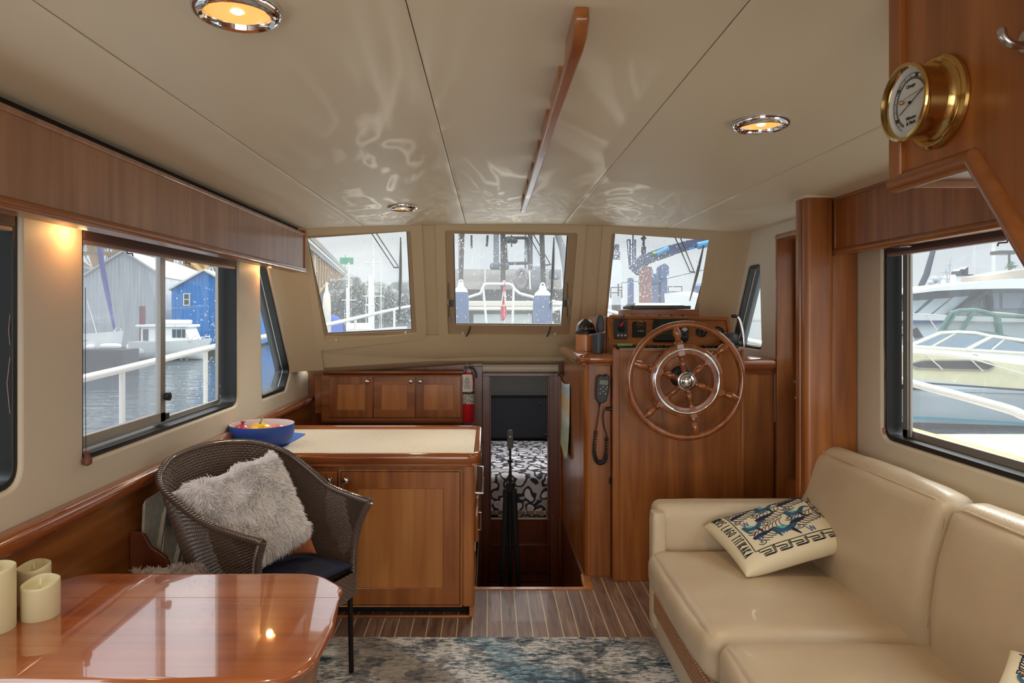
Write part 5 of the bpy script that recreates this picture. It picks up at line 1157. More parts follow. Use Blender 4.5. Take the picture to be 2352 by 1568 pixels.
def weave(surf, nrm, U, V, NU, NV, th, b_, skip=None):
    for j in range(NV):
        for i in range(NU):
            off = .5*(j % 2); u0, u1 = (i+off-.52)/NU, (i+off+.52)/NU
            if u1 <= 0 or u0 >= 1: continue
            u0, u1 = max(0, u0), min(1, u1); v0, v1 = (j-.08)/NV, (j+1.08)/NV; v1 = min(1, v1); v0 = max(0, v0)
            uu0, uu1 = U[0]+(U[1]-U[0])*u0, U[0]+(U[1]-U[0])*u1; vv0, vv1 = V[0]+(V[1]-V[0])*v0, V[0]+(V[1]-V[0])*v1
            vm = (vv0+vv1)/2
            for sg in (1, -1):
                P = [surf(uu0, vv0), surf(uu0+(uu1-uu0)*.5, vv0), surf(uu1, vv0), surf(uu1, vv1), surf(uu0+(uu1-uu0)*.5, vv1), surf(uu0, vv1)]
                n_ = nrm((uu0+uu1)/2, vm)*sg; c0 = surf(uu0+(uu1-uu0)*.28, vm)+n_*th; c1 = surf(uu0+(uu1-uu0)*.72, vm)+n_*th
                vs = [b_.v(p-n_*th*.25) for p in P]; a, c = b_.v(c0), b_.v(c1)
                for q in ([vs[0],vs[1],a],[vs[1],c,a],[vs[1],vs[2],c],[vs[2],vs[3],c],[vs[3],vs[4],c],[vs[4],a,c],[vs[4],vs[5],a],[vs[5],vs[0],a]): b_.face(q)
b_ = MB(); weave(shell, snorm, (.0,1.0), (.0,.985), 74, 44, .0068, b_); b_.build('woven_shell', wick, t_, sharp=80)
# braided rim, wrapped with strands
b_ = MB(); N = 200; rim = [shell(i/N, 1.0) for i in range(N+1)]
b_.tube(rim, .0125, 8)
for k in range(150):
    u0 = k/150; pts = []
    for q in range(7):
        a = -.3+2.4*q/6; u = min(1, u0+.010*q/6); n1 = snorm(u, .98); tg = (shell(min(1,u+.003),1)-shell(max(0,u-.003),1)).normalized(); up = tg.cross(n1)
        if up.z < 0: up = -up
        pts.append(shell(u, 1)+(n1*math.cos(a)*1+up*math.sin(a))*.0132)
    b_.tube(pts, .0042, 4)
b_.build('braided_rim', wick, t_, sharp=80)
def endcol(u):
    b_ = MB(); b_.tube([shell(u, v/12) for v in range(13)], .014, 8)
    for k in range(30):
        v = k/30; c = shell(u, v); n1 = snorm(abs(u-.002), min(.99, v+.01)); tg = (shell(u, min(1, v+.01))-shell(u, max(0, v-.01))).normalized(); bn = n1.cross(tg)
        b_.tube([c+(n1*math.cos(a)+bn*math.sin(a))*.0155+tg*.004*a for a in [x*PI/4 for x in range(9)]], .0036, 4)
    return b_.build('arm_end_post', wick, t_, sharp=80)
endcol(0.0); endcol(1.0)
# seat deck and front apron
def seats(u, v):                                   # u front to back, v side to side
    a = spl(botc, .02+.48*u); return cw(a.x, a.y*(1-2*v), .452)
b_ = MB(); weave(seats, lambda u, v: Vector((0,0,1)), (0,.98), (0,1), 16, 40, .003, b_); b_.build('woven_seat', wick, t_, sharp=80)
def apron(u, v):
    a = spl([(botc[0][0]+.012, s_*.262, 0) for s_ in (-1,-.5,0,.5,1)], u); return cw(a.x+.012*math.sin(PI*u), a.y, .455-.10*(1-v)-.02*math.sin(PI*u)*(1-v))
b_ = MB(); weave(apron, lambda u, v: fV, (0,1), (0,1), 22, 11, .004, b_); b_.build('front_apron', wick, t_, sharp=80)
def skirt(u, v): a = spl(botc, u); return cw(a.x, a.y, .455-.10*(1-v))
b_ = MB(); weave(skirt, lambda u, v: (spl(botc,u)-Vector((-.2,0,.455))).normalized(), (0,1), (0,1), 60, 11, .004, b_); b_.build('seat_skirt', wick, t_, sharp=80)
for f_, s_ in ((.0,.243),(.0,-.243),(-.42,.17),(-.42,-.17)):
    b_ = MB(); b_.tube([cw(f_-.005, s_*.98, .45), cw(f_+(.0 if f_ > -.1 else -.05), s_, .011)], [.0125,.0115], 12); b_.build('leg', metal_leg, t_)
# near chair: only the top of its back shows at the lower edge of the photo
c2 = copy_tree(t_); c2['label'] = 'second brown wicker chair, its braided back top peeking below the near table edge'; c2['group'] = 'wicker armchairs'; t_['group'] = 'wicker armchairs'
c2.rotation_euler = (0, 0, math.radians(-61.0+0)); c2.location = (-.66, .682, 0)
# seat cushion and pillows
f, n = pillow_fn(cw(-.42,.235,.485), cw(.01,.245,.485), cw(.01,-.235,.485), cw(-.42,-.225,.485), .030)
f0 = f; f = lambda u, v, side=1, off=0: f0(u, v, side, off)-Vector((0,0,.012*math.exp(-((u-.35)**2+(v-.3)**2)*60)+.012*math.exp(-((u-.35)**2+(v-.7)**2)*60)+.012*math.exp(-((u-.72)**2+(v-.3)**2)*60)))*side
o = pillow(f, M['navy'], 'seat_pad'); tag(o, 'navy blue tufted seat pad on the wicker armchair', 'cushion')
def fur_pillow(name, lab, corners, th, col, N=11000, L=.030, wd=.0022, grp='fluffy pillows'):
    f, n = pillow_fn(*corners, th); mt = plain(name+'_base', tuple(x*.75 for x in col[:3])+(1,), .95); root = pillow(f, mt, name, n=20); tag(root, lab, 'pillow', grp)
    fm = plain(name+'_fur', col, .75, sheen=.3); b_ = MB(); rnd = random.Random(5); cam_ = Vector((0,0,1.6))
    for k in range(N):
        u, v = rnd.random(), rnd.random()
        if rnd.random() < .22:
            e_ = rnd.uniform(.002, .03); e_ = e_ if rnd.random() < .5 else 1-e_
            if rnd.random() < .5: u = e_
            else: v = e_
        side = 1 if rnd.random() < .72 else -1
        p = f(u, v, side); e = .004; a = f(min(1,u+e), v, side)-f(max(0,u-e), v, side); c = f(u, min(1,v+e), side)-f(u, max(0,v-e), side)
        if a.length < 1e-9 or c.length < 1e-9: continue
        nn = a.cross(c).normalized(); nn = nn if nn.dot(n)*side > 0 else -nn
        edge = min(u, v, 1-u, 1-v)
        if edge < .05: nn = (nn*.4+(p-f(.5,.5,1)+n*th*-1).normalized()).normalized()
        cl = noise.noise_vector(p*16); cl2 = noise.noise_vector(p*45)
        d = (nn*.75+cl*.9+cl2*.5+Vector((0,0,-.45))+Vector((rnd.uniform(-1,1), rnd.uniform(-1,1), rnd.uniform(-1,1)))*.22).normalized()
        if d.dot(nn) < .12: d = (d+nn*.4).normalized()
        LL = L*rnd.uniform(.7,1.25); sd = d.cross(Vector((rnd.uniform(-1,1), rnd.uniform(-1,1), rnd.uniform(-1,1)))).normalized()*wd*.5*rnd.uniform(.7,1.4); dn = Vector((0,0,-1))*LL*.16
        q0 = p-nn*.002; q1 = q0+d*LL*.5; q2 = q0+d*LL*.85+dn*.6; q3 = q0+d*LL+dn*1.3
        V0 = [b_.v(q0-sd), b_.v(q0+sd)]; V1 = [b_.v(q1-sd*1.2), b_.v(q1+sd*1.2)]; V2 = [b_.v(q2-sd*.7), b_.v(q2+sd*.7)]; tp = b_.v(q3)
        b_.face([V0[0],V0[1],V1[1],V1[0]]); b_.face([V1[0],V1[1],V2[1],V2[0]]); b_.face([V2[0],V2[1],tp])
    o = b_.build('fur', fm, root, sharp=180, fixn=False); o['kind'] = 'stuff'; return root
PC = dict(a=cw(-.49,-.295,.865), b=cw(-.40,.165,.955), c=cw(-.15,.135,.635), d=cw(-.20,-.25,.52))
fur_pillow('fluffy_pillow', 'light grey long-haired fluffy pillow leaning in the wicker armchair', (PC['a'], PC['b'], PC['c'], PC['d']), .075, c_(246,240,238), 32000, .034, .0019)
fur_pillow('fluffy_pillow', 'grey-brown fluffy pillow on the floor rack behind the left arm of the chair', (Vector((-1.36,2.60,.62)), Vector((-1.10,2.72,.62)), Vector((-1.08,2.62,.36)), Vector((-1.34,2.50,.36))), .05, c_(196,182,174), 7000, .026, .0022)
f, n = pillow_fn(cw(-.33,.10,.70), cw(-.24,.185,.72), cw(-.14,.175,.53), cw(-.24,.09,.53), .03); o = pillow(f, plain('terracotta_fabric', c_(168,98,60), .8, .2, 500), 'terracotta_cushion', n=14); tag(o, 'small terracotta cushion tucked behind the grey fluffy pillow', 'cushion')
# ---- rack with charts on the left wall
t_ = thing('chart_rack', 'dark wooden wall rack holding folded charts behind the wicker chair', 'rack', (-1.42, 2.9, .3))
b_ = MB(); P = [(-1.445,.36),(-1.28,.36),(-1.27,.55),(-1.30,.62),(-1.36,.66),(-1.39,.715),(-1.445,.72)]; b_.prism([(x, 2.74, z) for x, z in P], (0,.018,0)); b_.build('side_panel', M['darkwood'], t_, bevel=.003)
b_ = MB(); b_.prism([(x, 3.06, z) for x, z in P], (0,.018,0)); b_.build('side_panel', M['darkwood'], t_, bevel=.003)
b_ = MB(); b_.box(-1.29,-1.27,2.755,3.06,.36,.50); b_.box(-1.445,-1.27,2.755,3.06,.36,.38); b_.build('front_panel', M['darkwood'], t_, bevel=.003)
pap = []
for k, cc in enumerate((c_(196,190,178), c_(176,170,150), c_(206,196,176))):
    m, t, b = base('chart_paper_%d' % k); v = coords(t); t.links.new(ramp(t, noi(t, v, 26, 4, .6), [(.42, cc), (.55, tuple(x*.8 for x in cc[:3])+(1,)), (.6, cc)]), b.inputs['Base Color']); put(b, rough=.85); pap.append(m)
for k in range(5):
    zt = (.84,.80,.815,.77,.74)[k]; x = -1.43+.030*k; lean = (.02,.06,.03,.07,.05)[k]; y0 = 2.775+.006*k; wd_ = (.012,.020,.014,.022,.016)[k]
    b_ = MB(); b_.hexa([(x,y0,.385),(x+wd_,y0,.385),(x+wd_,y0+.22,.385),(x,y0+.22,.385),(x+lean,y0+.012*k,zt-.02),(x+lean+wd_,y0+.012*k,zt),(x+lean+wd_,y0+.24,zt+.01),(x+lean,y0+.24,zt)])
    o = b_.build('folded_chart', pap[k%3], bevel=.002); tag(o, 'folded paper chart standing in the dark wall rack', 'chart', 'folded charts in the wall rack')
# ---- bowl of vegetables on a blue mat
Zc = .8535
t_m = MB(); mt = plain('blue_felt', c_(52,104,190), .9, .5, 900)
A = [pZ(512,1026,Zc), pZ(604,1034.5,Zc), pZ(645,1032,Zc), pZ(700,995,Zc), pZ(600,990,Zc), pZ(540,1005,Zc)]
A = [pZ(508,1022,Zc), pZ(560,1031,Zc), pZ(640,1033,Zc), pZ(703,997,Zc), pZ(640,991,Zc), pZ(546,1001,Zc)]
t_m.prism([(x, y, Zc) for x, y in rp([(p.x, p.y) for p in A], [.02,.03,.05,.03,.03,.02])], (0,0,.004)); o = t_m.build('placemat', mt, bevel=.001); tag(o, 'bright blue felt placemat under the blue bowl', 'placemat')
bc = pZ(597, 1010, Zc); bc = Vector((-1.283, 3.855, Zc+.0045))
t_ = thing('bowl', 'wide blue bowl with white inside on the blue placemat', 'bowl', bc)
b_ = MB(); R = .176
b_.lathe([(R*.72,0),(R*.80,.004),(R*.90,.018),(R*.965,.04),(R*.995,.07),(R,.115),(R*.995,.117)], bc, (0,0,1), 56, caps=False); b_.lathe([(R*.72,0),(0,.001)], bc, (0,0,1), 56); b_.build('outer_shell', plain('cobalt_ceramic', c_(40,76,160), .5), t_, sharp=60)
b_ = MB(); b_.lathe([(R*.995,.117),(R*.975,.116),(R*.965,.07),(R*.93,.042),(R*.85,.022),(R*.72,.010),(0,.008)], bc, (0,0,1), 56, caps=False); b_.build('inner_glaze', plain('pink_white_glaze', c_(232,222,226), .35), t_, sharp=60)
def fruit(name, lab, cat, c, r, col, lobes=0, sq=.8, parts=()):
    m, t, b = base(name+'_skin'); v = coords(t); t.links.new(ramp(t, noi(t, v, 22, 3), [(.35, tuple(x*.8 for x in col[:3])+(1,)), (.65, col)]), b.inputs['Base Color']); put(b, rough=.3)
    b_ = MB()
    def fn(i, j):
        th, ph = PI*j, 2*PI*i; rr = r*(1+(.10*abs(math.cos(ph*lobes/2))-.05)*math.sin(th) if lobes else 1); zz = math.cos(th)*r*sq
        if lobes: zz -= .18*r*math.exp(-(th/.45)**2)
        return (c[0]+rr*math.sin(th)*math.cos(ph), c[1]+rr*math.sin(th)*math.sin(ph), c[2]+zz)
    b_.grid(fn, 40, 16, cu=True); bmesh.ops.remove_doubles(b_.bm, verts=b_.bm.verts, dist=1e-5); o = b_.build(name, m, sharp=80); tag(o, lab, cat); return o
z0 = bc.z+.010
o = fruit('yellow_squash', 'ribbed yellow squash with green stem in the middle of the bowl', 'squash', (bc.x-.005, bc.y-.02, z0+.066), .066, c_(244,178,20), 9, .80)
b_ = MB(); b_.tube(curve([(bc.x-.005,bc.y-.02,z0+.108),(bc.x-.002,bc.y-.02,z0+.124),(bc.x+.012,bc.y-.02,z0+.142)], 6), [.008,.006,.005,.0045,.004,.0045], 8); b_.build('stem', plain('green_stem', c_(130,150,60), .6), o)
o = fruit('pomegranate', 'red and pink pomegranate left of the yellow squash in the bowl', 'fruit', (bc.x-.108, bc.y-.03, z0+.062), .048, c_(206,60,72), 0, .95)
b_ = MB(); b_.lathe([(.010,0),(.008,.010),(.014,.020),(.011,.018),(0,.012)], (bc.x-.100, bc.y-.03, z0+.104), (.1,0,1), 8); b_.build('crown', plain('calyx', c_(150,70,60), .6), o)
fruit('peach', 'orange-pink peach right of the yellow squash in the bowl', 'fruit', (bc.x+.088, bc.y+.0, z0+.055), .050, c_(238,128,92), 0, .95)
# ================================================================== outside
ZW = -.9
m, t, b = base('harbour_water'); v = coords(t, (.35,1,1)); b.inputs['Base Color'].default_value = c_(70,84,90); put(b, rough=.06, spec=.9)
bump(t, b, noi(t, v, 1.6, 4, .55, .4), .5, .12)
b_ = MB(); b_.box(-500, 500, -60, 900, ZW-.1, ZW); struct(b_.build('water', m))
def sc(px, Y): return (px-CX)/K*Y
def sz(py, Y): return H-(py-CY)/K*Y
wht = plain('boat_white', c_(236,238,238), .35); offw = plain('boat_cream', c_(222,214,196), .5); rubber = plain('black_rubber', c_(34,35,38), .7)
shade = plain('boat_window', c_(70,84,92), .1); railm = plain('white_rail', c_(238,236,228), .25, coat=.4); post_blue = plain('blue_paint', c_(70,96,140), .6)
# ---- own boat: decks and rails
b_ = MB(); b_.prism([(x, y, .30) for x, y in ((-2.35,-3),(-1.56,-3),(-1.56,5.2),(-2.3,5.2))], (0,0,.05)); b_.prism([(x, y, .30) for x, y in ((1.95,-3),(2.65,-3),(2.6,5.2),(1.95,5.2))], (0,0,.05))
b_.box(-1.1,1.45,5.56,8.6,1.302,1.33); tag(b_.build('boat_deck', wht), 'unseen white side decks and coach roof of this boat, bouncing light in', 'deck')  # unseen white plates added to bounce daylight onto the ceiling
Lr = curve([(-2.33,-2,1.10),(-2.32,2,1.17),(-2.30,3.88,1.229),(-2.25,5.84,1.332),(-1.90,7.76,1.452),(-1.30,11.4,1.71),(-.62,12.6,1.76)], 40)
Rr = curve([(2.68,2.6,1.02),(2.64,3.30,1.085),(2.62,3.50,1.118),(2.60,4.36,1.177),(2.5,5.8,1.30),(2.1,8,1.46),(1.55,11,1.70),(.95,12.6,1.76)], 40)
t_ = thing('deck_rail', 'long white hand rail along the left side deck outside the windows', 'rail', (-2.3,4,.35))
b_ = MB(); b_.tube(Lr, .024, 10); b_.build('top_rail', railm, t_)
for y, x in ((2.2,-2.32),(4.27,-2.30),(5.49,-2.26),(7.1,-2.03),(8.85,-1.72),(10.4,-1.47)):
    p = min(Lr, key=lambda q: abs(q.y-y)); b_ = MB(); b_.cyl((p.x,y,.35 if y < 5.3 else .35),(p.x,y,p.z), .018, seg=10); b_.build('stanchion', railm, t_)
t_ = thing('deck_rail', 'white hand rail along the right side deck outside the sofa window', 'rail', (2.6,4,.35))
b_ = MB(); b_.tube(Rr, .024, 10); b_.build('top_rail', railm, t_)
for y in (2.9,5.1,7,9,11):
    p = min(Rr, key=lambda q: abs(q.y-y)); b_ = MB(); b_.cyl((p.x,y,.35 if y < 5.3 else .35),(p.x,y,p.z), .018, seg=10); b_.build('stanchion', railm, t_)
YP = 12.6; P = lambda px, py, Y=YP: pY(px, py, Y)
t_ = thing('bow_pulpit', 'white tubular bow pulpit rail outside the middle windshield', 'rail', (0.2,12.6,.8))
b_ = MB(); b_.tube([P(1046,690),P(1078,682),P(1103,674),P(1108,664),P(1113,653),P(1120,652),P(1168,652),P(1176,654),P(1182,664),P(1194,674),P(1224,682),P(1270,692),P(1310,700)], .026, 10); b_.build('top_rail', railm, t_)
for a, c in (((1110,664),(1120,770)), ((1180,660),(1176,770)), ((1288,694),(1292,770))):
    b_ = MB(); b_.cyl(P(*a), P(*c), .022, seg=10); b_.build('stanchion', railm, t_)
b_ = MB(); b_.tube([P(1225,730),P(1255,720),P(1292,706)], .014, 8); b_.tube([P(1257,718),P(1276,752)], .014, 8); b_.tube([P(1040,714),P(1073,713),P(1071,690)], .008, 6); b_.tube([P(1045,724),P(1082,750)], .008, 6); b_.build('lower_rail', railm, t_)
def fender(lab, px0, px1, py0, py1, Y, col, end):
    x, r = sc((px0+px1)/2, Y), (px1-px0)/2/K*Y; zt, zb = sz(py0, Y), sz(py1, Y); t_ = thing('fender', lab, 'fender', (x,Y,zb), 'boat fenders')
    b_ = MB(); b_.lathe([(r*.5,0),(r*.95,.08*r/.1),(r,.2),(r,zt-zb-.18),(r*.88,zt-zb-.05),(r*.5,zt-zb)], (x,Y,zb), (0,0,1), 20); b_.build('fender_body', col, t_)
    b_ = MB(); b_.lathe([(r*.88,-.03),(r*.75,.02),(r*.42,.06),(r*.33,.12),(r*.2,.14),(0,.14)], (x,Y,zt-.02), (0,0,1), 18); b_.tube([(x+math.cos(a)*r*.2,Y,zt+.13+math.sin(a)*r*.2) for a in [PI*q/6 for q in range(12)]], .012, 6, closed=True); b_.build('fender_end', end, t_)
fb = plain('fender_blue', c_(64,92,134), .5)
fender('blue fender with white end cap at the left of the middle windshield', 1040, 1077, 664, 800, 11.6, fb, wht)
fender('blue fender with white end cap at the right of the middle windshield', 1224, 1269, 672, 800, 11.6, fb, wht)
fender('long white fender standing outside the left windshield', 741, 760, 676, 800, 8.6, offw, offw)
t_ = thing('flag', 'limp red and white flag hanging on a short staff at the bow', 'flag', P(1160,650))
red = plain('flag_red', c_(222,60,70), .8); fw = plain('flag_white', c_(240,226,216), .8)
b_ = MB(); b_.cyl(P(1158.5,646), P(1158.5,770), .008, seg=8); b_.ball(P(1158.5,646), .02, (1,1,1), 8); b_.build('staff', railm, t_)
FL = [(646,1158,1159.5),(668,1155.5,1160),(672,1155,1160.5),(700,1151,1162),(704,1151,1162),(708,1150.5,1163),(716,1150,1163.5),(735,1150.5,1157)]
b_ = MB(); b_.m = 0
rowsF = []
for i in range(25):
    s_ = i/24; y = 648+88*s_; wl = 1158-8*min(1, s_*1.5); wr_ = 1160+3.5*min(1, s_*1.3)-(6*max(0, s_-.85)/.15)
    rowsF.append([b_.v(P(wl+(wr_-wl)*j/6, y, YP)+Vector((0,.04*math.sin(j*1.9+i*.3),0))) for j in range(7)])
for i in range(24):
    for j in range(6):
        b_.m = 1 if 6 <= i < 15 else 0
        if 9 <= i < 14 and 1 <= j <= 3: b_.m = 0
        b_.face([rowsF[i][j], rowsF[i][j+1], rowsF[i+1][j+1], rowsF[i+1][j]])
b_.build('flag_cloth', [red, fw], t_, solid=.006)
t_ = MB(); t_.grid(lambda i, j: (sc(757+30*i, 9.3), 9.3+.5*j, sz(724+ (16*i*i)+3*math.sin(i*20), 9.3)-.5*j*j), 16, 8); t_.grid(lambda i, j: (sc(757+30*i, 9.3), 9.3, sz(724+16*i*i+3*math.sin(i*20)+60*j, 9.3)), 16, 6)
tag(t_.build('blue_tarpaulin', plain('tarp_blue', c_(50,92,196), .5), solid=.01), 'bright blue tarpaulin bundle outside the lower corner of the left windshield', 'tarpaulin')
# ---- wipers on the windshields
for s_, lab, arms, link, bl in (('l', 'windshield wiper with thin twin arms on the left windshield', [((845,534),(904,623)),((855,532),(914,621))], ((903,624),(916,624)), ((920,553),(917,741))),
                            ('c', 'windshield wiper with thin twin arms on the middle windshield', [((1208,536),(1254,618)),((1220,536),(1265,615))], ((1253,619),(1268,617)), ((1274,553),(1266,718))),
                            ('r', 'windshield wiper with thin twin arms on the right windshield', [((1550,546),(1588,632)),((1562,545),(1598,634))], ((1587,633),(1600,636)), ((1620,571),(1587,700)))):
    F = fmap(s_, .075); t_ = thing('windshield_wiper', lab, 'wiper', F(bl[0][0], bl[0][1], 0))
    for a, c in arms: b_ = MB(); b_.tube([F(a[0], a[1], 0), F(c[0], c[1], 0)], .0042, 6); b_.build('arm', M['black'], t_)
    b_ = MB(); b_.tube([F(*link[0], 0), F(*link[1], 0)], .006, 6); b_.build('link', M['black'], t_)
    b_ = MB(); n = 14; b_.tube([F(bl[0][0]+(bl[1][0]-bl[0][0])*i/n+1.2*math.sin(PI*i/n), bl[0][1]+(bl[1][1]-bl[0][1])*i/n, -.012) for i in range(n+1)], [.004+.007*math.sin(PI*i/n) for i in range(n+1)], 8); b_.build('blade', M['black'], t_)
# ---- rain drops on the panes
m, t, b = base('rain_drop'); b.inputs['Base Color'].default_value = (1,1,1,1); put(b, rough=0, trans=1.0, ior=1.33)
def drops(s_, n, parent, seed, x0, x1, y0, y1, F, clus, d):
    rn = random.Random(seed); b_ = MB()
    for _ in range(n):
        if rn.random() < .65: c = rn.choice(clus); x, y = rn.gauss(c[0], c[2]), rn.gauss(c[1], c[3])
        else: x, y = rn.uniform(x0, x1), rn.uniform(y0, y1)
        if not (x0 < x < x1 and y0 < y < y1): continue
        r = rn.choice((.0015,.0020,.0026,.0036))
        b_.ball(F(x, y, d), r, (rn.uniform(.8,1.3), .6, rn.uniform(.9,1.6)), 8)
    o = b_.build('rain_drops', m, parent, sharp=180); o['kind'] = 'stuff'
drops('l', 420, bpy.data.objects['window_1'], 1, 722, 940, 552, 756, fmap('l'), [(770,650,22,18),(840,640,35,30),(830,720,50,22),(890,700,25,25)], .041)
drops('c', 480, bpy.data.objects['window_2'], 2, 1046, 1300, 545, 746, fmap('c'), [(1085,590,22,20),(1060,560,10,16),(1180,590,30,22),(1220,640,40,30),(1280,700,14,26)], .041)
drops('r', 520, bpy.data.objects['window_3'], 3, 1400, 1630, 556, 690, fmap('r'), [(1480,600,24,22),(1465,650,24,25),(1540,620,40,30),(1415,590,8,10)], .041)
def Fw(px, py, d): p = pX(px, py, XL-.10); return p
drops('w', 260, o4, 4, 384, 512, 640, 940, Fw, [(480,740,14,24),(500,780,14,40),(470,860,26,40),(440,900,30,20)], 0)
# ---- left: boathouses, boats, bridge, trees
AX = Vector((-.175,1,0)).normalized()
def shed(name, lab, px0, pxm, px1, pyp, pye, Y, L, wallm, roofm, wins=()):
    x0, xm, x1, zp, ze = sc(px0,Y), sc(pxm,Y), sc(px1,Y), sz(pyp,Y), sz(pye,Y); t_ = thing(name, lab, 'boathouse', (xm,Y,ZW))
    b_ = MB(); b_.prism([(x0,Y,ZW+.2),(x1,Y,ZW+.2),(x1,Y,ze),(xm,Y,zp),(x0,Y,ze)], AX*L); b_.build('walls', wallm, t_)
    for a, c in ((x0,xm),(x1,xm)):
        d = (Vector((c,Y,zp))-Vector((a,Y,ze))); ov = d*.04; A = Vector((a,Y-.25,ze))-ov; Bq = Vector((c,Y-.25,zp)); b_ = MB()
        b_.prism([A, Bq, Bq+Vector((0,0,.12)), A+Vector((0,0,.12))], AX*(L+.5)); b_.build('roof', roofm, t_)
    for w_ in wins:
        a, c, e, g_ = sc(w_[0],Y), sc(w_[1],Y), sz(w_[2],Y), sz(w_[3],Y); b_ = MB(); b_.plate([(a,g_),(c,g_),(c,e),(a,e)], [[(a+.07,g_+.07),(c-.07,g_+.07),(c-.07,(e+g_)/2-.03),(a+.07,(e+g_)/2-.03)],[(a+.07,(e+g_)/2+.03),(c-.07,(e+g_)/2+.03),(c-.07,e-.07),(a+.07,e-.07)]], lambda u, v, w: (u, Y-.05+w, v), .04)
        f_ = b_.build('window', offw, t_); b_ = MB(); b_.box(a+.05,c-.05,Y-.02,Y-.005,g_+.05,e-.05); b_.build('pane', shade, f_)
    return t_
def metal_sheet(name, col, dk2):
    m, t, b = base(name); v = coords(t); g = ramp(t, noi(t, coords(t, (1,1,.04)), 9, 3), [(.35, dk2), (.6, col)]); t.links.new(g, b.inputs['Base Color']); put(b, rough=.6); 
    sp = t.nodes.new('ShaderNodeSeparateXYZ'); t.links.new(v, sp.inputs[0]); bump(t, b, mth(t, 'SINE', mth(t, 'MULTIPLY', sp.outputs[0], 26)), .5, .03); return m
gs = metal_sheet('grey_corrugated', c_(206,210,214), c_(184,188,194)); roofm = plain('pale_roof', c_(222,218,214), .6, var=.12)
shed('boathouse', 'tall grey corrugated boathouse behind the moored boats', 196, 287, 376, 578, 634, 45, 34, gs, roofm)
shed('boathouse', 'bright blue boathouse with small white framed windows', 394, 471, 548, 622, 665, 42, 20, metal_sheet('blue_corrugated', c_(36,126,204), c_(28,110,188)), roofm, ((421,437,673,702),(506,522,674,703)))
shed('boathouse', 'low pale boathouse partly hidden left of the grey one', 90, 150, 212, 600, 622, 60, 20, gs, roofm)
b_ = MB(); b_.box(sc(100,40), sc(560,40), 39.5, 41, ZW, ZW+.45); tag(b_.build('floating_dock', plain('dock_dark', c_(70,64,60), .8)), 'dark floating dock in front of the boathouses', 'dock')
b_ = MB(); b_.box(sc(100,26.6), sc(289,26.6), 26.4, 27.6, ZW, sz(803,26.6)); tag(b_.build('floating_dock', plain('dock_dark2', c_(58,56,58), .8)), 'dark floating dock under the bow of the sailboat', 'dock')
b_ = MB(); b_.cyl((sc(327,38.5),38.5,ZW),(sc(327,38.5),38.5,sz(703,38.5)), .16, seg=14); tag(b_.build('dock_pile', plain('rust_pile', c_(122,72,66), .7)), 'rust brown dock pile in front of the grey boathouse', 'pile')
# small cabin boat
def hull(x0, x1, y, zb, zt, half, mt, parent, bow=1, name='hull', sheer=.15, rot=0):
    b_ = MB(); L = x1-x0
    def fn(i, j):
        s_ = i if bow > 0 else 1-i; wd = half*(1-max(0, (s_-.45)/.55)**2.2); a = PI*j; zt2 = zt+sheer*max(0, s_-.5)*2
        yy = -math.cos(a)*wd; prof = math.sin(a)**.5; z = zt2-(zt2-zb)*prof; rk = .10*L*max(0, s_-.7)/.3*(z-zb)/(zt-zb+1e-6)*bow
        return Vector((x0+L*i*(.93 if bow > 0 else 1)+(.07*L if bow < 0 else 0)*(1-i)+rk, y+yy*(.75+.25*(z-zb)/(zt-zb)), z))
    V = b_.grid(fn, 26, 15)
    for i in range(25): b_.face([V[i][0], V[i][14], V[i+1][14], V[i+1][0]])
    b_.face([V[0][j] for j in range(15)]); return b_.build(name, mt, parent, sharp=50)
Yb = 36.5
t_ = thing('cabin_boat', 'small white cabin boat with twin outboards moored before the blue boathouse', 'boat', (sc(390,Yb),Yb,ZW))
hull(sc(318,Yb), sc(480,Yb), Yb, ZW, sz(783,Yb), 1.1, wht, t_)
b_ = MB(); x = lambda p: sc(p,Yb)
b_.prism([(x(338),Yb-.7,sz(783,Yb)),(x(452),Yb-.7,sz(783,Yb)),(x(438),Yb-.7,sz(750,Yb)),(x(338),Yb-.7,sz(750,Yb))], (0,1.4,0)); b_.build('cabin', wht, t_, bevel=.05)
b_ = MB(); b_.box(x(328), x(446), Yb-.8, Yb+.8, sz(751,Yb), sz(745,Yb)); b_.build('cabin_roof', wht, t_, bevel=.04)
for a, c in ((344,356),(378,392),(410,418),(420,430),(432,439)): b_ = MB(); b_.box(x(a), x(c), Yb-.73, Yb-.69, sz(774 if a > 400 else 781,Yb), sz(755,Yb)); b_.build('window', shade, t_)
b_ = MB(); b_.softbox(x(372), x(436), Yb-.5, Yb+.4, sz(744,Yb), sz(734,Yb), .1, n=6); b_.build('roof_raft', wht, t_)
for a in (320,345): b_ = MB(); b_.softbox(x(a-11), x(a+9), Yb-1.0, Yb-.6, sz(812,Yb), sz(786,Yb), .2, n=6); b_.build('outboard_motor', wht, t_)
b_ = MB(); b_.tube([(x(462),Yb-.3,sz(783,Yb)),(x(468),Yb-.3,sz(774,Yb)),(x(482),Yb,sz(772,Yb)),(x(480),Yb,sz(782,Yb))], .03, 6); b_.build('bow_rail', railm, t_)
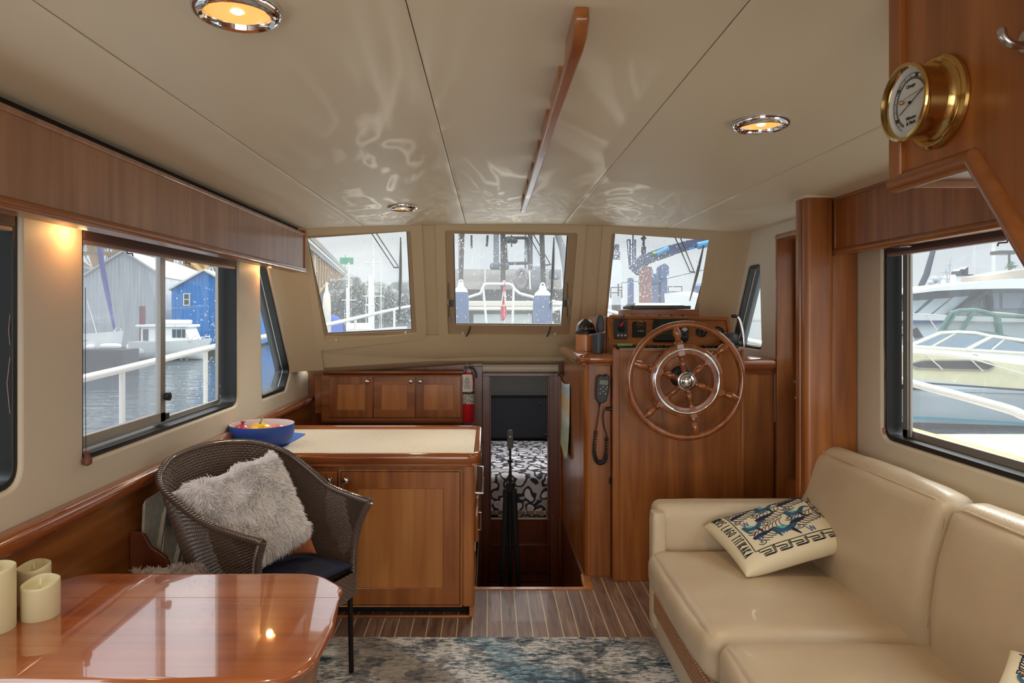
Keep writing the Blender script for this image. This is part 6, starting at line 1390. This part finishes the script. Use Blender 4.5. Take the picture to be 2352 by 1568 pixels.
# sailboat bow with furled sail
Yb = 28.0; x = lambda p: sc(p,Yb)
t_ = thing('sailboat', 'sailboat bow with a slanting violet furled sail at the left of the window', 'boat', (x(220),Yb,ZW))
hull(x(120), x(278), Yb, ZW, sz(768,Yb), .9, wht, t_); hull(x(122), x(262), Yb-.01, sz(802,Yb), sz(784,Yb), .92, plain('hull_navy', c_(60,62,100), .4), t_, name='boot_stripe')
b_ = MB(); b_.tube([pY(214,480,Yb), pY(240,640,Yb), pY(263,756,Yb)], [.09,.11,.05], 8); b_.build('furled_sail', plain('violet_canvas', c_(66,66,140), .7), t_)
b_ = MB(); b_.tube([pY(258,770,Yb),pY(266,753,Yb),pY(280,752,Yb),pY(272,768,Yb)], .02, 6); b_.tube([pY(200,690,Yb),pY(222,765,Yb)], .012, 5); b_.build('bow_rail', railm, t_)
for k, (a, c, yy) in enumerate(((200,216,800),(232,276,798))):
    b_ = MB(); b_.softbox(sc(a,27.2), sc(c,27.2), 27, 27.4, sz(yy+4,27.2), sz(yy-6,27.2), .12, n=6); tag(b_.build('float', wht), ('round white float beside the sailboat hull', 'long white float lying on the dock by the sailboat')[k], 'float')
# bridge: deck, railing, ochre trusses and arches
ochre = plain('ochre_steel', c_(190,150,84), .7); conc = plain('concrete', c_(150,150,146), .8)
A0, A1 = Vector((-27,30,16.0)), Vector((-104,560,15.5)); D = A1-A0; nB = int(D.length/7.0)
t_ = thing('bridge', 'long high road bridge on ochre steel trusses over the harbour', 'bridge', A0)
b_ = MB(); b_.bar(A0, A1, 11, 1.2); b_.build('deck', conc, t_)
b_ = MB(); b_.bar(A0+Vector((6,0,1.6)), A1+Vector((6,0,1.6)), .25, 1.3); b_.build('railing', conc, t_)
ts = MB(); side = Vector((5,0,0))
for k in range(nB):
    p = A0+D*(k/nB); q_ = A0+D*((k+1)/nB); ph = ((k+6) % 12)/12; dep = 6+7*(abs(2*ph-1))**1.8; ph2 = ((k+7) % 12)/12; dep2 = 6+7*(abs(2*ph2-1))**1.8
    for sd in (side, -side):
        a, c = p+sd, q_+sd; zb, zb2 = 16-dep, 16-dep2
        ts.bar(a, (a.x,a.y,zb), .6, .6); ts.bar((a.x,a.y,zb), (c.x,c.y,zb2), .5, .5); ts.bar((a.x,a.y,15.2), (c.x,c.y,zb2), .5, .5)
        if (k+6) % 12 == 0: ts.bar((a.x,a.y,zb), (a.x+(2 if sd.x > 0 else -2),a.y,ZW), .9, .9)
    ts.bar((p.x-5,p.y,16-dep), (p.x+5,p.y,16-dep), .3, .3)
o = ts.build('steel_trusses', ochre, t_, flat=True); o['kind'] = 'stuff'
b_ = MB(); q_ = A0+D*.42; b_.bar((q_.x+6,q_.y,16),(q_.x+6,q_.y,23), .2,.2); b_.box(q_.x+4,q_.x+9,q_.y,q_.y+.2,19.5,22); b_.build('road_sign', plain('sign_green', c_(60,150,120), .6), t_)
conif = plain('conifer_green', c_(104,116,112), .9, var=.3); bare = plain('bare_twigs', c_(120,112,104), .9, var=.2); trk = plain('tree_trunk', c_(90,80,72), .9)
rn = random.Random(3)
def conifer(x, y, h, w, lab):
    t_ = thing('conifer', lab, 'tree', (x,y,0), 'conifers on the far shore'); b_ = MB(); b_.cyl((x,y,-1),(x,y,h*.95), .3, .05, 6); b_.build('trunk', trk, t_)
    b_ = MB(); n = 18
    for k in range(n):
        z = h*(.18+.82*k/n); r = w*(1-k/n)**.8+.3
        for q in range(16):
            a = 2*PI*(q+rn.random())/16; rr = r*rn.uniform(.6,1.15); c = Vector((x,y,z)); e = c+Vector((math.cos(a)*rr, math.sin(a)*rr, -rr*.35)); s_ = Vector((-math.sin(a), math.cos(a), 0))*rr*.16
            b_.face([b_.v(c+Vector((0,0,h*.07))), b_.v(e-s_), b_.v(e+Vector((0,0,-.3))), b_.v(e+s_)])
    b_.build('foliage', conif, t_, fixn=False)
for k, (px, py, w_) in enumerate(((819,636,3.6),(797,655,3),(879,660,3.2),(893,655,3),(846,655,3.4),(931,672,3),(835,650,3))):
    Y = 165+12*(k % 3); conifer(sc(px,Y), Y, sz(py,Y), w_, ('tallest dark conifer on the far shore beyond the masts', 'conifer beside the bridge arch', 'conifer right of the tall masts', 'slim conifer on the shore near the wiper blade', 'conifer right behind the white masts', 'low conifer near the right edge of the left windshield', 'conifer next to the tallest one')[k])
def baretree(x, y, h, b_, n=3, spread=.45):
    def rec(p, d, L, r, dep):
        e = p+d*L; b_.tube([p, e], [r, r*.6], 4, caps=False)
        if dep: 
            for _ in range(3): rec(e, (d+Vector((rn.uniform(-1,1), rn.uniform(-1,1), rn.uniform(-.2,.7)))*spread*1.3).normalized(), L*.72, r*.6, dep-1)
    rec(Vector((x,y,0)), Vector((0,0,1)), h*.32, h*.018, n)
LT = ['bare tree above the grey boathouse roof', 'bare tree behind the gap between the boathouses', 'bare tree above the blue boathouse', 'bare tree at the left edge of the sliding window', 'bare tree beside the bridge in the left windshield', 'bare tree left of the tall conifer']
for k, (px, py, Y) in enumerate(((300,520,95),(400,560,100),(500,570,105),(215,520,90),(772,640,190),(860,640,180))):
    b_ = MB(); baretree(sc(px,Y), Y, sz(py,Y), b_, 5); tag(b_.build('bare_tree', bare, fixn=False), LT[k], 'tree', 'bare trees on the shore')
b_ = MB()
for k in range(46):                                # wooded bank behind everything
    px = 60+24*k if k < 40 else 700+30*(k-40); Y = 210+rn.uniform(-15,15); x, h = sc(px,Y), rn.uniform(7,13); 
    for q in range(9): b_.ball((x+rn.uniform(-5,5), Y+rn.uniform(-4,4), h*rn.uniform(.2,.8)), rn.uniform(2.2,4), (1.2,1,rn.uniform(.8,1.3)), 8)
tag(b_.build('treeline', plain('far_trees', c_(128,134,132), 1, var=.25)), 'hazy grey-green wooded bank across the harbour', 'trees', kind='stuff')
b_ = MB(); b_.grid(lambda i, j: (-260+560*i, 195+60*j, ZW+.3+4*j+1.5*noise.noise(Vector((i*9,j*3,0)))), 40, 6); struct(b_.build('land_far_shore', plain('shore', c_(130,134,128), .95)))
# masts in the left windshield
def mast(lab, px, pyt, Y, r, spread):
    x, zt = sc(px,Y), sz(pyt,Y); t_ = thing('sailboat_mast', lab, 'mast', (x,Y,ZW)); b_ = MB(); b_.cyl((x,Y,ZW),(x,Y,zt), r, r*.7, 8); b_.build('pole', railm, t_)
    for py, hw in spread: b_ = MB(); z = sz(py,Y); w_ = hw/K*Y; b_.cyl((x-w_,Y,z),(x+w_,Y,z), r*.35, seg=6); b_.build('spreader', railm, t_)
    b_ = MB()
    for sg in (-1, 1):
        w_ = (spread[0][1] if spread else 8)/K*Y; b_.tube([(x,Y,zt),(x+sg*w_,Y,sz(spread[0][0],Y)),(x+sg*w_*.8,Y,ZW)], r*.12, 4)
    b_.build('shrouds', railm, t_)
mast('tall white mast in the middle of the left windshield', 857, 540, 40, .085, ((603,18),(680,24)))
mast('thick white mast just left of the tallest one', 850, 632, 34, .12, ((700,10),))
mast('shorter white mast left of the middle masts', 801, 603, 42, .08, ((655,6),(689,17)))
mast('thin white mast behind the shorter one', 797, 660, 38, .07, ((720,6),))
mast('thin distant mast near the bridge deck', 724, 586, 120, .1, ((600,2),))
mast('faint mast right of the tallest mast', 876, 598, 70, .05, ((640,6),))
t_ = thing('motor_cruiser', 'white boat moored below the masts, seen through the left windshield', 'boat', (sc(850,30),30,ZW)); hull(sc(780,30), sc(930,30), 30, ZW, sz(757,30), 1.2, wht, t_); b_ = MB(); b_.box(sc(800,30), sc(850,30), 29.4, 30.6, sz(757,30), sz(742,30)); b_.build('cabin', offw, t_, bevel=.1)
# ---- middle: stern of the big vessel ahead
Y = 19.0; x = lambda p, Y=Y: sc(p,Y); z = lambda p, Y=Y: sz(p,Y)
wood_g = wood('weathered_boards', c_(150,146,142), c_(184,180,174), c_(206,202,196), 'X', rough=.8, coat=0, sc=.2)
t_ = thing('work_vessel', 'large work vessel ahead with black posts and grey board bulwark', 'ship', (x(1170),Y,ZW))
b_ = MB(); b_.box(x(1000), x(1345), Y, Y+.5, z(690), z(664)); b_.build('black_beam', rubber, t_, bevel=.02)
b_ = MB(); b_.box(x(1000), x(1345), Y-.10, Y+.5, z(704), z(691)); b_.build('cream_rub_rail', offw, t_, bevel=.03)
b_ = MB(); b_.box(x(1000), x(1345), Y-.14, Y+.5, z(713), z(706)); b_.build('cream_rub_rail', offw, t_, bevel=.03)
b_ = MB(); b_.box(x(1000), x(1345), Y+.1, Y+4, ZW, z(713)); b_.build('hull', rubber, t_)
b_ = MB(); b_.box(x(1087), x(1222), Y+.02, Y+.12, z(800), z(721)); b_.build('pale_panel', plain('pale_panel', c_(186,190,188), .6), t_, bevel=.02)
b_ = MB(); b_.box(x(1000), x(1300), Y+1.2, Y+1.4, z(664), z(613)); b_.build('board_bulwark', wood_g, t_)
for a, c, w_ in ((1064,1058,9.5),(1155,1155.5,11),(1243,1248,10.5),(1009,1008,10)):
    b_ = MB(); b_.bar(pY(a, 480, Y-.05), pY(c, 664, Y-.05), w_/K*Y, .2, (0,1,0)); b_.build('black_post', rubber, t_, bevel=.02)
b_ = MB(); 
for a, w_ in ((1049,7),(1139,9),(1146,5),(1216,4),(1227,9),(1232,5)): b_.box(x(a-w_/2), x(a+w_/2), Y+2, Y+2.2, z(613), z(480))
b_.box(x(1000), x(1300), Y+2, Y+2.2, z(612), z(608)); b_.build('cabin_frame', plain('cabin_grey', c_(120,126,138), .6), t_)
b_ = MB(); b_.softbox(x(1125), x(1174), Y+1.6, Y+2.0, z(612), z(592), .12, n=6); b_.build('dark_bundle', plain('bundle', c_(84,90,104), .8), t_)
b_ = MB(); b_.tube([pY(p_, q_, Y+1.9) for p_, q_ in rp([(1160,546),(1212,546),(1215,604),(1163,605)], 8)], .05, 8, closed=True); b_.build('window_gasket', rubber, t_)
b_ = MB(); b_.ball(pY(1169,552,Y+1.2), .09, (1.2,.5,1), 10); b_.ball(pY(1181,553,Y+1.2), .09, (1.2,.5,1), 10); b_.tube([pY(1175,540,Y+1.2), pY(1175,567,Y+1.2)], .02, 6); b_.tube([pY(1083,540,Y+1.2), pY(1083,570,Y+1.2)], .03, 6); b_.tube([pY(1120,540,Y+1.2), pY(1118,566,Y+1.2)], .035, 6); b_.build('deck_lamp', rubber, t_)
tc_ = pY(1197, 640, Y+.9); b_ = MB(); b_.tube([tc_+Vector((math.cos(a)*.155, 0, math.sin(a)*.27)) for a in [2*PI*q/32 for q in range(32)]], .075, 12, closed=True, up=(0,1,0)); tag(b_.build('tyre_fender', plain('grey_tyre', c_(150,146,150), .8)), 'pale grey tyre fender hanging on the vessel ahead', 'tyre')
b_ = MB(); b_.tube([pY(1280,535,Y), pY(1292,570,Y), pY(1300,620,Y), pY(1302,670,Y), pY(1296,664,Y+.2)], [.09,.10,.10,.10,.08], 10); b_.softbox(x(1262), x(1287), Y-.2, Y+.3, z(642), z(617), .08, n=6); b_.softbox(x(1225), x(1258), Y+.5, Y+1.1, z(664), z(604), .15, n=6); b_.build('hoses', plain('grey_hose', c_(140,144,150), .6), t_)
b_ = MB(); b_.tube([pY(1114,618,Y-.6), pY(1114,655,Y-.6)], .015, 6); b_.tube([pY(1216,622,Y-.6), pY(1218,664,Y-.6)], .02, 6); b_.build('white_staff', railm, t_)
# ---- right windshield: crane vessel
Y = 34.0
dkb = plain('crane_blue', c_(66,78,110), .6); cy = plain('crane_cyan', c_(70,150,200), .5)
b_ = MB(); b_.cyl((x(1461.5,Y),Y-2,ZW),(x(1461.5,Y),Y-2,z(613,Y-2)), .30, seg=16); tag(b_.build('dock_pile', plain('rust_pile2', c_(138,92,88), .8, var=.15)), 'thick rust-red pile in front of the crane', 'pile')
t_ = thing('crane', 'dark blue deck crane boom with cyan hydraulic cylinders beyond the right windshield', 'crane', (x(1500,Y),Y,ZW))
BP = [(1456,622),(1480,596),(1540,575),(1580,563),(1645,548)]; BW = [10,26,27,24,20]
for k in range(4):
    a, c = pY(*BP[k], Y), pY(*BP[k+1], Y); b_ = MB(); b_.bar(a+(a-c).normalized()*.05, c+(c-a).normalized()*.05, .6-.05*k, (BW[k]+BW[k+1])/2/K*Y, (0,0,1) if 0 else (0,1,0)); b_.build('boom_section', dkb, t_, bevel=.04)
b_ = MB(); b_.tube([pY(1508,583,Y-.5), pY(1536,571,Y-.5)], .13, 10); b_.tube([pY(1602,565,Y-.5), pY(1641,556,Y-.5)], .17, 10); b_.build('hydraulic_cylinder', cy, t_)
b_ = MB(); b_.ball(pY(1504,581,Y-.5), .09, (1.4,1,.8), 8); b_.build('lime_cap', plain('lime', c_(150,210,60), .5), t_)
for k in range(4): b_ = MB(); b_.box(x(1577+3.4*k,Y), x(1579.4+3.4*k,Y), Y-.42, Y-.38, z(575-.6*k,Y), z(570-.6*k,Y)); b_.build('cyan_mark', cy, t_)
b_ = MB(); b_.prism([pY(p_, q_, Y-.3) for p_, q_ in ((1478,652),(1478,640),(1490,628),(1512,628),(1515,640),(1515,650))], (0,1.2,0)); b_.box(x(1491,Y), x(1511,Y), Y-.2, Y+.6, ZW, z(648,Y)); b_.build('crane_pedestal', post_blue, t_, bevel=.04)
b_ = MB(); b_.prism([pY(p_, q_, Y-.3) for p_, q_ in ((1516,640),(1518,612),(1528,604),(1537,612),(1537,632),(1531,634),(1531,640))], (0,.9,0)); b_.box(x(1516,Y), x(1531,Y), Y-.2, Y+.5, ZW, z(638,Y)); b_.build('boom_rest', post_blue, t_, bevel=.04)
b_ = MB(); b_.softbox(x(1480,Y), x(1492,Y), Y-.8, Y-.4, z(638,Y), z(618,Y), .08, n=5); b_.build('cyan_cover', cy, t_)
t_ = thing('work_ship', 'white ship with funnel, antennas and railings behind the crane', 'ship', (x(1420,38),38,ZW)); Y = 38.0
b_ = MB(); b_.box(x(1404,Y), x(1427,Y), Y, Y+1.5, ZW, z(597,Y)); b_.build('white_funnel_casing', wht, t_, bevel=.03)
b_ = MB(); b_.box(x(1407,Y), x(1426,Y), Y+.2, Y+1.2, z(597,Y), z(576,Y)); b_.tube([pY(1415,578,Y+.5), pY(1415,561,Y+.5)], .18, 8); b_.build('dark_funnel', dkb, t_, bevel=.03)
b_ = MB(); b_.box(x(1380,Y), x(1720,Y), Y, Y+5, ZW, z(700,Y)); b_.build('hull', wht, t_)
b_ = MB()
for px, pt in ((1454,538),(1447,550),(1459,550)): b_.cyl(pY(px,612,Y), pY(px,pt,Y), .05, seg=6)
b_.bar(pY(1446,562,Y), pY(1461,562,Y), .06,.06); b_.bar(pY(1440,551,Y), pY(1448,551,Y), .08,.08); b_.cyl(pY(1440,552,Y), pY(1446,618,Y), .03, seg=5)
for k in range(6): b_.bar(pY(1449,570+8*k,Y), pY(1455,576+8*k,Y), .03,.03)
b_.build('antenna_mast', dkb, t_)
b_ = MB(); b_.cyl(pY(1479,640,Y), pY(1478,545,Y), .07, seg=8); b_.obox(pY(1478,547,Y), .22, .22, .22, Matrix.Rotation(PI/4, 3, 'Y')); b_.ball(pY(1477,577,Y), .13, (1,1,1.2), 10); b_.box(x(1475,Y), x(1484,Y), Y, Y+.2, z(600,Y), z(566,Y)); b_.build('radar_mast', rubber, t_)
b_ = MB()
for x0_, x1_, y0_, y1_ in ((1403,1428,660,684),(1420,1428,652,680),(1535,1566,658,682),(1478,1490,655,690)):
    b_.tube([pY(x0_,y1_,Y-.5), pY(x0_,y0_,Y-.5), pY(x1_,y0_,Y-.5), pY(x1_,y1_,Y-.5)], .035, 6); b_.tube([pY(x0_,(y0_+y1_)/2,Y-.5), pY(x1_,(y0_+y1_)/2,Y-.5)], .025, 6)
b_.build('railings', rubber, t_)
b_ = MB(); b_.tube([pY(1463,606,Y-3), pY(1462,596,Y-3)], .06, 6); b_.build('red_hook', plain('hook_red', c_(214,70,80), .5), t_)
b_ = MB(); b_.box(x(1437,Y), x(1447,Y), Y-1, Y-.5, ZW, z(640,Y)); b_.build('blue_post', post_blue, t_)
Y = 24.0; b_ = MB(); b_.prism([pY(p_, q_, Y) for p_, q_ in ((1590,884),(1604,700),(1612,655),(1622,648),(1640,650),(1640,884))], (0,1,0)); tag(b_.build('mooring_dolphin', post_blue), 'blue steel structure at the right edge of the right windshield', 'pile')
Y = 16.0; t_ = thing('dinghy', 'white boat with curved coaming just behind the instrument hood', 'boat', (x(1580,Y),Y,ZW)); hull(x(1530,Y), x(1640,Y), Y, ZW, z(688,Y), .9, wht, t_, bow=-1); b_ = MB(); b_.softbox(x(1545,Y), x(1600,Y), Y-.4, Y+.4, z(690,Y), z(676,Y), .1, n=6); b_.build('cabin', offw, t_)
b_ = MB(); b_.tube([pY(1780,470,60), pY(1700,600,60), pY(1530,640,60), pY(1400,652,60)], .035, 5); tag(b_.build('mooring_line', M['dgrey']), 'long slack cable crossing the view through the right windshield', 'cable')
# ---- right: motor cruisers and dock
Y = 15.0; x = lambda p, Y=Y: sc(p,Y); z = lambda p, Y=Y: sz(p,Y)
stain = plain('stained_gelcoat', c_(226,222,186), .5, var=.12); bluew = plain('pale_blue_gelcoat', c_(206,218,226), .4); teal_ = plain('teal_stripe', c_(40,140,160), .5); greenc = plain('green_canvas_trim', c_(84,118,112), .7); clear = glassy('vinyl_window', (.80,.82,.80), .15, .1); cl2 = glassy('acrylic_window', (.72,.80,.86), .2, .02)
t_ = thing('motor_cruiser', 'white and yellow stained motor cruiser with green trimmed canvas beside the dock', 'boat', (x(2250),Y,ZW))
b_ = MB()
def hs(i, j):                                     # near side of the hull: i along, j up
    px = 1990+560*i; py = 985+(892-985)*j+ (4-14*(1-i))*0+ (14*i)*j*1.0; return Vector((sc(px,Y), Y-.35*j+ (1.2*max(0,.28-i)/.28)**2*1.2, sz(py,Y)))
b_.grid(hs, 24, 8); b_.build('hull', bluew, t_, solid=.05)
def band(name, pts_top, pts_bot, mt, yo, parent=None, th=.12):
    b_ = MB(); n = len(pts_top); T = [pY(a, c, Y+yo) for a, c in pts_top]; Bq = [pY(a, c, Y+yo) for a, c in pts_bot]; 
    b_.prism(T+Bq[::-1], (0,th,0)); return b_.build(name, mt, parent or t_)
band('deck_side', [(1990,805),(2065,806),(2160,812),(2260,826),(2420,848)], [(1990,880),(2065,866),(2160,876),(2260,886),(2420,898)], stain, -.50, th=1.4)
band('deck_top', [(1990,800),(2100,797),(2180,800),(2240,802),(2420,812)], [(1990,812),(2065,812),(2160,815),(2260,828),(2420,850)], wht, -.40, th=1.2)
band('rub_rail', [(1990,868),(2160,880),(2420,898)], [(1990,873),(2160,884),(2420,903)], M['dgrey'], -.56, th=.05)
band('teal_stripe', [(1990,954),(2150,958),(2420,974)], [(1990,960),(2150,964),(2420,979)], teal_, -.30, th=.03)
band('waterline', [(1990,966),(2150,972),(2420,980)], [(1990,984),(2150,984),(2420,986)], rubber, -.29, th=.03)
band('side_window_frame', [(2084,836),(2120,826),(2220,826),(2270,829),(2290,838)], [(2084,836),(2108,847),(2200,850),(2275,851),(2290,839)], M['alu'], -.54, th=.04)
band('side_window', [(2092,836),(2122,829),(2220,829),(2266,832),(2284,838)], [(2092,837),(2112,844),(2200,847),(2270,848),(2284,840)], M['dgrey'], -.56, th=.03)
b_ = MB(); b_.tube([pY(a,c,Y-.4) for a, c in ((2098,790),(2160,764),(2200,762),(2240,764),(2278,772))], .035, 6); b_.tube([pY(a,c,Y-.4) for a, c in ((2220,803),(2278,772),(2352,782),(2420,790))], .04, 6); b_.tube([pY(2098,795,Y-.4), pY(2220,803,Y-.4), pY(2420,815,Y-.4)], .03, 6); b_.tube([pY(2140,796,Y-.4), pY(2200,762,Y-.4)], .02, 5); b_.tube([pY(2278,803,Y-.4), pY(2310,776,Y-.4)], .02, 5); b_.build('windshield_frame', railm, t_)
b_ = MB(); b_.prism([pY(a,c,Y-.36) for a, c in ((2098,794),(2160,766),(2200,764),(2278,774),(2222,802))], (0,.02,0)); b_.prism([pY(a,c,Y-.36) for a, c in ((2226,803),(2280,774),(2420,790),(2420,814))], (0,.02,0)); b_.build('windshield_glass', cl2, t_)
b_ = MB(); E = [(2158,762),(2184,718),(2204,713),(2240,712),(2262,716),(2290,724),(2420,730)]
b_.tube([pY(a,c,Y-.3) for a, c in E], .045, 6); b_.tube([pY(a,c,Y-.3) for a, c in ((2290,724),(2296,768))], .07, 6); b_.tube([pY(a,c,Y-.3) for a, c in ((2236,714),(2208,762))], .05, 6); b_.tube([pY(a,c,Y-.3) for a, c in ((2196,716),(2168,762))], .04, 6); b_.tube([pY(a,c,Y-.32) for a, c in ((2158,762),(2210,762),(2270,766),(2352,784),(2420,796))], .05, 6); b_.build('canvas_trim', greenc, t_)
b_ = MB(); b_.prism([pY(a,c,Y-.28) for a, c in ((2162,761),(2188,720),(2240,714),(2290,726),(2292,766),(2240,762))], (0,.02,0)); b_.prism([pY(a,c,Y-.28) for a, c in ((2296,726),(2420,732),(2420,794),(2296,768))], (0,.02,0)); b_.build('vinyl_panels', clear, t_)
b_ = MB(); b_.grid(lambda i, j: pY(2186+234*i, 718-5*math.sin(PI*min(1,i*1.3))+10*i, Y-.3+1.4*j), 12, 3); b_.build('canvas_top', plain('canvas_top', c_(206,200,180), .8), t_, solid=.03)
b_ = MB(); b_.tube([pY(a,c,Y-.6) for a, c in ((1990,800),(2120,812),(2240,826),(2352,860))], .015, 5)
for a, c in (((2124,812),(2165,848)),((2230,826),(2258,852))): b_.tube([pY(*a,Y-.6), pY(*c,Y-.6)], .015, 5)
b_.tube([pY(2234,811,Y-.56), pY(2246,814,Y-.56)], .03, 6); b_.build('grab_rail', railm, t_)
# larger yacht behind
Y = 22.0; t_ = thing('flybridge_yacht', 'large white yacht with dark raked windows behind the stained cruiser', 'boat', (sc(2230,Y),Y,ZW))
def band2(name, top, bot, mt, yo=0, th=.2): 
    b_ = MB(); b_.prism([pY(a,c,Y+yo) for a, c in top]+[pY(a,c,Y+yo) for a, c in bot[::-1]], (0,th,0)); return b_.build(name, mt, t_)
band2('hull', [(1960,722),(2060,722),(2180,725),(2450,730)], [(1960,860),(2060,860),(2180,900),(2450,900)], bluew, .3, 3)
band2('deck_band', [(1960,722),(2180,725),(2450,730)], [(1960,734),(2180,736),(2450,742)], wht, .15, .3)
band2('navy_stripe', [(2062,737),(2172,736)], [(2062,742),(2172,742)], plain('navy_stripe', c_(66,82,128), .5), .12, .05)
band2('house', [(2064,700),(2098,672),(2200,660),(2450,662)], [(2040,722),(2098,722),(2200,726),(2450,728)], plain('smoked_house', c_(104,112,124), .3), .5, 2)
band2('roof', [(2082,672),(2150,660),(2230,650),(2330,640),(2450,634)], [(2082,676),(2150,668),(2230,664),(2330,662),(2450,664)], wht, -.2, 3)
for a in (((2068,722),(2098,690),(2132,688),(2096,722)),((2104,722),(2146,686),(2184,684),(2136,722)),((2142,722),(2190,682),(2226,680),(2176,722))):
    b_ = MB(); b_.prism([pY(p_, q_, Y+.45) for p_, q_ in a], (0,.05,0)); b_.build('raked_window', plain('bright_glass', c_(200,214,222), .15), t_)
for a, c in ((2276,2318),(2326,2420)): b_ = MB(); b_.box(sc(a,Y), sc(c,Y), Y+.44, Y+.5, sz(708,Y), sz(672,Y)); b_.build('side_window', plain('grey_glass', c_(126,138,150), .15), t_)
b_ = MB(); b_.tube([pY(2180,724,Y+.3), pY(2270,668,Y+.3)], .10, 6); b_.tube([pY(2272,664,Y+.3), pY(2276,722,Y+.3)], .10, 6); b_.build('pillars', M['dgrey'], t_)
b_ = MB(); b_.tube([pY(a,c,Y) for a, c in ((1990,718),(2130,722),(2190,726))], .025, 6); b_.tube([pY(2130,724,Y), pY(2152,758,Y)], .02, 6); b_.build('bow_rail', railm, t_)
b_ = MB(); b_.prism([pY(a,c,Y+.2) for a, c in ((2070,770),(2107,752),(2122,775),(2106,776))], (0,.05,0)); b_.build('hull_window', M['dgrey'], t_)
b_ = MB(); b_.tube([pY(a,c,Y) for a, c in ((2060,748),(2080,758),(2094,772),(2100,788))], .04, 8); b_.build('anchor_tube', offw, t_)
Y = 30.0
for lab, px, pt, r_ in (('thick beige mast above the white yacht roof', 2282, 560, .10), ('thin mast wire above the yacht left of the beige mast', 2238, 540, .015)): mast(lab, px, pt, Y, r_, ((600,4),))
t_ = thing('sailing_boom', 'dark slanting furled sail beyond the yacht bow', 'sail', pY(2110,665,Y)); b_ = MB(); b_.tube([pY(2096,766,Y), pY(2110,668,Y), pY(2128,630,Y), pY(2146,565,Y)], [.08,.12,.13,.10], 8); b_.build('sail', plain('dark_canvas', c_(70,76,90), .7), t_)
t_ = thing('distant_ship', 'distant white ship with lattice antenna mast and twin funnels', 'ship', pY(2180,665,60)); Y = 60.0
b_ = MB(); b_.box(sc(2110,Y), sc(2225,Y), Y, Y+3, ZW, sz(655,Y)); b_.box(sc(2196,Y), sc(2234,Y), Y, Y+2, sz(660,Y), sz(630,Y)); b_.build('superstructure', wht, t_)
b_ = MB(); b_.prism([pY(a,c,Y) for a, c in ((2202,630),(2203,622),(2210,616),(2210,630))], (0,1,0)); b_.prism([pY(a,c,Y) for a, c in ((2214,630),(2215,618),(2224,612),(2224,630))], (0,1,0)); b_.box(sc(2195,Y), sc(2235,Y), Y-.1, Y, sz(633,Y), sz(630,Y)); b_.build('funnels', M['dgrey'], t_)
b_ = MB()
for a, c in (((2155,655),(2172,620)),((2178,655),(2172,615)),((2172,655),(2184,590)),((2160,625),(2180,625)),((2150,640),(2182,640)),((2184,590),(2180,650)),((2166,608),(2186,608))): b_.tube([pY(*a,Y), pY(*c,Y)], .05, 5)
b_.ball(pY(2147,642,Y), .35, (1,1,1), 10); b_.ball(pY(2138,650,Y), .28, (1,1,1), 10); b_.build('antenna_mast', plain('mast_grey', c_(190,196,202), .6), t_)
Y = 24.0; t_ = thing('flybridge', 'beige flybridge cover with a green plant and flat radar over the yacht', 'boat', pY(2320,655,Y)); b_ = MB(); b_.prism([pY(a,c,Y) for a, c in ((2274,643),(2276,632),(2352,618),(2420,612),(2420,640))], (0,1.5,0)); b_.build('cover', plain('beige_cover', c_(196,182,166), .8), t_)
b_ = MB(); b_.box(sc(2298,Y), sc(2340,Y), Y, Y+.5, sz(583,Y), sz(575,Y)); b_.cyl(pY(2318,583,Y), pY(2318,620,Y), .04, seg=6); b_.build('radar', M['dgrey'], t_)
b_ = MB()
for k in range(40): a = rn.uniform(0, PI); r_ = rn.uniform(8, 20); b_.tube([pY(2322,618,Y), pY(2322+math.cos(a)*r_*.6, 616-math.sin(a)*r_*.8, Y+rn.uniform(-.2,.2)), pY(2322+math.cos(a)*r_, 618-math.sin(a)*r_*.9, Y+rn.uniform(-.3,.3))], .02, 4)
b_.build('plant', plain('plant_green', c_(110,140,110), .8), t_)
# dock alongside
m, t, b = base('dock_planks'); v = coords(t); wv = noi(t, coords(t, (6,.6,1)), 3, 4, .6)
sp = t.nodes.new('ShaderNodeSeparateXYZ'); t.links.new(v, sp.inputs[0]); ln = mth(t, 'LESS_THAN', mth(t, 'FRACT', mth(t, 'MULTIPLY', sp.outputs[1], 7)), .10)
t.links.new(mix(t, ln, ramp(t, wv, [(.35, c_(200,180,142)), (.65, c_(232,216,182))]), c_(150,130,96)), b.inputs['Base Color']); put(b, rough=.8)
t_ = thing('wooden_dock', 'sunlit yellowish wooden dock right beside the boat, below the sofa window', 'dock', (9,8,ZW))
b_ = MB(); b_.box(6.2, 13, 2, 12.1, -.62, -.55); b_.build('dock_deck', m, t_)
b_ = MB(); b_.bar((7.42,2,-.49),(7.42,12.1,-.49), .14,.12); b_.build('dock_curb', plain('dock_timber', c_(214,160,88), .7, var=.15), t_, bevel=.01)
b_ = MB(); b_.bar((6.2,2,-.62),(6.2,12.1,-.62), .12,.2); b_.build('dock_edge', plain('dock_edge_timber', c_(176,150,110), .8), t_)
# haze of spray-free damp air: none; low cloud comes from the sky itself
